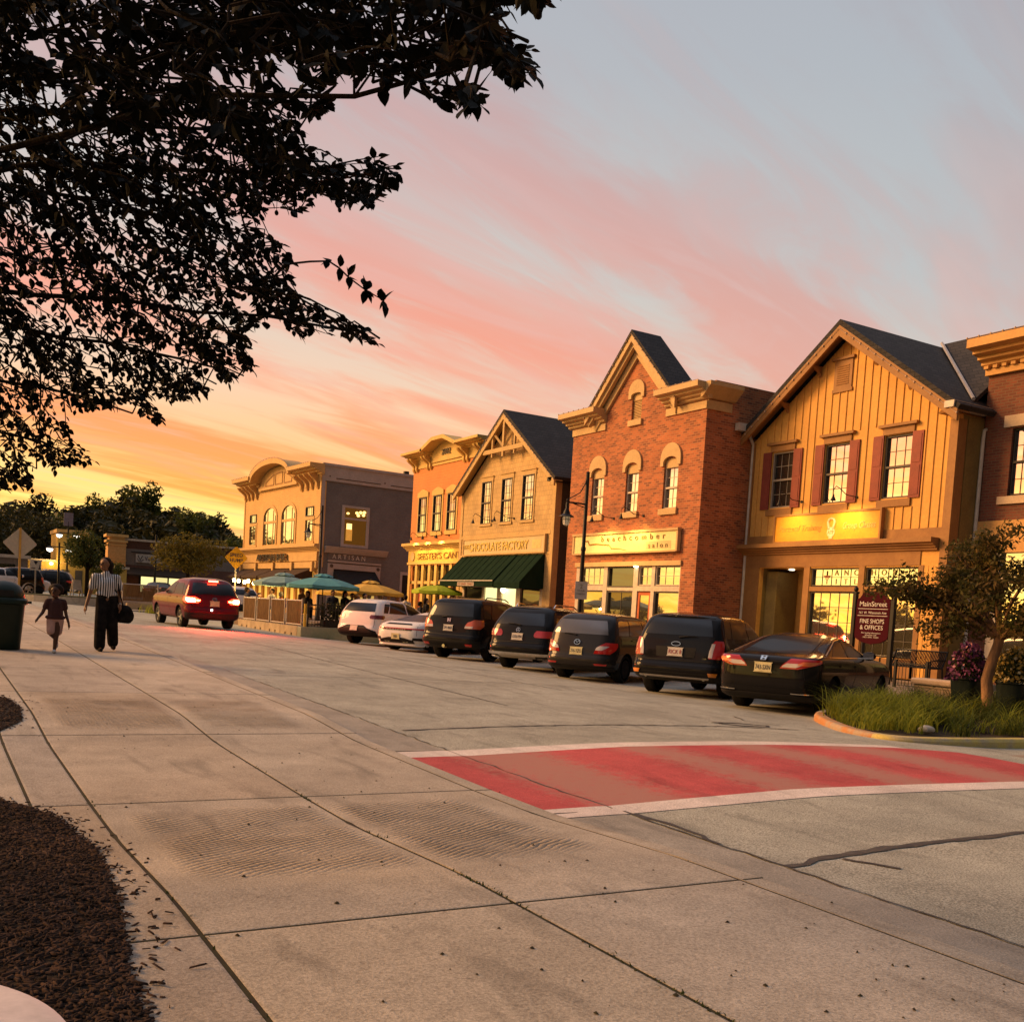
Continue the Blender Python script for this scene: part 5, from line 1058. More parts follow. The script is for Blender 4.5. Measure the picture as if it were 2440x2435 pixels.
    if tails: tails(root, bd)
    zs1 = bd.T[-8, 0]-.01
    for sg in (1, -1):
        for x in (.5, 1.0 if bd.wb < 2.6 else .86, 1.86):
            if x == .5: continue
            bd.patch([(.34, sg*bd.pside(.34, x-.006), sg*bd.pside(.34, x+.006)), (zs1, sg*bd.pside(zs1, x-.006), sg*bd.pside(zs1, x+.006))], .0015, 2, sub=8).build('door_seam', M_plast, root)
        for x in (.22, 1.05):
            bd.patch([(zs1-.14, sg*bd.pside(zs1-.14, x), sg*bd.pside(zs1-.14, x+.17)), (zs1-.115, sg*bd.pside(zs1-.115, x), sg*bd.pside(zs1-.115, x+.17))], .022, 4).build('door_handle', pm, root, smooth=True)
    ys = bd.tab(.6)[2]*.80; zq = .62 if kind not in ('coupe',) else .5
    for sg in (1, -1): bd.patch([(zq, sg*bd.prear(zq, ys-.004), sg*bd.prear(zq, ys+.004)), (rearwin[0], sg*bd.prear(rearwin[0], rearwin[2]+.03), sg*bd.prear(rearwin[0], rearwin[2]+.038))], .002, 2, sub=6).build('tailgate_seam', M_plast, root)
    if clad: bd.patch([(bd.T[0, 0]+.02, -1.9, 1.9), (bd.T[1, 0]+.04, -1.93, 1.93), (clad, -1.95, 1.95)], .012, 24).build('rear_bumper', M_plast, root, smooth=True)
    bd.patch([(bd.T[0, 0]+.02, 3.2, 5), (.42, 3.2, 5)], .01, 10).build('front_bumper', M_plast, root, smooth=True)
    if plate:
        txt, pmat, ink = plate; p = on_rear(bd, plate_z, 0, .012); th = -math.atan2(bd.P(plate_z+.07, 0).x-bd.P(plate_z-.07, 0).x, .14)
        pb = MB().box(-.012, 0, -.155, .155, -.078, .078).box(-.008, .002, -.17, .17, -.09, -.079).box(-.008, .002, -.17, .17, .079, .09)
        po = pb.build('number_plate', pmat, root, p); po.rotation_euler = (0, -th*.9, 0)
        if txt:
            tm = text_mb(txt, .085, depth=.003, width=min(.27, .045*len(txt))); tm.xf(lambda q: (-.014+q[1], -q[0], q[2]-.04)); tm.build('plate_lettering', ink, po, recalc=False)
    if logo: logo(root, bd)
    if spoiler:
        z1 = bd.ztop-.015; mbs = MB(); w_ = bd.tab(bd.ztop-.07)[2]*.93; xr = bd.P(bd.ztop-.06, 0).x; n = 10; v = []; f = []
        for k in range(n+1):
            y = -w_+2*w_*k/n; cv = .10*(abs(y)/w_)**2.5
            v += [(xr+.34, y, bd.ztop-.03-cv*.3), (xr-spoiler+cv, y, bd.ztop-.075-cv*.3), (xr-spoiler+.01+cv, y, bd.ztop-.115-cv*.3), (xr+.1, y, bd.ztop-.15-cv*.3)]
        for k in range(n):
            a = 4*k; f += [(a, a+4, a+5, a+1), (a+1, a+5, a+6, a+2), (a+2, a+6, a+7, a+3), (a+3, a+7, a+4, a)]
        f += [(0, 1, 2, 3), (4*n+3, 4*n+2, 4*n+1, 4*n)]; mbs.add(v, f).build('spoiler', pm, root, smooth=True, sharp=30)
    if rails:
        for sg in (1, -1):
            y = bd.tab(bd.ztop-.05)[2]*.92; MB().tube([(-.15, sg*y, bd.ztop-.06), (-.05, sg*y, bd.ztop+.03), (.9, sg*y*1.02, bd.ztop+.035), (1.15, sg*y, bd.ztop-.04)], .018, 6).build('roof_rail', M_chrome if rails == 2 else M_plast, root, smooth=True)
    if exhaust:
        for y in exhaust[1]:
            p = on_rear(bd, exhaust[0], y, -.04); MB().lathe([(exhaust[2], -.09), (exhaust[2], 0), (exhaust[2]*.8, 0), (exhaust[2]*.78, -.08)], 14, (0, 0, 0), 'x').xf(lambda q: (-q[0], q[1]*(exhaust[3] if len(exhaust) > 3 else 1), q[2])).build('exhaust', M_chrome, root, p+Vector((-.05, 0, 0)), smooth=True)
    if extras: extras(root, bd)
    return root, bd
def lens(root, bd, rows, m, name='taillight', off=.012, both=True, n=8, sub=3):
    o = None
    for sg in ((1, -1) if both else (1,)):
        o = bd.patch([(z, sg*bd.prear(z, a) if a < 5 else sg*(a-10), sg*bd.prear(z, b_) if b_ < 5 else sg*(b_-10)) for z, a, b_ in rows], off, n, sub=sub).build(name, m, root, smooth=True)
    return o
def ring_logo(root, bd, z, fn, name='emblem'):
    p = on_rear(bd, z, 0, .014); mb = fn(); mb.xf(lambda q: (-q[2], -q[0], q[1])); o = mb.build(name, M_chrome, root, p)
    sl = math.atan2(bd.P(z+.05, 0).x-bd.P(z-.05, 0).x, .1); o.rotation_euler = (0, sl, 0); return o
def lg_H():
    return MB().box(-.045, -.022, -.04, .04, 0, .01).box(.022, .045, -.04, .04, 0, .01).box(-.022, .022, -.01, .012, 0, .01).tube([(-.06, .05, .004), (.06, .05, .004), (.045, -.052, .004), (-.045, -.052, .004), (-.06, .05, .004)], .009, 6)
def oval(a, b_, r=.009): return MB().tube([(a*math.cos(k*math.pi/10), b_*math.sin(k*math.pi/10), .004) for k in range(21)], r, 6)
def lg_M(): return oval(.075, .06).tube([(-.06, .02, .004), (-.03, .025, .004), (0, -.02, .004), (.03, .025, .004), (.06, .02, .004)], .009, 6)
def lg_star():
    m = oval(.055, .055, .007)
    for k in range(3): a = math.pi/2+k*2.094; m.tube([(0, 0, .004), (.052*math.cos(a), .052*math.sin(a), .004)], [.01, .004], 6)
    return m
def lg_oval(): return oval(.095, .042, .008)
def lg_crest(): return MB().prism([(-.025, .035), (.025, .035), (.025, -.01), (0, -.04), (-.025, -.01)], 0, .008, 'z')
def wiper(root, bd, z, y0, y1):
    a, b_ = on_rear(bd, z, y0, .02), on_rear(bd, z+.03, y1, .02); MB().tube([a, (a+b_)/2+Vector((-.015, 0, .015)), b_], [.018, .012, .007], 6).build('wiper', M_plast, root)
HEAD = 29.
SIDE_SUV = dict(side=[(1.14, -.25, .78, 1.52, .0, .72), (1.14, .84, 1.72, 1.55, .78, 1.28), (1.14, -.62, -.31, 1.46, -.35, -.06)], mirror=1.75, front=(1.17, 1.56))
SIDE_BOX = dict(side=[(1.22, -.2, .8, 1.62, -.05, .72), (1.22, .86, 1.8, 1.65, .78, 1.32), (1.22, -.7, -.26, 1.58, -.5, -.11)], mirror=1.85, front=(1.25, 1.66))
SIDE_VAN = dict(side=[(1.10, .15, .95, 1.45, .25, .9), (1.10, 1.02, 2.05, 1.46, .96, 1.5), (1.10, -.55, .08, 1.43, -.38, .18)], mirror=2.0, front=(1.14, 1.48))
SIDE_SED = dict(side=[(1.03, -.1, .72, 1.30, .45, .75), (1.03, .80, 1.78, 1.33, .82, 1.3)], mirror=1.75, front=(1.06, 1.36))
SIDE_COU = dict(side=[(.96, .1, .62, 1.16, .5, .7), (.96, .68, 1.6, 1.19, .75, 1.3)], mirror=1.5, front=(.98, 1.2))
# -- black sedan, nearest
def t_sedan(r, bd):
    lens(r, bd, [(.80, .30, .62), (.86, .34, .80), (.93, .42, .925), (.975, .48, .915)], M_tail)
    lens(r, bd, [(.825, .33, .58), (.86, .36, .66), (.895, .42, .70)], M_clear, 'reversing_light', .018)
    lens(r, bd, [(.865, .60, .80), (.895, .62, .86), (.935, .70, .9)], mat('orange_lens', (.75, .16, .03), .12, coat=1), 'lens_strip', .018)
    bd.patch([(.915, -bd.prear(.915, .42), bd.prear(.915, .42)), (.925, -bd.prear(.925, .42), bd.prear(.925, .42))], .014, 10).build('trunk_strip', M_plast, r)
    bd.patch([(.70, -bd.prear(.7, .36), bd.prear(.7, .36)), (.76, -bd.prear(.76, .44), bd.prear(.76, .44)), (.90, -bd.prear(.9, .40), bd.prear(.9, .40))], .004, 10).build('plate_recess', bpy.data.materials['paint_black'], r)
    bd.patch([(.27, -1.5, 1.5), (.35, -1.8, 1.8)], .02, 20).build('diffuser', M_plast, r)
    for sg in (1, -1):
        bd.patch([(.375, sg*.9, sg*1.75), (.39, sg*.9, sg*1.75)], .024, 10).build('bumper_chrome', M_chrome, r)
    bd.patch([(.47, -1.5, 1.5), (.485, -1.5, 1.5)], .012, 20).build('bumper_crease', bpy.data.materials['paint_black'], r)
    for sg in (1, -1):
        rw = [(1.022, -.5, 1.82), (1.034, -.5, 1.82)]; bd.patch([(z, sg*bd.pside(z, a), sg*bd.pside(z, b_)) for z, a, b_ in rw], .01, 12).build('window_chrome', M_chrome, r)
        v = [(-.45, 1.05), (.05, 1.22), (.45, 1.32), (.85, 1.365), (1.2, 1.35), (1.55, 1.22), (1.85, 1.04)]
        MB().tube([bd.P(z, sg*min(max(bd.pside(z, x), 1.6), 3.3))+bd.nrm(z, sg*min(max(bd.pside(z, x), 1.6), 3.3))*.008 for x, z in v], .012, 6).build('window_chrome', M_chrome, r)
    MB().prism([(.35, 0), (.62, 0), (.45, .075)], -.02, .02, 'y').build('roof_fin', M_plast, r, (.45, 0, 1.375))
P_blk = paint('paint_black', (.010, .009, .009)); P_blk2 = paint('paint_dark_grey', (.030, .026, .024), .25, .3); P_wht = paint('paint_white', (.72, .68, .66)); P_red = paint('paint_maroon', (.12, .008, .013), .2, .2); P_sil = paint('paint_silver', (.42, .40, .38), .3, .6); P_red2 = paint('paint_red', (.30, .015, .02)); P_brn = paint('paint_bronze', (.055, .036, .026), .25, .5)
car('parked_car', 'sedan', 13.45, 14.55, 24., P_blk, 'shiny black sedan with red and amber tail lights, nearest the planted island', plate=('743-SXN', M_platey, M_ink), plate_z=.80, tails=t_sedan, glass=SIDE_SED, rearwin=(1.06, 1.37, .60, .50), clad=.34, logo=lambda r, b_: ring_logo(r, b_, .955, lg_H), spokes=10, rim=M_plast, group='cars parked nose-in at the shops', sw=1.0)
# -- black SUV with vanity plate
def t_edge(r, bd):
    lens(r, bd, [(.80, .70, .90), (.95, .71, .935), (1.10, .74, .92), (1.16, .78, .90)], M_tail); lens(r, bd, [(.82, .69, .76), (.95, .70, .77), (1.10, .73, .79)], M_clear, 'reversing_light', .018)
    lens(r, bd, [(.46, .74, .86), (.52, .72, .88)], M_amber, 'reflector', .03)
    bd.patch([(.72, -1.25, 1.25), (.745, -1.3, 1.3)], .01, 20).build('tailgate_seam', M_plast, r); bd.patch([(.80, -bd.prear(.8, .40), bd.prear(.8, .40)), (1.0, -bd.prear(1, .43), bd.prear(1, .43))], .004, 10).build('plate_recess', M_plast, r)
    bd.patch([(.40, -bd.prear(.40, .72), bd.prear(.40, .72)), (.425, -bd.prear(.425, .74), bd.prear(.425, .74))], .03, 20).build('bumper_strip', P_sil, r); wiper(r, bd, 1.19, -.05, -.42)
    tm = text_mb('LTD', .03, .003); tm.xf(lambda q: (q[1], -q[0], q[2])); tm.build('badge', M_chrome, r, on_rear(bd, .78, -.62, .012), recalc=False)
car('parked_car', 'boxy', 13.5, 17.35, HEAD, P_blk, 'black SUV with a personal plate and roof spoiler, second from the planted island', plate=('RICK 8', M_plate, M_inkr), plate_z=.90, tails=t_edge, glass=SIDE_BOX, rearwin=(1.24, 1.57, .72, .61), clad=.50, sh=.955, sl=.95, sw=.98, spoiler=.10, exhaust=(.37, (.62, -.62), .045), logo=lambda r, b_: ring_logo(r, b_, 1.06, lg_oval), group='cars parked nose-in at the shops')
# -- dark grey minivan
def t_maz(r, bd):
    lens(r, bd, [(.66, .44, .78), (.76, .48, .86), (.84, .55, .872), (.92, .68, .865)], M_tail); lens(r, bd, [(.74, .47, .62), (.80, .50, .72), (.84, .57, .76)], M_clear, 'reversing_light', .018); lens(r, bd, [(.40, .5, .74), (.43, .48, .76)], M_tail, 'reflector', .016); wiper(r, bd, 1.06, .05, .4)
    bd.patch([(.46, -1.9, 1.9), (.475, -1.9, 1.9)], .006, 20).build('bumper_seam', M_plast, r)
    MB().tube([(.1, 0, 1.60), (-.05, 0, 1.68)], .008, 6).build('antenna', M_plast, r)
car('parked_minivan', 'van', 13.5, 20.85, HEAD, P_blk2, 'dark grey minivan with a pale rear window between two black SUVs', 'minivan', plate=('216-YZO', M_platey, M_ink), plate_z=.70, tails=t_maz, glass=SIDE_VAN, rearwin=(1.10, 1.42, .70, .58), glass_col=glassmat('car_glass_pale', (.07, .06, .05), .09), clad=.36, logo=lambda r, b_: ring_logo(r, b_, .90, lg_M), spokes=10, spoiler=.04, group='cars parked nose-in at the shops')
# -- black compact SUV with silver lower bumper
def t_glc(r, bd):
    lens(r, bd, [(.86, .50, .84), (.90, .46, .91), (.97, .47, .94), (1.03, .52, .92)], M_tail); bd.patch([(.72, -1.2, 1.2), (.735, -1.2, 1.2)], .006, 20).build('tailgate_seam', M_plast, r)
    bd.patch([(.41, -1.75, 1.75), (.47, -1.8, 1.8)], .035, 24).build('skid_plate', M_chrome, r); bd.patch([(.335, -bd.prear(.335, .5), bd.prear(.335, .5)), (.40, -bd.prear(.4, .55), bd.prear(.4, .55))], .022, 12).build('diffuser', P_sil, r); wiper(r, bd, 1.15, -.05, .35)
    for sg in (1, -1): bd.patch([(.33, sg*bd.prear(.33, .55), sg*bd.prear(.33, .80)), (.36, sg*bd.prear(.36, .56), sg*bd.prear(.36, .82))], .035, 6).build('exhaust_trim', M_chrome, r)
car('parked_car', 'suv', 13.5, 23.6, HEAD, P_blk, 'black compact SUV with a bright silver lower bumper and rounded red lights', plate=('AXN-994', M_plate, M_ink), plate_z=.86, tails=t_glc, glass=SIDE_SUV, rearwin=(1.16, 1.47, .68, .57), clad=.47, spoiler=.08, rails=2, logo=lambda r, b_: ring_logo(r, b_, 1.03, lg_star), group='cars parked nose-in at the shops')
# -- big black SUV
def t_pil(r, bd):
    lens(r, bd, [(.90, .55, .95), (1.0, .56, .985), (1.08, .62, .985), (1.16, .80, .97)], mat('sunset_red_lens', (.6, .10, .03), .12, coat=1)); lens(r, bd, [(.91, .54, .78), (.97, .55, .80)], M_clear, 'reversing_light', .018); lens(r, bd, [(.42, .62, .80), (.47, .62, .82)], M_tail, 'reflector', .03); wiper(r, bd, 1.20, .25, -.1)  # orange sunset reflection is mixed into the red lens colour
    bd.patch([(.70, -1.3, 1.3), (.72, -1.3, 1.3)], .006, 20).build('tailgate_seam', M_plast, r)
    MB().tube([(-1.05, .1, .38), (-.9, .1, .38)], .05, 8).build('tow_hitch', M_chrome, r)
car('parked_car', 'boxy', 13.4, 27.35, HEAD, P_blk, 'large black SUV with sunset-tinted orange tail lights, right of the white sports car', plate=('SM 4060', M_plate, M_ink), plate_z=.90, tails=t_pil, glass=SIDE_BOX, rearwin=(1.24, 1.61, .75, .64), clad=.56, spoiler=.06, rails=1, logo=lambda r, b_: ring_logo(r, b_, 1.12, lg_H), group='cars parked nose-in at the shops')
# -- white sports coupe
def t_911(r, bd):
    bd.patch([(.70, -1.75, 1.75), (.735, -1.8, 1.8)], .012, 30).build('taillight', M_tail, r); bd.patch([(.665, -1.1, 1.1), (.70, -1.15, 1.15)], .009, 20).build('badge_band', M_plast, r)
    tm = text_mb('PORSCHE', .05, .004, width=.75, space=1.5); tm.xf(lambda q: (q[1], -q[0], q[2])); tm.build('badge', P_sil, r, on_rear(bd, .655, 0, .025)-Vector((0, 0, 0)), recalc=False)
    bd.patch([(.84, -bd.prear(.84, .52), bd.prear(.84, .52)), (.885, -bd.prear(.885, .44), bd.prear(.885, .44))], .008, 16).build('engine_grille', M_plast, r)
    bd.patch([(.27, -1.25, 1.25), (.36, -1.2, 1.2), (.43, -bd.prear(.43, .3), bd.prear(.43, .3))], .01, 20).build('diffuser', M_plast, r)
    for sg in (1, -1): bd.patch([(.36, sg*1.15, sg*1.75), (.44, sg*1.2, sg*1.7)], .012, 8).build('bumper_vent', M_plast, r)
    bd.patch([(.205, -1.8, 1.8), (.24, -1.85, 1.85)], .05, 30).build('rear_lip', P_wht, r)
car('parked_sports_car', 'coupe', 13.5, 31.15, HEAD, P_wht, 'low white sports coupe with a full width tail light strip', 'sports car', plate=('8SB', M_platey, M_ink), plate_z=.47, tails=t_911, glass=SIDE_COU, rearwin=(.955, 1.20, .62, .50), clad=None, exhaust=(.31, (.3, .42, -.3, -.42), .045), group='cars parked nose-in at the shops')
# -- white SUV, farthest
def t_mac(r, bd):
    lens(r, bd, [(.92, .58, .935), (.98, .54, .945), (1.05, .58, .93)], mat('dark_red_lens', (.12, .012, .012), .12, coat=1)); bd.patch([(.33, -1.7, 1.7), (.50, -1.5, 1.5), (.60, -bd.prear(.6, .52), bd.prear(.6, .52)), (.68, -bd.prear(.68, .36), bd.prear(.68, .36))], .012, 30).build('diffuser', M_plast, r)
car('parked_car', 'suv', 13.4, 34.5, HEAD, P_wht, 'white SUV with black lower bumper beside the patio fence', plate=('', M_plate, M_ink), plate_z=.58, tails=t_mac, glass=SIDE_SUV, rearwin=(1.16, 1.46, .68, .57), clad=.32, spoiler=.07, sh=.965, group='cars parked nose-in at the shops')
car('parked_car', 'sedan', 15.6, 33.1, HEAD, P_red2, 'red car mostly hidden beyond the white sports coupe', glass=SIDE_SED, rearwin=(1.06, 1.36, .60, .50), sh=.97, clad=.3, tails=lambda r, bd: lens(r, bd, [(.82, .4, .85), (.93, .45, .9)], M_tail), group='cars parked nose-in at the shops')
# -- maroon crossover driving away with its brakes on
def t_red(r, bd):
    for sg in (1, -1):
        q = bd.patch([(z, sg*bd.prear(z, a), sg*bd.prear(z, b_)) for z, a, b_ in [(.88, .56, .92), (.95, .50, .945), (1.03, .54, .94), (1.08, .64, .92)]], .012, 8).build('taillight', M_halo, r, smooth=True)
        bd.patch([(z, sg*bd.prear(z, a), sg*bd.prear(z, b_)) for z, a, b_ in [(.91, .66, .86), (.97, .63, .9), (1.03, .68, .9)]], .02, 6).build('brake_lamp', M_brakec, q, smooth=True)
        bd.patch([(z, sg*bd.prear(z, a), sg*bd.prear(z, b_)) for z, a, b_ in [(.94, .50, .60), (.99, .48, .60)]], .02, 4).build('brake_lamp', M_brake, q, smooth=True)
    bl_ = MB().box(-.02, .02, -.16, .16, -.02, .02); bl_.build('high_brake_light', M_brake, r, (bd.P(bd.ztop-.09, 0).x-.16, 0, bd.ztop-.10))
    wiper(r, bd, 1.17, -.05, .3); bd.patch([(.72, -1.25, 1.25), (.735, -1.25, 1.25)], .006, 20).build('tailgate_seam', M_plast, r)
    MB().ball((0, 0, 0), .035).build('rear_lamp', emat('rear_lamp', (1, .9, .75), 10), r, on_rear(bd, .66, .12, .01))
    l = bpy.data.lights.new('brake_glow', 'AREA'); l.shape = 'RECTANGLE'; l.size = 1.4; l.size_y = .15; l.energy = 260; l.color = (1, .05, .03); o = bpy.data.objects.new('brake_glow', l); COL.objects.link(o); o.parent = r; o.location = (bd.P(.97, 0).x-.16, 0, .80); o.rotation_euler = Vector((-1, 0, -.30)).to_track_quat('-Z', 'Y').to_euler()
car('moving_car', 'suv', 8.62, 36.3, 94., P_red, 'maroon crossover driving up the street with glowing red brake lights', 'crossover', at='axle', plate=('', M_platey, M_ink), plate_z=.88, tails=t_red, glass=SIDE_SUV, rearwin=(1.18, 1.56, .74, .64), clad=.55, sh=1.035, spoiler=.10, logo=lambda r, b_: ring_logo(r, b_, 1.02, lg_M))
# ================================================================ people
def capsule(mb, a, b, r0, r1, n=10):
    a, b = Vector(a), Vector(b); d = (b-a); L_ = d.length or 1e-4; u = d/L_; pts = []; rs = []
    for k in range(4): q = math.pi/2*(k+.15)/4; pts.append(a-u*r0*math.cos(q)); rs.append(r0*math.sin(q))
    pts += [a, a+d*.5, b]; rs += [r0, (r0+r1)/2, r1]
    for k in range(3, -1, -1): q = math.pi/2*(k+.15)/4; pts.append(b+u*r1*math.cos(q)); rs.append(r1*math.sin(q))
    return mb.tube(pts, rs, n)
def fused(name, prims, m, parent=None, voxel=.012, smooth=6, loc=(0, 0, 0)):
    """one continuous surface from tapered limbs and ellipsoids"""
    mb = MB()
    for p in prims:
        if p[0] == 'c': capsule(mb, *p[1:])
        else: mb.ball(p[1], *p[2], n=16, m=12)
    o = mb.build(name, m, None); r = o.modifiers.new('r', 'REMESH'); r.mode = 'VOXEL'; r.voxel_size = voxel; s = o.modifiers.new('s', 'SMOOTH'); s.iterations = smooth; s.factor = .5
    bpy.context.view_layer.update(); me = bpy.data.meshes.new_from_object(o.evaluated_get(bpy.context.evaluated_depsgraph_get())); o.modifiers.clear(); o.data = me; me.name = name
    me.polygons.foreach_set('use_smooth', [True]*len(me.polygons)); o.location = loc
    if parent: o.parent = parent
    return o
def hand(w, d, side, s=1.):
    """palm, four unequal curled fingers and a thumb leaving the palm's side; d = direction the fingers hang"""
    w, d = Vector(w), Vector(d).normalized(); x = Vector((side, 0, 0)); f = Vector((0, -1, 0)); P = [('c', w, w+d*.075*s, .024*s, .03*s)]
    for k, ln in enumerate((.062, .072, .068, .05)):
        b = w+d*.085*s+f*(.026-.017*k)*s; m_ = b+d*ln*.55*s+x*-.004*s; e = m_+d*ln*.4*s+x*-.016*s*side*side; P += [('c', b, m_, .0085*s, .008*s, 6), ('c', m_, e, .008*s, .007*s, 6)]
    b = w+d*.03*s+f*.026*s; P += [('c', b, b+(d*.03+f*.024)*s, .011*s, .009*s, 6), ('c', b+(d*.03+f*.024)*s, b+(d*.058+f*.026)*s, .009*s, .008*s, 6)]
    return P
def head_prims(c, r=1., turn=0):
    c = Vector(c); t = Vector((math.sin(turn), -math.cos(turn), 0)); sd = Vector((t.y, -t.x, 0))
    return [('e', c+Vector((0, 0, .02*r)), (.078*r, .092*r, .095*r)), ('e', c+t*.018*r+Vector((0, 0, -.045*r)), (.058*r, .064*r, .066*r)), ('c', c+t*.085*r+Vector((0, 0, .01*r)), c+t*.108*r+Vector((0, 0, -.022*r)), .010*r, .015*r, 6), ('e', c+sd*.078*r, (.012*r, .02*r, .03*r)), ('e', c-sd*.078*r, (.012*r, .02*r, .03*r))], t, sd
def face(root, c, r, turn, body):
    c = Vector(c); t = Vector((math.sin(turn), -math.cos(turn), 0)); sd = Vector((t.y, -t.x, 0)); e = MB()
    for q in (1, -1): e.ball(c+t*.083*r+sd*.030*r*q+Vector((0, 0, .008*r)), .012*r, .012*r, .007*r, 8, 6); e.tube([c+t*.088*r+sd*.016*r*q+Vector((0, 0, .026*r)), c+t*.078*r+sd*.048*r*q+Vector((0, 0, .028*r))], .005*r, 5)
    e.build('eyes', M_hair, body); MB().ball(c+t*.078*r+Vector((0, 0, -.062*r)), .022*r, .012*r, .008*r, 8, 6).build('mouth', M_lip, body)
M_hair = mat('dark_hair', (.012, .008, .006), .8, spec=.1, col2=(.03, .018, .012), scale=30, stretch=(1, 1, .2)); M_lip = mat('lips', (.28, .07, .06), .5)
M_skinb = mat('brown_skin', (.23, .11, .06), .5, col2=(.20, .095, .05)); M_skind = mat('dark_skin', (.085, .04, .025), .5, col2=(.07, .033, .02)); M_skinl = mat('light_skin', (.55, .30, .19), .5, col2=(.5, .26, .16))
M_blkc = mat('black_cloth', (.008, .007, .007), .95, spec=.05, col2=(.02, .017, .016), scale=12)
def stripe(name, c1, c2, fr):
    m = mat(name, c1, .8); nt, b = nodes(m); tc = nt.nodes.new('ShaderNodeTexCoord'); s = nt.nodes.new('ShaderNodeSeparateXYZ'); nt.links.new(tc.outputs['Object'], s.inputs[0])
    a = nt.nodes.new('ShaderNodeMath'); a.operation = 'MULTIPLY_ADD'; a.inputs[1].default_value = fr; a.inputs[2].default_value = .8; nt.links.new(s.outputs[0], a.inputs[0]); q = nt.nodes.new('ShaderNodeMath'); q.operation = 'SINE'; nt.links.new(a.outputs[0], q.inputs[0])
    r = nt.nodes.new('ShaderNodeValToRGB'); r.color_ramp.interpolation = 'CONSTANT'; r.color_ramp.elements[0].color = (*c2, 1); r.color_ramp.elements[1].color = (*c1, 1); r.color_ramp.elements[1].position = .45
    h = nt.nodes.new('ShaderNodeMath'); h.operation = 'MULTIPLY_ADD'; h.inputs[1].default_value = .5; h.inputs[2].default_value = .5; nt.links.new(q.outputs[0], h.inputs[0]); nt.links.new(h.outputs[0], r.inputs[0]); nt.links.new(r.outputs[0], b.inputs['Base Color']); return m
# -- woman
wz = float(zsw(2.87, 19.6)); r = empty('person', (2.90, 19.55, wz), 0, 'woman in a black and white striped blouse and wide black trousers walking on the sidewalk', 'person')
hc = (-.06, -.02, 1.545); hp, t_, s_ = head_prims(hc, 1.02, -.9)
bp = hp+[('c', (-.045, 0, 1.47), (-.03, .01, 1.36), .046, .052), ('c', (-.03, .01, 1.25), (-.01, .02, 1.08), .125, .11), ('c', (-.2, .01, 1.33), (.14, .01, 1.33), .05, .05), ('c', (-.01, .02, 1.08), (-.01, .03, .92), .115, .13),
    ('c', (-.215, .0, 1.32), (-.285, .03, 1.03), .045, .036), ('c', (-.285, .03, 1.03), (-.355, -.05, .80), .036, .025), ('c', (.155, .0, 1.32), (.215, .04, 1.05), .045, .036), ('c', (.215, .04, 1.05), (.215, -.04, .85), .036, .025),
    ('c', (-.09, .02, .92), (-.10, -.02, .5), .085, .055), ('c', (-.10, -.02, .5), (-.10, .02, .09), .052, .036), ('c', (.07, .03, .92), (.10, .04, .5), .085, .055), ('c', (.10, .04, .5), (.14, .22, .14), .052, .036), ('c', (-.10, .02, .05), (-.10, -.13, .035), .038, .032), ('c', (.14, .22, .10), (.15, .10, .05), .038, .032)]
bp += hand((-.355, -.05, .80), (-.18, -.1, -1), -1)+hand((.215, -.04, .85), (-.02, -.12, -1), 1)
bd_ = fused('body', bp, M_skinb, r, .009, 3); face(r, hc, 1.02, -.9, bd_)
fused('hair', [('e', (-.04, .015, 1.60), (.098, .108, .085)), ('e', (.015, .055, 1.53), (.092, .085, .11)), ('e', (-.03, .07, 1.53), (.09, .07, .1)), ('c', (.02, .07, 1.48), (.08, .06, 1.33), .06, .035), ('c', (.0, .08, 1.45), (-.12, .06, 1.33), .045, .03)], M_hair, r, .012, 4)
fused('blouse', [('c', (-.2, .01, 1.325), (.14, .01, 1.325), .062, .062), ('e', (-.03, .01, 1.20), (.185, .125, .17)), ('c', (-.02, .02, 1.2), (-.01, .025, 1.03), .15, .135), ('e', (-.01, .015, 1.03), (.185, .145, .075)), ('c', (-.02, -.02, 1.2), (-.01, -.01, 1.05), .15, .13), ('c', (-.035, -.01, 1.37), (-.03, -.02, 1.28), .075, .10), ('c', (-.215, .0, 1.32), (-.262, .02, 1.14), .068, .066), ('c', (.155, .0, 1.32), (.20, .03, 1.14), .068, .066), ('c', (-.035, .01, 1.385), (-.035, .0, 1.36), .072, .07)], stripe('striped_cloth', (.72, .68, .66), (.018, .016, .022), 165), r, .012, 4)
fused('trousers', [('e', (-.01, .02, 1.0), (.175, .14, .075)), ('c', (-.07, .02, .93), (-.10, -.01, .5), .12, .105), ('c', (-.10, -.01, .5), (-.105, .0, .10), .105, .098), ('c', (.07, .03, .93), (.10, .04, .5), .12, .105), ('c', (.10, .04, .5), (.145, .17, .16), .105, .098), ('e', (0, .03, .9), (.18, .13, .1))], M_blkc, r, .014, 4)
sh = MB()
for (x, y, z, q) in ((-.10, -.07, .03, 0), (.15, .14, .07, .6)): sh.ball((x, y, z), .045, .125, .04, 10, 8)
sh.build('shoes', M_blkc, r, smooth=True); MB().lathe([(.029, -.008), (.031, 0), (.029, .008)], 12, (.215, -.035, .868)).build('watch', M_chrome, r)
hb = empty('handbag', (3.18, 19.56, wz+.60), 0, 'dark slouchy handbag hanging at the striped woman\'s side', 'bag')
fused('bag_body', [('e', (.03, .05, .1), (.15, .09, .15)), ('c', (-.06, .04, .0), (.1, .06, -.02), .08, .07), ('e', (.1, .05, .05), (.10, .08, .13))], M_blkc, hb, .014, 5)
MB().tube([(-.05, .05, .2), (-.12, .07, .45), (-.14, .03, .70), (-.12, -.04, .72), (-.09, -.06, .5), (-.0, 0, .2)], .014, 6).build('strap', M_blkc, hb)
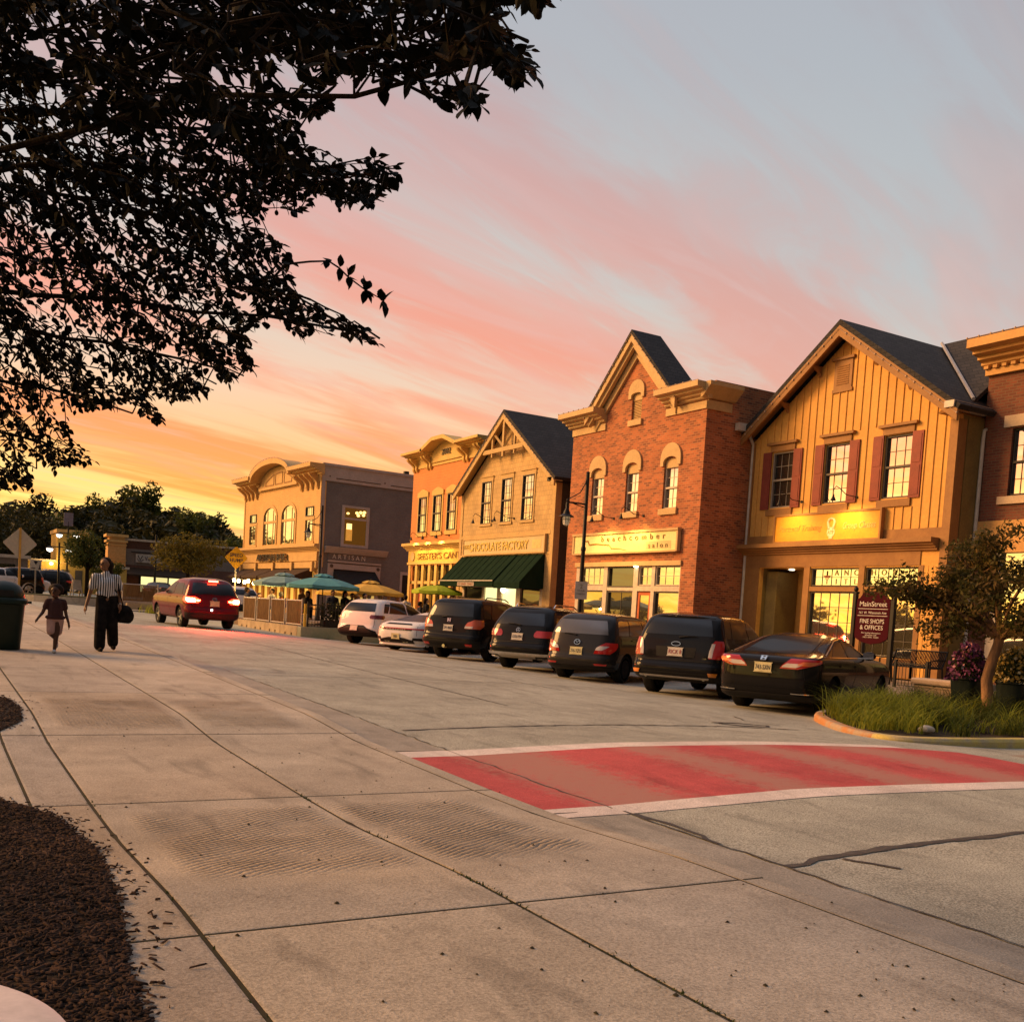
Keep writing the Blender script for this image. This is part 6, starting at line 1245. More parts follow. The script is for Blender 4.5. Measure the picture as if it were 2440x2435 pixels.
# -- child
cz = float(zsw(1.95, 18.85)); r = empty('person', (1.98, 18.8, cz), 0, 'small child in a dark top and pale pink shorts walking near the trash bin', 'person')
hc = (-.015, -.02, 1.03); hp, t_, s_ = head_prims(hc, .96, -.5)
bp = hp+[('c', (0, 0, .96), (0, .0, .88), .036, .04), ('c', (0, .01, .82), (0, .01, .62), .095, .09), ('c', (-.1, 0, .875), (.1, 0, .875), .036, .036), ('c', (-.125, 0, .865), (-.195, .03, .67), .034, .028), ('c', (-.195, .03, .67), (-.27, -.04, .575), .028, .02), ('c', (.125, 0, .865), (.168, .03, .655), .034, .028), ('c', (.168, .03, .655), (.205, -.04, .51), .028, .02),
    ('c', (-.055, .01, .6), (-.05, -.03, .32), .07, .05), ('c', (-.05, -.03, .32), (.03, .13, .24), .047, .038), ('c', (.03, .13, .24), (.045, .18, .15), .035, .028), ('c', (.055, .01, .6), (.02, -.02, .32), .07, .05), ('c', (.02, -.02, .32), (.0, .0, .06), .046, .028), ('c', (0, 0, .04), (-.01, -.09, .028), .03, .026)]
bp += hand((-.27, -.04, .575), (-.5, -.3, -.8), -1, .72)+hand((.205, -.04, .51), (.1, -.2, -1), 1, .72)
bd_ = fused('body', bp, M_skind, r, .008, 3); face(r, hc, .96, -.5, bd_)
fused('hair', [('e', (.0, .02, 1.085), (.105, .112, .085)), ('e', (.03, .05, 1.06), (.10, .10, .1)), ('e', (-.03, .05, 1.06), (.09, .1, .1))], M_hair, r, .012, 2)
fused('top', [('c', (-.1, 0, .87), (.1, 0, .87), .046, .046), ('c', (0, .01, .82), (0, .01, .66), .115, .125), ('e', (0, .01, .60), (.165, .125, .05)), ('c', (-.125, 0, .865), (-.16, .015, .765), .048, .046), ('c', (.125, 0, .865), (.15, .015, .765), .048, .046)], mat('maroon_cloth', (.055, .022, .02), .85, col2=(.045, .018, .016)), r, .011, 4)
fused('shorts', [('e', (0, .01, .58), (.125, .1, .06)), ('c', (-.062, .005, .55), (-.068, -.03, .36), .078, .068), ('c', (.062, .01, .55), (.05, .02, .36), .078, .068)], mat('pink_cloth', (.50, .30, .25), .85), r, .011, 4)
s2 = MB().ball((-.01, -.05, .03), .035, .085, .032, 10, 8).ball((.045, .19, .13), .034, .045, .06, 10, 8); s2.build('shoes', mat('white_shoe', (.6, .55, .5), .6), r, smooth=True)
# -- people at the patio tables
def seated(shirt, hair, skin, hat=None, long=False):
    e = empty('person', (0, 0, 0)); hp, _, _ = head_prims((0, -.02, 1.2), 1, 0)
    fused('body', hp+[('c', (0, 0, 1.12), (0, 0, 1.03), .045, .05), ('c', (0, 0, .95), (0, .03, .55), .12, .13), ('c', (-.15, 0, .98), (.15, 0, .98), .05, .05), ('c', (-.2, 0, .97), (-.24, -.02, .7), .045, .036), ('c', (-.24, -.02, .7), (-.12, -.26, .72), .036, .026), ('c', (.2, 0, .97), (.24, -.02, .7), .045, .036), ('c', (.24, -.02, .7), (.12, -.26, .72), .036, .026), ('c', (-.09, 0, .5), (-.1, -.42, .5), .08, .06), ('c', (-.1, -.42, .5), (-.1, -.40, .06), .055, .04), ('c', (.09, 0, .5), (.1, -.42, .5), .08, .06), ('c', (.1, -.42, .5), (.1, -.40, .06), .055, .04), ('c', (-.1, -.42, .04), (-.1, -.54, .03), .036, .03), ('c', (.1, -.42, .04), (.1, -.54, .03), .036, .03)], skin, e, .022, 3)
    h = [('e', (0, .02, 1.26), (.098, .108, .082)), ('e', (0, .045, 1.21), (.092, .09, .1))]+([('c', (0, .07, 1.2), (0, .07, 1.0), .07, .05)] if long else [])
    fused('hair', h, hair, e, .02, 2)
    if hat: fused('cap', [('e', (0, .01, 1.27), (.092, .104, .075)), ('e', (0, -.11, 1.25), (.06, .06, .014))], hat, e, .016, 2)
    fused('shirt', [('c', (-.16, 0, .98), (.16, 0, .98), .065, .065), ('c', (0, 0, .95), (0, .03, .55), .15, .15), ('c', (-.2, 0, .97), (-.235, -.01, .78), .062, .058), ('c', (.2, 0, .97), (.235, -.01, .78), .062, .058)], shirt, e, .022, 3)
    fused('trousers', [('e', (0, .03, .5), (.18, .14, .1)), ('c', (-.09, 0, .5), (-.1, -.42, .5), .09, .07), ('c', (-.1, -.42, .5), (-.1, -.40, .12), .065, .055), ('c', (.09, 0, .5), (.1, -.42, .5), .09, .07), ('c', (.1, -.42, .5), (.1, -.40, .12), .065, .055)], M_blkc, e, .022, 3)
    return e
M_blond = mat('blond_hair', (.55, .27, .06), .6); M_greyh = mat('grey_hair', (.35, .3, .26), .7)
M_sh = [mat('shirt_'+n, c, .85) for n, c in (('navy', (.03, .03, .05)), ('white', (.62, .56, .5)), ('tan', (.36, .22, .12)), ('black', (.015, .013, .013)), ('red', (.3, .06, .04)))]
PR = [seated(M_sh[0], M_hair, M_skinb), seated(M_sh[1], M_hair, M_skinl), seated(M_sh[2], M_blond, M_skinl, long=True), seated(M_sh[3], M_hair, M_skinl, long=True), seated(M_sh[1], M_greyh, M_skinl, hat=mat('white_cap', (.7, .66, .62), .8)), seated(M_sh[4], M_greyh, M_skinl)]
used = set()
def at_s(px, py, s):
    v = RW @ np.array([px-PX, PY-py, -F]); return CAM+v*(s/v[1])
DECK = .45
def sit(kind, px, py, s, rz, label):
    p = at_s(px, py, s); o = PR[kind]
    if kind in used: o = copy_tree(o)
    used.add(kind); o.location = (p[0], s, p[2]-1.2); o.rotation_euler = (0, 0, R_(rz)); tag(o, label, 'person', 'diners on the restaurant patio'); return o
Q = lambda x, y: (560+x/4.6, 1330+y/4.6)
for k, x, y, s, rz, lb in [(0, 135, 350, 46.2, 80, 'dark haired man in navy at the far left end of the patio fence'), (3, 270, 412, 44.6, 20, 'diner whose dark head just shows over the second fence panel'), (1, 405, 362, 43.2, -70, 'diner in white sitting upright behind the middle fence panels'), (5, 500, 402, 42.4, 180, 'grey haired diner in red low behind the third fence panel'),
    (2, 735, 350, 40.6, 40, 'blond long haired diner in tan behind the rightmost reed fence panel'), (3, 795, 392, 40, -60, 'long haired diner in black beside the blond diner'), (0, 1075, 385, 42, 0, 'diner in navy between the two teal umbrella poles'), (3, 1210, 397, 40, 30, 'long haired diner in black below the teal umbrella edge'),
    (0, 1285, 418, 39.5, -20, 'diner in navy with a dark head left of the yellow umbrella pole'), (2, 1340, 435, 39.6, 60, 'blond diner in tan just behind the white SUV roof, left of the yellow pole'), (3, 1425, 420, 39.2, 10, 'diner with a large dark head in front of the yellow umbrella pole'), (5, 1470, 428, 40.3, 150, 'grey haired diner in red beside the yellow umbrella pole'),
    (4, 1595, 428, 41, 90, 'diner wearing a white cap behind the white SUV'), (4, 1685, 432, 41.3, -40, 'second white capped diner, right of the first white cap'), (5, 1780, 432, 41.6, 30, 'grey haired diner near the charcoal side door'), (1, 1870, 438, 42.2, 160, 'diner in white at the right end of the patio')]:
    sit(k, *Q(x, y), s, rz, lb)
for k, px, py, t, lb in [(3, 1016, 1432, 19.4, 'long haired person in black standing outside the orange clapboard shop'), (0, 1002, 1440, 19.8, 'person in navy outside the orange clapboard shop, left of the long haired one'), (1, 1043, 1440, 20.0, 'person in white half hidden by the large black SUV outside the clapboard shop')]:
    v = RW @ np.array([px-PX, PY-py, -F]); p = CAM+v*(t/v[0]); o = copy_tree(PR[k]); o.location = (t, p[1], p[2]-1.2); o.rotation_euler = (0, 0, R_(70)); tag(o, lb, 'person', 'people outside the clapboard shop')

# ================================================================ patio
M_blockc = mat('barrier_concrete', (.46, .35, .22), .9, col2=(.36, .27, .17), scale=3, bump=.4); M_green = mat('barrier_green', (.25, .28, .18), .9, col2=(.34, .33, .22), scale=1.5, contrast=(.4, .55), bump=.4)
M_tubem = mat('fence_tube', (.55, .47, .40), .4, metal=.3); M_reed = mat('reed_screen', (.24, .13, .05), .9, col2=(.10, .055, .025), scale=60, stretch=(1, 1, .05), contrast=(.35, .6))
struct(MB().box(12.45, 17.8, 36.9, 47.5, -.2, DECK).build('patio_deck', mat('deck_wood', (.2, .13, .08), .8)))
def barrier(x0, x1, y0, y1, m, label, notch=True, g='concrete barriers round the patio'):
    zb = min(float(zroad(x, y)) for x in (x0, x1) for y in (y0, y1)); ztop = .43
    e = empty('concrete_barrier', ((x0+x1)/2, (y0+y1)/2, zb), 0, label, 'barrier', g); cx_, cy_ = (x0+x1)/2, (y0+y1)/2; mb = MB(); lx, ly = (x1-x0)/2, (y1-y0)/2; h = ztop-zb
    long_y = ly > lx; L_ = max(lx, ly); T_ = min(lx, ly)
    prof = [(-L_, -.05), (-L_*.45, -.05), (-L_*.45, .12), (-L_*.3, .12), (-L_*.3, -.05), (L_*.3, -.05), (L_*.3, .12), (L_*.45, .12), (L_*.45, -.05), (L_, -.05), (L_, h-.02), (L_-.02, h), (-L_+.02, h), (-L_, h-.02)]
    if long_y: mb.prism([(a, b_) for a, b_ in prof], -T_, T_, 'x')
    else: mb.prism(prof, -T_, T_, 'y')
    mb.build('block', m, e)
    nt_ = MB()
    for q in (-.375, .375):
        c = q*L_
        if long_y: nt_.box(-T_+.02, T_, c-L_*.075, c+L_*.075, .0, .115)
        else: nt_.box(c-L_*.075, c+L_*.075, -T_+.02, T_, .0, .115)
    nt_.build('lifting_slot', M_joint, e); return e
sb = [44.65, 42.6, 40.6, 38.6, 36.55]
ords = ['farthest', 'third from the white SUV', 'second from the white SUV', 'nearest to the white SUV']
for k in range(4): barrier(12.0, 12.42, sb[k+1]+.02, sb[k]-.02, M_blockc, 'tan concrete barrier block under the reed fence, %s' % ords[k])
barrier(12.0, 15.2, 36.1, 36.52, M_green, 'long green stained concrete barrier block under the black picket fence')
for k in range(4):
    y0, y1 = sb[k+1]+.1, sb[k]-.1; e = empty('fence_panel', (12.2, y0, .43), 0, 'reed filled fence panel with pale tube frame on a block, %s' % ords[k], 'fence', 'reed fence panels of the patio'); n = y1-y0
    f = MB()
    for y in (.03, n-.03): f.tube([(0, y, -.06), (0, y, 1.02)], .03, 8)
    for z in (.06, .95): f.tube([(0, .03, z), (0, n-.03, z)], .024, 8)
    f.tube([(-.12, .03, .0), (.12, .03, .0)], .025, 6).tube([(-.12, n-.03, .0), (.12, n-.03, .0)], .025, 6); f.build('frame', M_tubem, e, smooth=True)
    rd = MB(); q = .07
    while q < n-.07: rd.tube([(.01+random.gauss(0, .004), q, .08), (.01, q+random.gauss(0, .005), .93)], .011, 5); q += .024
    rd.build('reed_screen', M_reed, e)
e = empty('picket_fence', (12.2, 36.3, .43), 0, 'black metal picket fence with a yellow corner post beside the white SUV', 'fence'); f = MB()
for z in (.1, .82, .66): f.box(.1, 3.0, -.015, .015, z-.015, z+.015)
for k in range(26): f.box(.15+k*.112, .166+k*.112, -.008, .008, .02, .86)
for x in (.1, 1.6, 3.0): f.box(x-.025, x+.025, -.025, .025, 0, .92)
f.build('pickets', M_black, e); MB().tube([(0, 0, 0), (0, 0, .84)], .05, 10).build('corner_post', mat('post_yellow', (.65, .42, .05), .6), e)
# dark plants behind the pickets
def foliage_mesh(name, blobs, n, size, m, seed=1, flat=.0, surf=.55):
    r_ = np.random.default_rng(seed); w_ = np.array([b[3]*b[4]*b[5] for b in blobs])**.8; ix = r_.choice(len(blobs), n, p=w_/w_.sum()); b = np.array(blobs)[ix]
    d = r_.normal(size=(n, 3)); d /= np.linalg.norm(d, axis=1)[:, None]; rad = (surf+(1-surf)*r_.random(n))**.9; rad = np.where(r_.random(n) < .25, r_.random(n), rad); c = b[:, :3]+d*rad[:, None]*b[:, 3:6]
    nr = d*.6+r_.normal(size=(n, 3))*.6; nr[:, 2] += .3; nr /= np.linalg.norm(nr, axis=1)[:, None]; a = np.cross(nr, r_.normal(size=(n, 3))); a /= np.linalg.norm(a, axis=1)[:, None]; q = np.cross(nr, a); s = size*(.6+.8*r_.random(n))[:, None]
    v = np.stack([c-a*s, c+q*s*.45, c+a*s, c-q*s*.45], 1).reshape(-1, 3); f = np.arange(n*4).reshape(-1, 4); return raw_mesh(name, v, f, m)
M_dkleaf = leafmat('dark_leaf', (.03, .03, .012), (.02, .02, .008), scale=8, trans=.15)
e = empty('potted_shrub', (13.6, 37.0, DECK), 0, 'dark bushy shrub behind the black picket fence', 'plant'); link_mesh('foliage', foliage_mesh('foliage', [(0, 0, .55, .7, .25, .45), (.8, .1, .45, .5, .25, .4)], 900, .07, M_dkleaf, 5), e); MB().box(-.5, 1.1, -.15, .2, 0, .25).build('planter_box', M_black, e)
# umbrellas
def umbrella(px, py, s, rad, drop, m, label, vent=True, t=None, pole=M_black, zg_=None):
    if t is None: p = at_s(px, py, s)
    else: v = RW @ np.array([px-PX, PY-py, -F]); p = CAM+v*(t/v[0])
    zb = DECK if zg_ is None else zg_; e = empty('patio_umbrella', (p[0], p[1], zb), R_(random.uniform(0, 40)), label, 'umbrella', 'umbrellas on the restaurant patio'); H_ = p[2]-zb; n = 8
    def canopy(r0, r1, z0, z1, ru):
        v = []; f = []; K_ = 6
        for i in range(K_+1):
            q = i/K_
            for k in range(n*4):
                a = 2*math.pi*k/(n*4); sc = 1-.06*math.sin((k % 4)/4*math.pi)*q; v.append(((r0+(r1-r0)*q)*sc*math.cos(a), (r0+(r1-r0)*q)*sc*math.sin(a), z0+(z1-z0)*q+.04*math.sin(q*math.pi)-.03*q*math.sin((k % 4)/4*math.pi)))
        N_ = n*4
        for i in range(K_):
            for k in range(N_): f.append((i*N_+k, i*N_+(k+1) % N_, (i+1)*N_+(k+1) % N_, (i+1)*N_+k))
        o = len(v); v += [(x*1.0, y*1.0, z-.13) for x, y, z in v[-N_:]]
        if ru: f += [(K_*N_+k, K_*N_+(k+1) % N_, o+(k+1) % N_, o+k) for k in range(N_)]
        return MB().add(v, f)
    MB().tube([(0, 0, 0), (0, 0, H_-.02)], .022, 8).lathe([(.26, 0), (.26, .05), (.05, .09), (.03, .3)], 14).build('pole', pole, e, smooth=True)
    canopy(.18, rad, H_-.12, H_-drop, True).build('canopy', m, e, recalc=False)
    if vent: canopy(.0, .42, H_, H_-.10, False).build('vent_top', m, e, recalc=False)
    rb = MB()
    for k in range(n): a = 2*math.pi*k/n; rb.tube([(0, 0, H_-.16), (rad*.97*math.cos(a), rad*.97*math.sin(a), H_-drop-.02)], .008, 4)
    rb.build('ribs', M_black, e); MB().ball((0, 0, H_+.03), .03, .03, .05, 8, 6).build('finial', pole, e); return e
M_teal = mat('teal_canvas', (.10, .30, .31), .8, col2=(.085, .26, .27)); M_yel = mat('yellow_canvas', (.66, .40, .07), .8, col2=(.58, .35, .06)); M_lime = mat('lime_canvas', (.40, .50, .03), .8); M_teal2 = mat('pale_teal_canvas', (.22, .34, .31), .8)
umbrella(*Q(545, 160), 42.5, 1.30, .44, M_teal2, 'pale teal umbrella on the left of the patio behind the string lights'); umbrella(*Q(970, 172), 39.6, 1.5, .47, M_teal, 'deep teal umbrella in the middle of the patio, in front of the lamp post')
umbrella(*Q(1490, 246), 41.3, 1.5, .48, M_yel, 'large yellow umbrella right of the teal ones, in front of the charcoal wall'); umbrella(*Q(1180, 292), 45.0, 1.25, .36, M_yel, 'second yellow umbrella half hidden behind the deep teal one')
umbrella(780+940/3.578, 1380+30/3.578, 0, 1.15, .38, M_lime, 'lime green umbrella before the orange clapboard shop', vent=False, t=20.2, zg_=.2)
# tables
M_top = mat('white_tabletop', (.62, .56, .5), .5)
for i, (t, s) in enumerate(((13.3, 41.8), (15.7, 39.2), (16.9, 41.8), (14.3, 40.3))):
    e = empty('patio_table', (t, s, DECK), 0, ['round white table under the pale teal umbrella', 'round white table before the yellow umbrella pole', 'round white table near the white capped diners', 'round white table beside the blond diner'][i], 'table', 'patio tables')
    MB().lathe([(.42, .76), (.43, .775), (.42, .79)], 24).build('tabletop', M_top, e); MB().lathe([(.25, 0), (.24, .03), (.035, .06), (.035, .76)], 14).build('pedestal', M_black, e)
# string of bulbs
e = empty('string_lights', tuple(at_s(*Q(40, 240), 45.5)), 0, 'string of glowing warm bulbs over the left end of the patio', 'string lights'); o0 = Vector(e.location); pts = []
for i, (x, y, s) in enumerate([(-10, 240, 46), (40, 248, 45.5), (105, 262, 45), (145, 250, 44.6), (205, 272, 44.2), (290, 262, 43.9), (375, 262, 43.6), (420, 268, 43.2), (525, 282, 42.8), (605, 280, 42.4), (690, 272, 42)]):
    p = Vector(at_s(*Q(x, y), s))-o0; pts.append(p+Vector((0, 0, .10)))
    MB().ball(p, .07, .07, .085, 10, 8).build('bulb', M_bulb, e)
    if i % 3 == 1: l = bpy.data.lights.new('bulb_light', 'POINT'); l.energy = 22; l.color = (1, .55, .16); l.shadow_soft_size = .07; q = bpy.data.objects.new('bulb_light', l); COL.objects.link(q); q.location = o0+p+Vector((0, 0, -.12))
MB().tube(pts, .008, 5).build('cable', M_black, e)

# ================================================================ lamp posts
def lamp_post(t, s, ztop, label, sign=False, lean=0):
    z0 = float(zfar(t, s)); e = empty('street_lamp', (t, s, z0), 0, label, 'street lamp', 'black street lamps of the shopping street'); H_ = ztop-z0
    MB().lathe([(.16, 0), (.16, .1), (.11, .3), (.10, .7), (.075, .8), (.068, 3.4), (.085, 3.42), (.085, 3.5), (.062, 3.55), (.058, H_), (.07, H_+.02), (.0, H_+.06)], 14).build('pole', M_black, e, smooth=True, sharp=30)
    A = -.72; za = H_-1.0
    MB().tube([(0, 0, za), (A, 0, za)], .028, 8).tube([(0, 0, za-.12), (A*.7, 0, za-.02)], .016, 6).tube([(0, 0, H_-.02), (-.08, 0, H_-.35), (-.25, 0, H_-.65), (-.5, 0, H_-.8), (A, 0, za+.08)], .016, 6).lathe([(.02, 0), (.045, .05), (.02, .1)], 8, (A, 0, za)).build('arm', M_black, e, smooth=True)
    lm = MB().lathe([(.03, .0), (.05, -.08), (.045, -.2), (.10, -.3), (.12, -.38), (.24, -.45), (.245, -.47), (.12, -.45), (.1, -.4)], 18, (A, 0, za)).build('lamp_hood', M_black, e, smooth=True)
    MB().lathe([(.11, -.44), (.125, -.5), (.12, -.62), (.09, -.72), (.0, -.76)], 16, (A, 0, za)).build('lamp_globe', M_globe, lm, smooth=True)
    cg = MB()
    for k in range(8): a = k*math.pi/4; cg.tube([(A+.13*math.cos(a), .13*math.sin(a), za-.44), (A+.135*math.cos(a), .135*math.sin(a), za-.6), (A+.06*math.cos(a), .06*math.sin(a), za-.77)], .006, 4)
    cg.lathe([(.136, -.55), (.142, -.56), (.136, -.57)], 16, (A, 0, za)); cg.build('lamp_cage', M_black, lm)
    if sign:
        p = MB().box(-.20, .20, -.095, -.085, 1.95-z0, 2.52-z0); so_ = p.build('parking_sign', mat('sign_white', (.66, .58, .48), .5), e); so_.rotation_euler = (0, 0, R_(-25))
        for k, (tx, h_) in enumerate((('2', .14), ('HOUR', .06), ('PARKING', .05))): text('lettering', tx, h_, (0, -.098, 2.30-z0-.1*k), mat('sign_green', (.25, .2, .12), .6), so_, depth=.003)
    return e
M_globe = mat('frosted_globe', (.70, .62, .50), .25, emit=(1, .75, .4), estr=.12)
lamp_post(18.5, 27.75, 6.0, 'black street lamp before the red brick salon with a parking sign on its pole', True)
lamp_post(18.5, 53.0, 6.5, 'black street lamp standing before the corner of the charcoal wall')

# ================================================================ street signs and small furniture
M_gal = mat('galvanised', (.42, .38, .34), .4, metal=.7); M_alu = mat('sign_back', (.52, .47, .40), .38, metal=.6, col2=(.60, .52, .40), scale=1.5)
def rounded_diamond(hd, r=.06):
    pts = []
    for k in range(4):
        a = k*math.pi/2; c = Vector((math.cos(a), math.sin(a)))*(hd-r*1.414)
        for j in range(-2, 3): b_ = a+j*math.pi/8; pts.append((c.x+r*math.cos(b_), c.y+r*math.sin(b_)))
    return pts
def diamond_sign(t, s, z0, zc, hd, back, label, postm, rz=0):
    e = empty('road_sign', (t, s, z0), R_(rz), label, 'road sign'); h = zc-z0
    MB().prism([(x, h+z) for x, z in rounded_diamond(hd)], -.006, .006, 'y').build('sign_plate', M_alu if back else mat('sign_yellow', (.78, .38, .02), .45), e)
    MB().prism([(-.035, -.02), (.035, -.02), (.035, .02), (.02, .02), (.02, 0), (-.02, 0), (-.02, .02), (-.035, .02)], 0, h+(hd*.97 if back else -hd*.6), 'z').xf(lambda p: (p[0], p[1]+(-.028 if back else .028), p[2])).build('post', postm, e)
    if not back:
        for k, tx in enumerate(('SPEED', 'HUMP')): text('lettering', tx, .155, (0, -.012, h+.045-.23*k), M_ink, e, depth=.004, bold=.02)
        MB().add([], [])
    return e
diamond_sign(2.92, 38.9, float(zn(38.9))+.1, 2.74, .54, True, 'blank metal back of a diamond warning sign on a tan post behind the bin', mat('post_tan', (.62, .36, .08), .7))
diamond_sign(12.25, 46.3, 0., 3.13, .52, False, 'yellow diamond sign reading SPEED HUMP behind the maroon crossover', M_gal)
e = empty('road_sign', (5.83, 66.2, .6), 0, 'small white square sign with a yield triangle and walking figure, far left', 'road sign')
MB().box(-.31, .31, -.01, .01, 1.66, 2.26).build('sign_plate', mat('sign_white2', (.68, .6, .5), .5), e); MB().box(-.04, .04, .01, .05, 0, 2.2).build('post', M_gal, e)
MB().prism([(-.13, 2.2), (.13, 2.2), (0, 1.98), (-.0, 2.05), (.07, 2.16), (-.07, 2.16), (0, 2.05), (0, 1.98)], -.02, -.01, 'y').box(-.24, -.02, -.02, -.01, 1.76, 1.81).tube([(.2, -.015, 1.9), (.2, -.015, 1.8), (.15, -.015, 1.72)], .03, 6).tube([(.2, -.015, 1.8), (.25, -.015, 1.72)], .025, 6).ball((.2, -.015, 1.95), .035, .01, .035, 8, 6).build('symbols', M_ink, e)
# trash bin
bz = float(zsw(1.2, 19.4)); e = empty('trash_bin', (1.22, 19.38, bz), R_(-4), 'dark green trash bin with a domed lid at the left edge', 'trash bin')
M_bin = mat('bin_green', (.008, .017, .011), .4, col2=(.012, .022, .014), scale=5)
def sq(r, z, n=32, p=4.): return [((abs(math.cos(a))**(2/p))*math.copysign(r, math.cos(a)), (abs(math.sin(a))**(2/p))*math.copysign(r, math.sin(a)), z) for a in [2*math.pi*k/n for k in range(n)]]
def loft(rings): 
    n = len(rings[0]); v = [q for r_ in rings for q in r_]; f = [(i*n+k, i*n+(k+1) % n, (i+1)*n+(k+1) % n, (i+1)*n+k) for i in range(len(rings)-1) for k in range(n)]; f += [tuple(range(n-1, -1, -1)), tuple(range(len(v)-n, len(v)))]; return MB().add(v, f)
loft([sq(.265, 0), sq(.28, .02), sq(.34, .76), sq(.345, .78)]).build('bin_body', M_bin, e, smooth=True); loft([sq(.35, .76), sq(.385, .78), sq(.385, .84), sq(.36, .87), sq(.30, .875)]).box(.36, .44, -.06, .06, .79, .83).build('rim', M_bin, e, smooth=True)
MB().lathe([(.33, .86), (.335, .90), (.32, .98), (.27, 1.07), (.18, 1.13), (.08, 1.155), (0, 1.16)], 28).build('dome_lid', M_bin, e, smooth=True); MB().box(-.16, .16, -.345, -.30, .90, 1.0).build('flap', M_black, e)
# white table corner close to the camera
P1, P2 = atd(0, 2327, 1.41), atd(183, 2435, 1.28); mid = (P1+P2)/2; dd = (P2-P1)[:2]; ln = np.hypot(*dd); rr = .36; nrm_ = np.array([dd[1], -dd[0]])/ln; nrm_ = nrm_ if nrm_ @ (np.array([-1., -.4])) > 0 else -nrm_; cc = mid[:2]+nrm_*math.sqrt(rr*rr-(ln/2)**2)
e = empty('round_table', (cc[0], cc[1], float(zsw(0, 1))), 0, 'edge of a pale smooth round tabletop cut off by the bottom left corner', 'table'); hz = (P1[2]+P2[2])/2-float(zsw(0, 1))
MB().lathe([(.0, hz-.04), (rr-.03, hz-.04), (rr-.008, hz-.034), (rr, hz-.02), (rr-.008, hz-.006), (rr-.03, hz), (0, hz)], 96).build('tabletop', mat('white_table', (.72, .62, .58), .45), e, smooth=True); MB().lathe([(.24, 0), (.24, .03), (.05, .06), (.04, hz-.05), (.12, hz-.04)], 20).build('pedestal', M_black, e, smooth=True)

# shop court : street sign board, bench, low wall, flower tubs, rail
M_mar = mat('sign_maroon', (.055, .007, .013), .8, spec=.03, col2=(.05, .007, .011))
zc = float(zfar(21, 18)); e = empty('shopping_sign', (20.95, 18.62, zc), R_(-90), 'maroon Main Street shop sign with white lettering between two black posts', 'sign'); q = MB()
for x in (0, 1.22): q.box(x-.05, x+.05, -.05, .05, 0, 2.3).box(x-.065, x+.065, -.065, .065, 2.25, 2.3).ball((x, 0, 2.36), .06, .06, .07, 10, 8)
q.build('posts', M_black, e)
bdp = [(.08, 1.2), (.1, 1.12), (.3, 1.02), (.61, .97), (.92, 1.02), (1.12, 1.12), (1.14, 1.2), (1.14, 2.1), (1.05, 2.14), (.95, 2.26), (.61, 2.32), (.27, 2.26), (.17, 2.14), (.08, 2.1)]
MB().prism(bdp, -.03, .03, 'y').build('board', M_mar, e)
for tx, h_, z_, w__ in (('MainStreet', .13, 1.93, .86), ('161 W. Wisconsin Ave', .065, 1.74, .86), ('FINE SHOPS', .115, 1.50, .76), ('& OFFICES', .115, 1.34, .72), ('For leasing information', .035, 1.24, .6), ('please call', .035, 1.185, .35), ('262 695 1200', .035, 1.13, .5)): text('lettering', tx, h_, (.61, -.034, z_), M_wlet, e, depth=.004, width=w__)
MB().box(.14, 1.08, -.036, -.028, 1.86, 1.872).box(.14, 1.08, -.036, -.028, 1.685, 1.697).build('rules', M_wlet, e)
zb = float(zfar(22.2, 17.6)); e = empty('park_bench', (22.25, 18.45, zb), R_(-90), 'black slatted metal bench in front of the tan shop', 'bench'); q = MB()
for k in range(34): q.tube([(.04+k*.046, .02, .46), (.04+k*.046, .12, .62), (.04+k*.046, .2, .86)], .017, 4)
q.tube([(0, .2, .87), (1.6, .2, .87)], .022, 6).tube([(0, .04, .47), (1.6, .04, .47)], .016, 6).build('backrest', M_black, e)
q = MB()
for k in range(34): q.tube([(.04+k*.046, .02, .45), (.04+k*.046, -.2, .44), (.04+k*.046, -.44, .45)], .017, 4)
q.tube([(0, -.45, .45), (1.6, -.45, .45)], .02, 6).build('seat', M_black, e)
for x in (.02, 1.58):
    MB().tube([(x, -.42, 0), (x, -.42, .62), (x, -.1, .66), (x, .16, .66)], .022, 6).tube([(x, .1, 0), (x, .04, .46), (x, .2, .86)], .022, 6).build('leg', M_black, e)
e = empty('iron_railing', (20.6, 16.9, float(zfar(20.6, 16.5))), R_(-90), 'low black iron railing right of the bench', 'railing'); q = MB()
for x in (0, .9): q.box(x-.03, x+.03, -.03, .03, 0, .68)
for k in range(8): q.box(.1+k*.1, .112+k*.1, -.006, .006, .05, .58)
q.box(0, .9, -.012, .012, .58, .61).box(0, .9, -.012, .012, .05, .07).build('bars', M_black, e)
M_stone = mat('wall_stone', (.46, .33, .21), .9, col2=(.36, .26, .17), scale=3, bump=.5); M_cap = mat('wall_cap', (.55, .41, .28), .85, col2=(.48, .35, .24), scale=4, bump=.3)
for (s0, s1, lb) in ((11.85, 13.35, 'low stone wall with a pale rounded cap behind the ornamental grass, left of the tub'), (9.4, 11.05, 'low stone wall with a pale cap right of the dark tub')):
    e = empty('low_wall', (16.85, s1, -.1), R_(-90), lb, 'wall'); MB().box(0, s1-s0, 0, .3, 0, .55).build('stonework', brickmat('stone_'+str(s0), (.46, .33, .2), (.36, .25, .15), (.25, .18, .12), .45, .16, .012, .9, .6), e); MB().prism([(-.05, .55), (-.06, .58), (-.06, .63), (-.03, .66), (.33, .66), (.36, .63), (.36, .55)], -.04, s1-s0+.04, 'x').build('cap', M_cap, e)
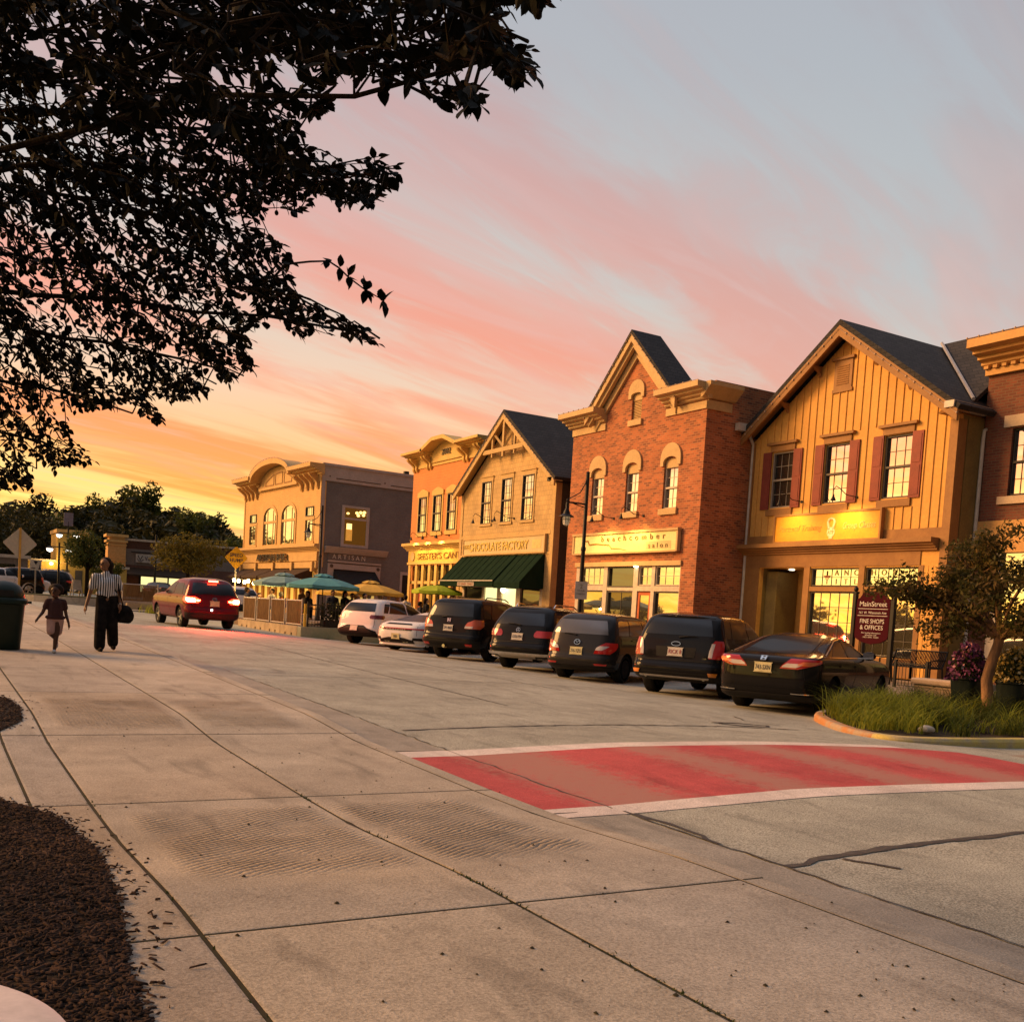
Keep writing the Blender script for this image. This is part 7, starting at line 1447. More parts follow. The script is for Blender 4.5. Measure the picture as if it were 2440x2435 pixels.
def flower_mesh(n, rx, rz, cols, seed): 
    r_ = np.random.default_rng(seed); d = r_.normal(size=(n, 3)); d /= np.linalg.norm(d, axis=1)[:, None]; d[:, 2] = np.abs(d[:, 2])*1.2-.35; c = d*np.array([rx, rx, rz])*(.75+.35*r_.random(n))[:, None]; a = r_.normal(size=(n, 3)); a /= np.linalg.norm(a, axis=1)[:, None]; b_ = np.cross(a, r_.normal(size=(n, 3))); b_ /= np.linalg.norm(b_, axis=1)[:, None]; s = .028*(.7+.6*r_.random(n))[:, None]
    v = np.stack([c-a*s, c-b_*s, c+a*s, c+b_*s], 1).reshape(-1, 3); return raw_mesh('blossoms', v, np.arange(4*n).reshape(-1, 4), cols, r_.choice(len(cols), n, p=[.7]+[.3/(len(cols)-1)]*(len(cols)-1)))
M_pur = mat('purple_petal', (.16, .04, .13), .7); M_pk = mat('pink_petal', (.55, .25, .30), .7); M_wp = mat('white_petal', (.6, .52, .32), .7); M_yp = mat('yellow_petal', (.40, .28, .07), .7); M_tub = mat('dark_tub', (.012, .02, .018), .4)
M_sleaf = leafmat('shrub_leaf', (.05, .06, .02), (.03, .04, .012), scale=8)
for (t, s, z, rx, rz, cols, lb, sd) in ((16.5, 11.95, .62, .34, .55, [M_pur, M_pk, M_pur], 'dark tub overflowing with purple and pink flowers beside the tree trunk', 3), (16.45, 11.0, .62, .33, .5, [M_yp, M_wp, M_sleaf], 'dark tub with dull yellow and white flowers right of the tree trunk', 4)):
    e = empty('flower_tub', (t, s, .0), R_(12), lb, 'flower tub', 'flower tubs by the low wall'); loft([sq(.18, 0), sq(.24, .62), sq(.26, .64), sq(.26, .69), sq(.22, .69)]).build('tub', M_tub, e)
    o = link_mesh('foliage', foliage_mesh('foliage', [(0, 0, .85, rx*.9, rx*.9, rz*.7)], 700, .05, M_sleaf, sd), e); o = link_mesh('blossoms', flower_mesh(900, rx, rz, cols, sd), e); o.location = (0, 0, .82)
# ---------------------------------------------------------------- planted island with its kerb
ISL = [(13.6, 12.7), (12.95, 12.25), (12.2, 11.3), (11.65, 10.4), (11.45, 9.75), (11.6, 9.35), (12.1, 9.15), (13.0, 9.05), (14.3, 8.95), (18, 8.75), (24, 8.5), (24, 13.6), (17.6, 13.5), (15.2, 13.35), (14.3, 13.1)]
def smooth_poly(P, k=3):
    for _ in range(k): P = [q for a, b_ in zip(P, P[1:]+P[:1]) for q in ((a[0]*.75+b_[0]*.25, a[1]*.75+b_[1]*.25), (a[0]*.25+b_[0]*.75, a[1]*.25+b_[1]*.75))]
    return P
OUT = smooth_poly(ISL, 3); cen = Vector((16, 11))
def inset(P, d):
    R = []
    for i, p in enumerate(P):
        a, b_ = P[i-1], P[(i+1) % len(P)]; t_ = Vector((b_[0]-a[0], b_[1]-a[1])).normalized(); n_ = Vector((-t_.y, t_.x)); q = Vector(p); n_ = n_ if n_.dot(cen-q) > 0 else -n_; R.append(tuple(q+n_*d))
    return R
IN = inset(OUT, .17); mb = MB(); n = len(OUT); zk = lambda p: float(zf(p[1]))
prof = [(0, -.2), (0.012, .09), (.035, .125), (.06, .135), (.17, .135), (.17, -.05)]; v = []
for d, h in prof: v += [(p[0], p[1], zk(p)+h) for p in inset(OUT, d)]
f = [(i*n+k, i*n+(k+1) % n, (i+1)*n+(k+1) % n, (i+1)*n+k) for i in range(len(prof)-1) for k in range(n)]
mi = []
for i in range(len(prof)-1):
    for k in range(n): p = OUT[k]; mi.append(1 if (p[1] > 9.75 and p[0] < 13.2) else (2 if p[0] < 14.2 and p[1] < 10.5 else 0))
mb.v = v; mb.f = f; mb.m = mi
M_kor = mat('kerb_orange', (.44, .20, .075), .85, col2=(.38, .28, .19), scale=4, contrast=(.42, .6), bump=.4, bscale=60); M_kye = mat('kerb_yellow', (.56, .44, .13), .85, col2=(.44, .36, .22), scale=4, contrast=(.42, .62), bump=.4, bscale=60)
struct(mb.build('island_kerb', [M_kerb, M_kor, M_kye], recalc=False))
zi = lambda t, s: float(zf(s))+.10+.14*min(1, max(0, (t-12.4)/3.0))+.05*math.sin(t*1.7)*math.sin(s*2.1)
pl = [[Vector((x, y, 0)) for x, y in IN]]; bm = bmesh.new(); vs_ = [bm.verts.new((p.x, p.y, 0)) for p in pl[0]]; bm.faces.new(vs_); bmesh.ops.triangulate(bm, faces=bm.faces); bmesh.ops.subdivide_edges(bm, edges=bm.edges, cuts=4, use_grid_fill=True)
for q in bm.verts: q.co.z = zi(q.co.x, q.co.y)-.02
me = bpy.data.meshes.new('island_soil'); bm.to_mesh(me); bm.free(); me.materials.append(M_soil); struct(link_mesh('island_soil', me))
def inside(p, P):
    c = False; j = len(P)-1
    for i in range(len(P)):
        if (P[i][1] > p[1]) != (P[j][1] > p[1]) and p[0] < (P[j][0]-P[i][0])*(p[1]-P[i][1])/(P[j][1]-P[i][1])+P[i][0]: c = not c
        j = i
    return c
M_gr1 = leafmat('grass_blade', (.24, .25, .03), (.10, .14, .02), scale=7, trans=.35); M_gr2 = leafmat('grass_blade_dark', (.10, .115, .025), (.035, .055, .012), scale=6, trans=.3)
G1, G2 = [], []
cl = [(random.uniform(11.8, 20), random.uniform(9.2, 13.2)) for _ in range(420)]
cl += [(random.gauss(13.4, .6), random.gauss(11.5, .6)) for _ in range(110)]
for c in cl:
    if not inside(c, inset(OUT, .3)): continue
    if c[0]-11.8 < .9 and c[1] < 10.0 and random.random() < .75: continue
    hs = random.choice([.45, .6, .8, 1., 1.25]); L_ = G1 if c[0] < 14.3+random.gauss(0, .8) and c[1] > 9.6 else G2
    for _ in range(random.randint(14, 46)): L_.append((c[0]+random.gauss(0, .075), c[1]+random.gauss(0, .075), hs))
tag(blades(G1, .22, .66, .017, 1.05, 'ornamental_grass', M_gr1, zfun=zi, seg=4), 'light yellow-green tufts of long grass at the tip of the planted island', 'grass', kind='stuff')
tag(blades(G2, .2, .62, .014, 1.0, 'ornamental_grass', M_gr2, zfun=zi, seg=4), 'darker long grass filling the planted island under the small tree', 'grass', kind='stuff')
e = MB().ball((12.62, 9.72, zi(12.6, 9.7)+.05), .16, .09, .06, 14, 10); e.xf(lambda p: (p[0]+.02*math.sin(p[1]*40), p[1]+.015*math.sin(p[0]*50), p[2])); tag(e.build('stone', mat('white_stone', (.6, .52, .42), .8, bump=.4), smooth=True), 'pale flat stone lying at the edge of the planted island', 'stone')
# ================================================================ trees
M_bark = mat('bark', (.028, .02, .015), .95, spec=.05, col2=(.014, .011, .008), scale=14, stretch=(1, 1, .25), bump=.8, bscale=30); M_barkr = mat('bark_reddish', (.30, .16, .075), .85, col2=(.14, .08, .045), scale=9, stretch=(1, 1, .3), bump=.8, bscale=25)
# -- the big tree over the camera: boughs of ovate leaves
SIL = [(-160, -160), (1055, -160), (1045, 0), (1000, 15), (935, 38), (960, 58), (1008, 75), (1018, 150), (975, 168), (930, 125), (885, 115), (850, 130), (890, 160), (928, 185), (888, 222), (825, 200), (790, 165), (742, 196), (700, 172), (640, 160), (600, 170), (640, 205), (590, 222), (560, 225), (585, 270), (640, 292), (750, 297), (757, 338), (700, 392), (650, 392), (610, 370), (560, 407), (520, 390), (500, 430), (540, 470), (555, 490), (545, 520), (560, 545), (640, 592), (735, 627), (720, 657), (660, 637), (590, 627), (560, 642), (520, 600), (480, 620), (470, 660), (480, 702), (430, 722), (390, 742), (330, 762), (300, 806), (270, 790), (250, 762), (190, 772), (125, 780), (135, 812), (200, 850), (188, 878), (120, 880), (62, 900), (62, 922), (0, 927), (-160, 935)]
TW = [(620, 490), (650, 520), (690, 545), (720, 565)]
def silh(px, py): return inside((px/1.2629, py/1.2629), SIL)
def depth_at(X_, Y_): return np.interp(Y_, [-160, 150, 330, 620, 800, 930], [3.0, 3.3, 4.2, 5.0, 6.0, 6.6])-max(0, X_-300)/700*.75
TRUNK = Vector((-1.25, 6.1, 0)); tz = float(zsw(-1.2, 6.1))
root = empty('shade_tree', (TRUNK.x, TRUNK.y, tz), 0, 'large leafy tree whose dark branches hang over the upper left of the street', 'tree')
NODES = []
wood = MB()
def limb(a, b, r0, r1, bow, n=9):
    a, b = Vector(a), Vector(b); pts = []; rs = []
    for k in range(n+1):
        q = k/n; p = a.lerp(b, q); p.z += bow*math.sin(math.pi*q); p += Vector((random.gauss(0, .03), random.gauss(0, .03), random.gauss(0, .02)))*(0 < k < n); pts.append(p); rs.append(r0+(r1-r0)*q)
    wood.tube(pts, rs, 8); 
    for p, r in zip(pts[2:], rs[2:]): NODES.append((p.copy(), r))
    return pts
T0 = Vector((0, 0, 0)); T1 = Vector((.08, -.05, 2.2)); limb(T0, T1, .19, .14, 0); T2 = Vector((.15, -.1, 3.6)); limb(T1, T2, .14, .09, 0); T3 = Vector((.1, -.2, 5.2)); limb(T2, T3, .09, .04, 0)
org = Vector((TRUNK.x, TRUNK.y, tz))
for X_, Y_, dd in ((930, 110, 0), (700, 330, .1), (660, 625, .1), (430, 700, .2), (250, 780, .1), (130, 860, .1), (560, 250, .6), (420, 430, .8), (250, 550, .9), (100, 300, .7), (760, 60, .5), (80, 750, .5), (350, 150, .9)):
    p = Vector(atd(X_*1.2629, Y_*1.2629, depth_at(X_, Y_)+dd))-org; s0 = T1.lerp(T3, min(.9, max(.0, (p.z-2.3)/3.2))); limb(s0, p, .019, .005, .12)
for a, l, z in ((2.2, 2.2, 3.0), (3.2, 2.5, 3.6), (4.2, 2.2, 4.2), (1.2, 2.2, 4.5), (5.2, 1.8, 5.0), (2.8, 1.6, 5.3)): limb(T1.lerp(T3, (z-2.2)/3.4), Vector((math.cos(a)*l, math.sin(a)*l, z+.7)), .045, .012, .1)
LV = []; LF = []
def leaf(p, d, up, ln):
    d = d.normalized(); s_ = d.cross(up); s_ = s_.normalized() if s_.length > 1e-4 else Vector((1, 0, 0)); u = s_.cross(d); w_ = ln*random.uniform(.30, .38); o = len(LV); cup = random.uniform(.1, .35); cur = random.uniform(-.15, .25)
    for q, hw in ((0, .02), (.2, .72), (.45, 1), (.72, .68), (1, .0)):
        c = p+d*ln*q-u*cur*ln*q*q
        if q in (1,): LV.append(c[:]); continue
        LV.append((c+s_*w_*hw+u*w_*hw*cup)[:]); LV.append(c[:]); LV.append((c-s_*w_*hw+u*w_*hw*cup)[:])
    for k in range(3):
        a = o+3*k; LF.append((a, a+3, a+4, a+1)); LF.append((a+1, a+4, a+5, a+2))
    a = o+9; LF.append((a, a+3, a+3, a+1)); LF.append((a+1, a+3, a+3, a+2))
def ok_px(p, m=0):
    x, y, z = proj(np.array((p+org)[:]))
    if z < .15 or x < -60 or x > 2600 or y > 2500: return True
    if y < 0: return x < 1330
    return silh(x, y) and (m == 0 or silh(x+m, y+m))
def twig(base, d0, ln, n, check=True, lmin=.030, lmax=.054):
    for _ in range(9):
        d = (d0+Vector((random.gauss(0, .35), random.gauss(0, .35), random.gauss(-.05, .3)))).normalized(); pts = [base]; p = base.copy()
        for k in range(4): d = (d+Vector((random.gauss(0, .16), random.gauss(0, .16), random.gauss(-.08, .12)))).normalized(); p = p+d*ln/4; pts.append(p.copy())
        if not check or all(ok_px(q) for q in pts): break
        ln *= .85
    else: return
    wood.tube(pts, [.0042, .0038, .0032, .0025, .0015], 5)
    for k in range(n):
        q = (k+random.random())/n*3.999; i = int(q); c = pts[i].lerp(pts[i+1], q-i); a = random.random()*6.28; sd = Vector((math.cos(a), math.sin(a), random.gauss(-.45, .5))); dr = (d*.55+sd*.8); L_ = random.uniform(lmin, lmax)
        if check and not ok_px(c+dr.normalized()*L_*.85): continue
        st = c+dr.normalized()*random.uniform(.006, .02); leaf(st, dr, Vector((random.gauss(0, .6), random.gauss(0, .6), 1)), L_)
    leaf(pts[-1], d, Vector((0, 0, 1)), random.uniform(lmin, lmax))
    if random.random() < .16: c = pts[2]+Vector((0, 0, -.05)); wood.ball(c, .009, .009, .011, 6, 5); wood.tube([pts[2], c], .0015, 3)
TWG = []
tries = 0
while len(TWG) < 1150 and tries < 20000:
    tries += 1; X_ = random.uniform(-150, 1040); Y_ = random.uniform(-150, 930)
    if not inside((X_, Y_), SIL): continue
    if Y_ < 250 and random.random() < .2: continue
    # thinner and more broken cover low on the left, as in the photo
    if random.random() < .22*(math.sin(X_*.021+1.3)*math.sin(Y_*.026+.4)+.55): continue
    dep = depth_at(X_, Y_)+random.gauss(.25, .38); TWG.append((Vector(atd(X_*1.2629, Y_*1.2629, dep))-org, dep))
for _ in range(420):                                            # the rest of the crown, outside the picture
    a = random.random()*6.28; rr_ = 2.6*math.sqrt(random.random()); z = random.uniform(2.8, 6.4); sc = 1-abs(z-4.4)/3.2
    p = Vector((math.cos(a)*rr_*sc, math.sin(a)*rr_*sc-.2, z)); x, y, dz = proj(np.array((p+org)[:]))
    if dz > .2 and -60 < x < 2500 and -60 < y < 2435: continue
    TWG.append((p, 4.5))
TWG.sort(key=lambda q: (q[0]-T2).length)
npz = [p for p, r in NODES]; 
NA = np.array([p[:] for p in npz])
for p, dep in TWG:
    dist = np.linalg.norm(NA-np.array(p[:]), axis=1)+.35*np.maximum(0, np.linalg.norm(NA-np.array(T2[:]), axis=1)-(p-T2).length+.05)*3
    i = int(dist.argmin()); b = Vector(NA[i]); v = p-b
    outd = (p-T2).normalized()
    if v.length > .04:
        mid_ = b.lerp(p, .5)+Vector((random.gauss(0, .04), random.gauss(0, .04), .04)); k = min(.014, .0035+v.length*.005)
        if not ok_px(mid_): continue
        wood.tube([b, mid_, p], [k, k*.8, .005], 5); NA = np.vstack([NA, mid_[:], p[:]])
    twig(p, outd, random.uniform(.18, .34), random.randint(10, 15))
# the long bare twig that sticks out on the right
pp = [Vector(atd(x*1.2629, y*1.2629, 4.35))-org for x, y in [(520, 520), (533, 506), (548, 498), (585, 494), (620, 493), (640, 506), (658, 524), (690, 548), (722, 566)]]; wood.tube(pp, [.006, .0055, .005, .0045, .004, .004, .0035, .003, .002], 5)
for i, n_ in ((5, 3), (6, 6), (7, 7), (8, 7), (7, 4), (4, 3), (2, 2)):
    for _ in range(n_): a = random.random()*6.28; leaf(pp[i]+Vector((random.gauss(0, .005), 0, random.gauss(0, .005))), Vector((math.cos(a)*.6+.3, random.gauss(0, .3), -.3+math.sin(a))), Vector((0, -.6, 1)), random.uniform(.045, .065))
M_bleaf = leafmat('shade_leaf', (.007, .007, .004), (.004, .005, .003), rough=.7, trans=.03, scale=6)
wood.build('trunk', M_bark, root, smooth=True, recalc=False)
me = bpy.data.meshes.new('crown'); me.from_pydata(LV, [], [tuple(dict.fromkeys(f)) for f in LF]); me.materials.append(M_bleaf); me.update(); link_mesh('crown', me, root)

# -- small ornamental tree on the island
tx, ty = 15.8, 11.0; root = empty('ornamental_tree', (tx, ty, zi(tx, ty)-.05), 0, 'small gnarled tree with a reddish trunk standing in the planted island', 'tree')
wd_ = MB(); wd_.tube([(0, 0, -.05), (.03, .02, .3), (.0, .06, .7), (.06, .03, 1.05), (.13, .0, 1.3), (.16, -.03, 1.55)], [.125, .1, .092, .088, .082, .07], 10)
ends = []
def br(a, b, r0, r1):
    a, b = Vector(a), Vector(b); m1 = a.lerp(b, .4)+Vector((random.gauss(0, .06), random.gauss(0, .06), .07)); m2 = a.lerp(b, .75)+Vector((random.gauss(0, .05), random.gauss(0, .05), .05)); wd_.tube([a, m1, m2, b], [r0, r0*.75, r0*.5+r1*.5, r1], 6); ends.extend([m1, m2, b]); return m2
F0 = Vector((.15, -.02, 1.4))
for q in ((-.8, 1.25, 2.25), (.5, -1.5, 2.5), (-.55, 1.1, 2.1), (-.2, .75, 2.5), (.0, .9, 2.9), (-.1, .2, 3.0), (.2, -.5, 2.7), (.35, -1.0, 2.3), (.4, -.45, 1.75), (-.45, .55, 1.55), (-.3, 1.3, 2.2), (.5, .5, 2.2), (-.5, -.2, 2.3), (.15, -1.35, 1.9), (-.35, -.8, 1.75)):
    m_ = br(F0, q, .045, .012)
    for _ in range(3): br(m_, Vector(q)+Vector((random.gauss(0, .25), random.gauss(0, .28), random.gauss(.02, .22))), .014, .005)
wd_.build('trunk', M_barkr, root, smooth=True)
bl = [(p.x, p.y, p.z, .28, .31, .23) for p in ends]
M_oleaf = leafmat('small_tree_leaf', (.060, .058, .016), (.12, .075, .024), scale=2.5, trans=.3)
r_ = np.random.default_rng(4)
link_mesh('crown', foliage_mesh('crown', bl, 13500, .045, M_oleaf, 11, surf=.35), root)

# -- street trees and woods far up the street
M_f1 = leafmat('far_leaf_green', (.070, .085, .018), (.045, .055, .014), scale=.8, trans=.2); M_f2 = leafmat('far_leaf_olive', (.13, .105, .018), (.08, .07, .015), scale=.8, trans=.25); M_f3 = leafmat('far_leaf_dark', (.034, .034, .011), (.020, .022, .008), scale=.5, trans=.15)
def crown_mesh(name, rx, rz, n, size, m, seed, nb=16):
    r_ = np.random.default_rng(seed); B_ = []
    for _ in range(nb):
        d = r_.normal(size=3); d /= np.linalg.norm(d); q = r_.uniform(.35, .78); s = r_.uniform(.30, .5); B_.append((d[0]*rx*q, d[1]*rx*q, d[2]*rz*q, rx*s, rx*s, rz*s))
    return foliage_mesh(name, B_, n, size, m, seed, surf=.6)
def tree(name, t, s, z0, zc, rx, rz, m, label, n=2600, size=.11, group=None, seed=1, tr=.12, me=None, cat='tree'):
    e = empty(name, (t, s, z0), random.random()*6, label, cat, group); h = zc-z0
    q = MB().tube([(0, 0, -.3), (.03, 0, h*.5), (0, .05, h-rz*.2)], [tr, tr*.8, tr*.5], 8)
    for k in range(5): a = k*1.3; q.tube([(0, 0, h-rz*.75), (math.cos(a)*rx*.4, math.sin(a)*rx*.4, h-rz*.1)], [tr*.5, tr*.15], 5)
    q.build('trunk', M_bark, e); o = link_mesh('crown', me or crown_mesh('crown', rx, rz, n, size, m, seed), e); o.location = (0, 0, h); return e
mi_ = MB(); ov = [(8.2+4.2*math.cos(k*math.pi/16), 63.5+5.0*math.sin(k*math.pi/16)) for k in range(32)]
mi_.prism(ov, .3, .86, 'z'); struct(mi_.build('median_island', M_kerb)); struct(MB().prism([(8.2+4.0*math.cos(k*math.pi/16), 63.5+4.8*math.sin(k*math.pi/16)) for k in range(32)], .80, .90, 'z').build('median_grass', M_terrain))
tree('street_tree', 8.45, 64.6, .88, 3.45, 1.62, 1.35, M_f1, 'compact round green tree on the median behind the striped woman', 2600, .10, 'street trees', 2, .14)
tree('street_tree', 17.0, 77.5, .9, 4.3, 3.1, 1.9, M_f2, 'broad olive tree lit by the sunset behind the maroon crossover', 4200, .13, 'street trees', 3, .16)
tree('street_tree', 10.3, 70.2, .9, 2.6, 1.1, 1.0, M_f1, 'smaller bushy green tree just right of the round one', 1500, .10, 'street trees', 5, .1)
for i, (t, s, zc, rx, rz, lb) in enumerate(((6.0, 104, 5.4, 4.4, 3.4, 'tall dark tree behind the blank diamond sign'), (2.6, 98, 5.0, 3.8, 3.2, 'tall dark tree at the left edge left of the diamond sign'), (10.5, 116, 6.0, 4.0, 3.4, 'tall dark tree between the diamond sign and the yellow shop tower'))):
    tree('street_tree', t, s, 1.0, zc, rx, rz, M_f3, lb, 3600, .22, 'dark trees at the end of the street', 20+i, .3)
Hh = lambda t: np.interp(t, [-300, -150, -20, 5, 24, 34, 45, 53, 66, 90, 130, 300], [0, 0, 1.5, 6, 8.6, 11.0, 10.2, 7.2, 4, 2, 1, 0])
def hillz(t, s): q = np.clip((s-122)/88, 0, 1); return 1.0+Hh(t*215/np.maximum(s, 120))*q*q*(3-2*q)*(1+.0*t)
struct(grid(lambda t, s: (t, s, hillz(t, s)), arr(-300, 300, 60), arr(112, 420, 40), 'hill', M_terrain))
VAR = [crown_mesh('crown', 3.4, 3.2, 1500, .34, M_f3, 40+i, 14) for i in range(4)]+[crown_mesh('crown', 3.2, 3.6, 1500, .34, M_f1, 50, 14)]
loc = []; k = 0
kinds = ['broad dark crown', 'rounded dark crown', 'uneven dark crown', 'spreading dark crown', 'paler green crown']
for i in range(46):
    s = 212-[0, 26, 50, 68][i % 4]+random.uniform(-7, 7); t = (-12+i*1.72+random.uniform(-1, 1))*s/212; v_ = i % 5; z = float(hillz(np.array(t), np.array(s)))
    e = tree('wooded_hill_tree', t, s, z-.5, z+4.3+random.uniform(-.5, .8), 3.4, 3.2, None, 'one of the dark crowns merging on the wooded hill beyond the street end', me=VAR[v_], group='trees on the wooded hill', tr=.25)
    sc = random.uniform(.85, 1.25); e.scale = (sc, sc, sc)
# bulk of the wood
Vv = []; Fv = []; off_ = 0
for i in range(230):
    s = random.uniform(138, 250); t = random.uniform(-8, 75)*s/200; z = float(hillz(np.array(t), np.array(s)))+random.uniform(2.4, 4.2); m_ = VAR[i % 4]; nv = len(m_.vertices); c = np.empty(nv*3, np.float32); m_.vertices.foreach_get('co', c); c = c.reshape(-1, 4, 3)[::4].reshape(-1, 3)*np.array([1.25, 1.25, 1.1])
    c = c.reshape(-1, 4, 3); ce = c.mean(1, keepdims=True); c = (ce+(c-ce)*1.7).reshape(-1, 3); Vv.append(c+np.array([t, s, z]))
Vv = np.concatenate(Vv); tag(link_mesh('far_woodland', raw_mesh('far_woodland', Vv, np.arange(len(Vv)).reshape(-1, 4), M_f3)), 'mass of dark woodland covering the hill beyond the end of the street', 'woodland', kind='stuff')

# ================================================================ far end of the street
M_stu = mat('yellow_stucco', (.58, .38, .10), .8, col2=(.5, .32, .08)); M_gsid = mat('grey_siding', (.22, .18, .16), .8); M_fbr = brickmat('far_brick', (.16, .06, .04), (.12, .045, .03), (.14, .09, .07)); M_pcap = mat('pale_coping', (.55, .45, .36), .7)
# shop with the wide sign band
zb = .95; e = empty('building', (15.4, 104.6, zb), R_(-3), 'low dark shop with a pale wall sign and lit windows behind the olive tree', 'building')
MB().box(1.6, 17, 0, 14, 0, 3.9).build('wall', M_fbr, e); MB().box(1.6, 17, -.03, 14, 3.0, 4.55).build('sign_wall', M_gsid, e); MB().box(1.6, 17, -.04, 14, 4.55, 5.3).build('parapet', mat('parapet_brown', (.10, .045, .03), .8), e); MB().box(1.5, 17, -.2, 14, 5.3, 5.5).build('coping', M_pcap, e)
tw_ = MB().box(0, 1.62, -.35, 2, 0, 5.05).build('corner_pier', M_pch if False else mat('peach_pier', (.62, .36, .14), .8), e); MB().box(-.15, 1.75, -.5, 2.1, 5.05, 5.25).box(-.08, 1.68, -.43, 2.05, 4.75, 4.85).box(-.2, 1.8, -.56, 2.2, 5.55, 5.8).box(.1, 1.5, -.3, 1.8, 5.25, 5.55).box(-.05, 1.67, -.40, 2, 3.3, 3.4).build('pier_cornice', M_pt, e)
for k in range(3): MB().box(3.1+k*1.3, 4.25+k*1.3, -.07, -.02, .5, 1.95).build('lit_window', emat('far_lit_window' if k == 0 else 'far_lit_window_%s' % 'bc'[k-1], (1, .85, .35), (1.1, .8, 1.2)[k], (.5, .4, .2)), e)
MB().box(2.9, 7.2, -.09, -.02, .3, .5).box(2.9, 3.1, -.09, -.02, .5, 2.1).box(4.25, 4.4, -.09, -.02, .5, 2.0).box(5.55, 5.7, -.09, -.02, .5, 2.0).build('window_frame', M_black, e)
MB().add([(1.7, -.05, 2.75), (7.4, -.05, 2.75), (7.6, -1.8, 2.1), (1.5, -1.8, 2.1), (1.5, -1.8, 1.95), (7.6, -1.8, 1.95), (1.7, -.05, 2.0), (7.4, -.05, 2.0)], [(0, 1, 2, 3), (3, 2, 5, 4), (0, 3, 4, 6), (1, 7, 5, 2)]).build('awning', M_bawn, e, recalc=False)
sg = empty('shop_sign', (15.4, 104.6, zb), R_(-3), 'pale rectangular VeloCity sign on the low dark shop', 'sign'); MB().box(2.55, 5.2, -.22, -.1, 3.3, 4.1).build('board', mat('sign_pale', (.52, .47, .42), .6), sg); text('lettering', 'VeloCity', .42, (4.2, -.24, 3.5), M_ink, sg, depth=.02, width=1.7); MB().tube([(2.75, -.24, 3.95), (2.95, -.24, 3.5), (3.15, -.24, 3.95)], .045, 6).tube([(2.65, -.24, 3.7), (2.8, -.24, 3.42), (3.05, -.24, 3.4), (3.25, -.24, 3.6)], .03, 6).build('wheel_emblem', M_ink, sg); MB().box(2.1, 5.6, -.3, -.1, 4.2, 4.28).build('sign_light_bar', M_black, sg)
# yellow shop with the little tower
e = empty('building', (8.7, 98, .95), 0, 'small lamp lit yellow stucco shop with a square tower at the far left', 'building')
MB().box(1.6, 4.2, 0, 5, 0, 5.2).build('tower', M_stu, e); MB().box(1.5, 4.3, -.1, 5.1, 5.2, 5.5).box(1.55, 4.25, -.05, 5.05, 2.5, 2.62).build('cornice', M_pt, e); MB().box(-.6, 1.6, .6, 5, 0, 2.6).box(4.2, 7.5, .5, 5, 0, 2.4).build('wall', M_stu, e); MB().box(-.8, 1.6, .3, 5, 2.6, 2.8).box(4.2, 7.7, .3, 5, 2.4, 2.6).build('coping', M_pcap, e)
for x in (2.0, 3.1, 5.0, 6.2): MB().box(x, x+.6, -.03 if x < 4 else .46, .6, .1, 2.0).build('window', M_sash, e)
for x in (.2, 1.2): MB().ball((x, .4, 2.45), .16, .1, .12).build('wall_lamp', emat('wall_lamp_%d' % int(x*10), (1, .72, .3), 9), e)
l = bpy.data.lights.new('shop_lamp', 'POINT'); l.energy = 130; l.color = (1, .65, .22); l.shadow_soft_size = .15; q = bpy.data.objects.new('shop_lamp', l); COL.objects.link(q); q.location = (9.8, 97.3, 3.6)
e = empty('building', (-6, 92, .9), 0, 'long dark low building under the trees at the far left', 'building'); MB().box(0, 13.5, 0, 6, 0, 2.6).build('wall', M_gsid, e); MB().box(-.2, 13.7, -.4, 6.2, 2.6, 2.85).build('eave', M_pcap, e)
for k in range(6): MB().box(.8+k*2.1, 2.1+k*2.1, -.03, .02, .5, 2.1).build('window', M_gdark, e)
# far lamps and posts
M_lampw = emat('lit_globe', (1, .9, .75), 3)
def twin_lamp(t, s, z0, h, label, solar=False):
    e = empty('street_lamp', (t, s, z0), 0, label, 'street lamp', 'twin street lamps of the roundabout'); MB().lathe([(.12, 0), (.07, .3), (.06, h)], 10).tube([(-.55, 0, h-.3), (.55, 0, h-.3)], .035, 6).build('pole', M_black, e)
    for x in (-.55, .55): MB().lathe([(.02, h-.28), (.28, h-.42), (.05, h-.44)], 12, (x, 0, 0)).build('lamp_hood', M_black, e); MB().lathe([(.2, h-.44), (.16, h-.58), (0, h-.66)], 12, (x, 0, 0)).build('lamp_globe', M_lampw, e)
    if solar: MB().box(-.3, .3, -.03, .03, h+.2, h+1.1).build('solar_panel', mat('solar_panel', (.22, .20, .26), .3), e); MB().tube([(0, 0, h), (0, 0, h+.5)], .04, 6).build('panel_post', M_black, e)
twin_lamp(7.6, 71.2, .7, 3.5, 'black twin street lamp left of the round green tree'); twin_lamp(8.75, 77, .8, 4.6, 'taller twin lamp with a tilted solar panel on top', True); twin_lamp(3.6, 80, .9, 3.0, 'distant twin lamp left of the yield sign')
e = empty('utility_pole', (18.0, 95, .9), 0, 'thin dark pole before the VeloCity wall sign', 'pole'); MB().lathe([(.11, -.2), (.09, 5.6), (0, 5.62)], 10).build('pole_shaft', M_black, e)
e = empty('sandwich_board', (7.95, 65.2, .9), R_(12), 'white A-frame sandwich board on the median', 'sign board')
for q in (1, -1): MB().prism([(-.3, 0), (-.24, 0), (-.2, .35), (.2, .35), (.24, 0), (.3, 0), (.22, .95), (-.22, .95)], -.015, .015, 'y').xf(lambda p: (p[0], p[1]+q*(.26-.22*p[2]/.95), p[2])).build('panel', bpy.data.materials['sign_white2'], e)
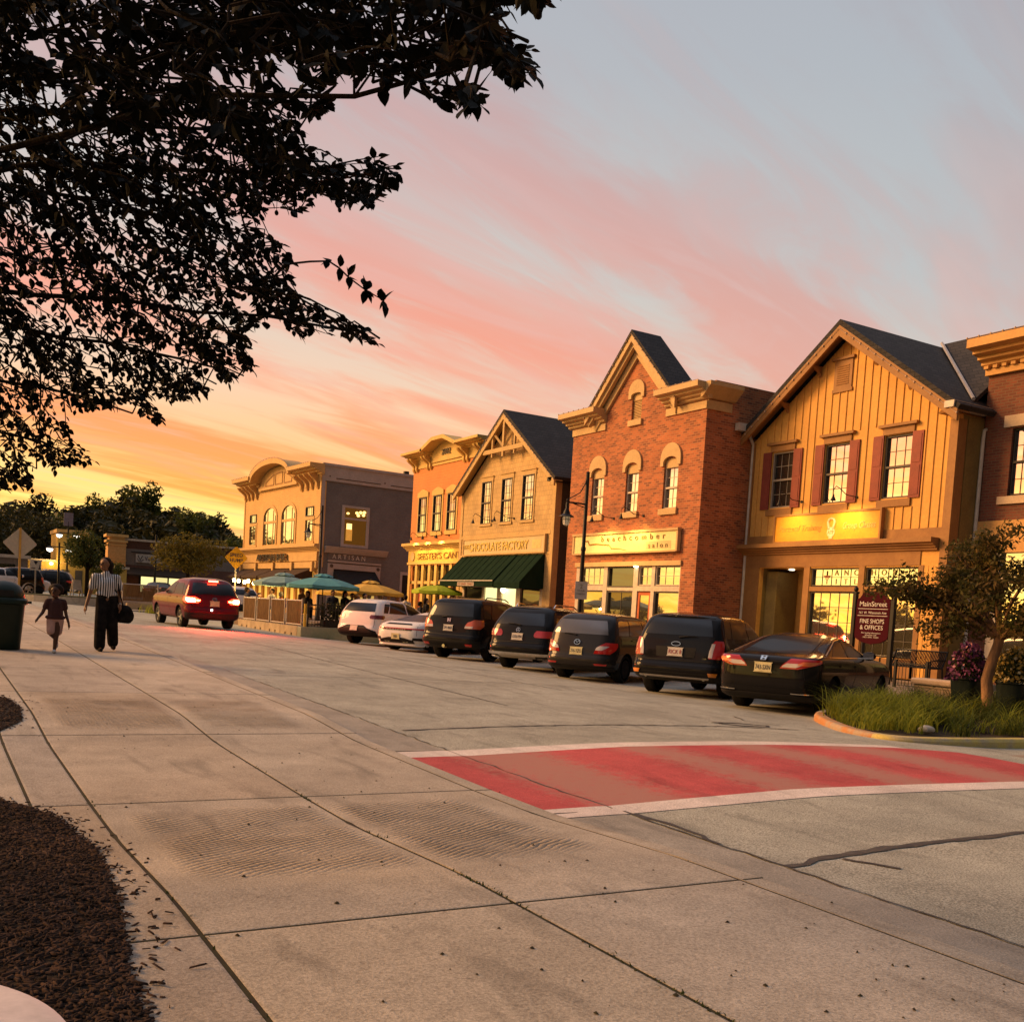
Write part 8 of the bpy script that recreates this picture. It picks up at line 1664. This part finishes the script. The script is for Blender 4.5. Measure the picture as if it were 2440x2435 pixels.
# far fence panel with its block, and a clump of grass
src_ = [o for o in bpy.data.objects if o.name.startswith('fence_panel')][0]; o = copy_tree(src_); o.location = (9.1, 56.6, .78); o.rotation_euler = (0, 0, R_(-88)); tag(o, 'reed fence panel across the street beyond the striped woman\'s shoulder', 'fence')
src_ = [o for o in bpy.data.objects if o.name.startswith('concrete_barrier')][0]; o = copy_tree(src_); o.location = (10.3, 56.4, .42); o.rotation_euler = (0, 0, R_(-88)); tag(o, 'pale concrete block under the far reed fence panel', 'barrier')
e = empty('grass_clump', (10.9, 53.5, .30), 0, 'rounded clump of grass at the kerb left of the maroon crossover', 'plant'); blades([(random.gauss(0, .5), random.gauss(0, .35)) for _ in range(900)], .35, .75, .03, .7, 'blades', M_gr1, e, zfun=lambda t, s: 0.)
struct(MB().prism([(8, 54.4), (13, 54.0), (13, 58), (8, 58)], .1, .42, 'z').build('kerb_island', M_kerb))
# far parked cars : copies with their parts
cars_ = [o for o in bpy.data.objects if o.parent is None and o.name.startswith(('parked_car', 'parked_minivan'))]
def far_car(i, t, s, z, rz, label):
    o = copy_tree(cars_[i]); o.location = (t, s, z); o.rotation_euler = (0, 0, R_(rz)); tag(o, label, 'car', 'cars parked at the far end of the street'); return o
blk = [i for i, o in enumerate(cars_) if 'black' in o['label']]; wht = [i for i, o in enumerate(cars_) if o['label'].startswith('white SUV')]
far_car(blk[1], 5.6, 70.2, .72, 190, 'dark car behind the yield sign post'); far_car(blk[2], 8.2, 76.0, .80, 165, 'dark rounded car right of the yield sign'); far_car(wht[0], 3.4, 69.5, .72, 20, 'pale car behind the tan sign post'); far_car(blk[3], 1.6, 73, .74, 5, 'dark car at the left edge above the trash bin'); far_car(blk[0], 13.6, 70.5, .65, 75, 'dark car beyond the far fence panel, left of the crossover'); far_car(wht[0], 14.9, 55.5, .35, 100, 'pale car half hidden right of the maroon crossover')
for k, px, py, s, lb in ((3, 400, 1424, 58, 'person in black sitting left of the maroon crossover'), (2, 388, 1428, 57, 'blond person in tan near the far grass clump')):
    p = at_s(px, py, s); o = copy_tree(PR[k]); o.location = (p[0], s, p[2]-1.2); o.rotation_euler = (0, 0, R_(40)); tag(o, lb, 'person', 'people beyond the crossover')

# -- trees of the park on the near side of the street, beyond the left edge: seen only in the windows and the car paint
for i, (t, s) in enumerate(((-15, -30), (-16, -21), (-14.5, -13), (-16, -5), (-15, 3), (-16.5, 11), (-15.5, 19), (-17, 27))):
    e = tree('park_tree', t, s, -.2, 5.0, 3.4, 3.2, None, 'one of the dark park trees across the street, outside the picture on the left', me=VAR[i % 4], group='park trees across the street', tr=.22)
for i, (t, s) in enumerate(((-15, 37), (-17, 43), (-15.5, 49), (-18, 55), (-17, 62), (-19, 70), (-16, 78))):
    tree('park_shrub', t, s, float(zn(s))-.3, 2.0+random.uniform(-.3, .5), 2.7, 1.7, M_f3, 'one of the low dark park trees across the street, outside the picture on the left', 900, .2, 'low park trees across the street', 60+i, .14)
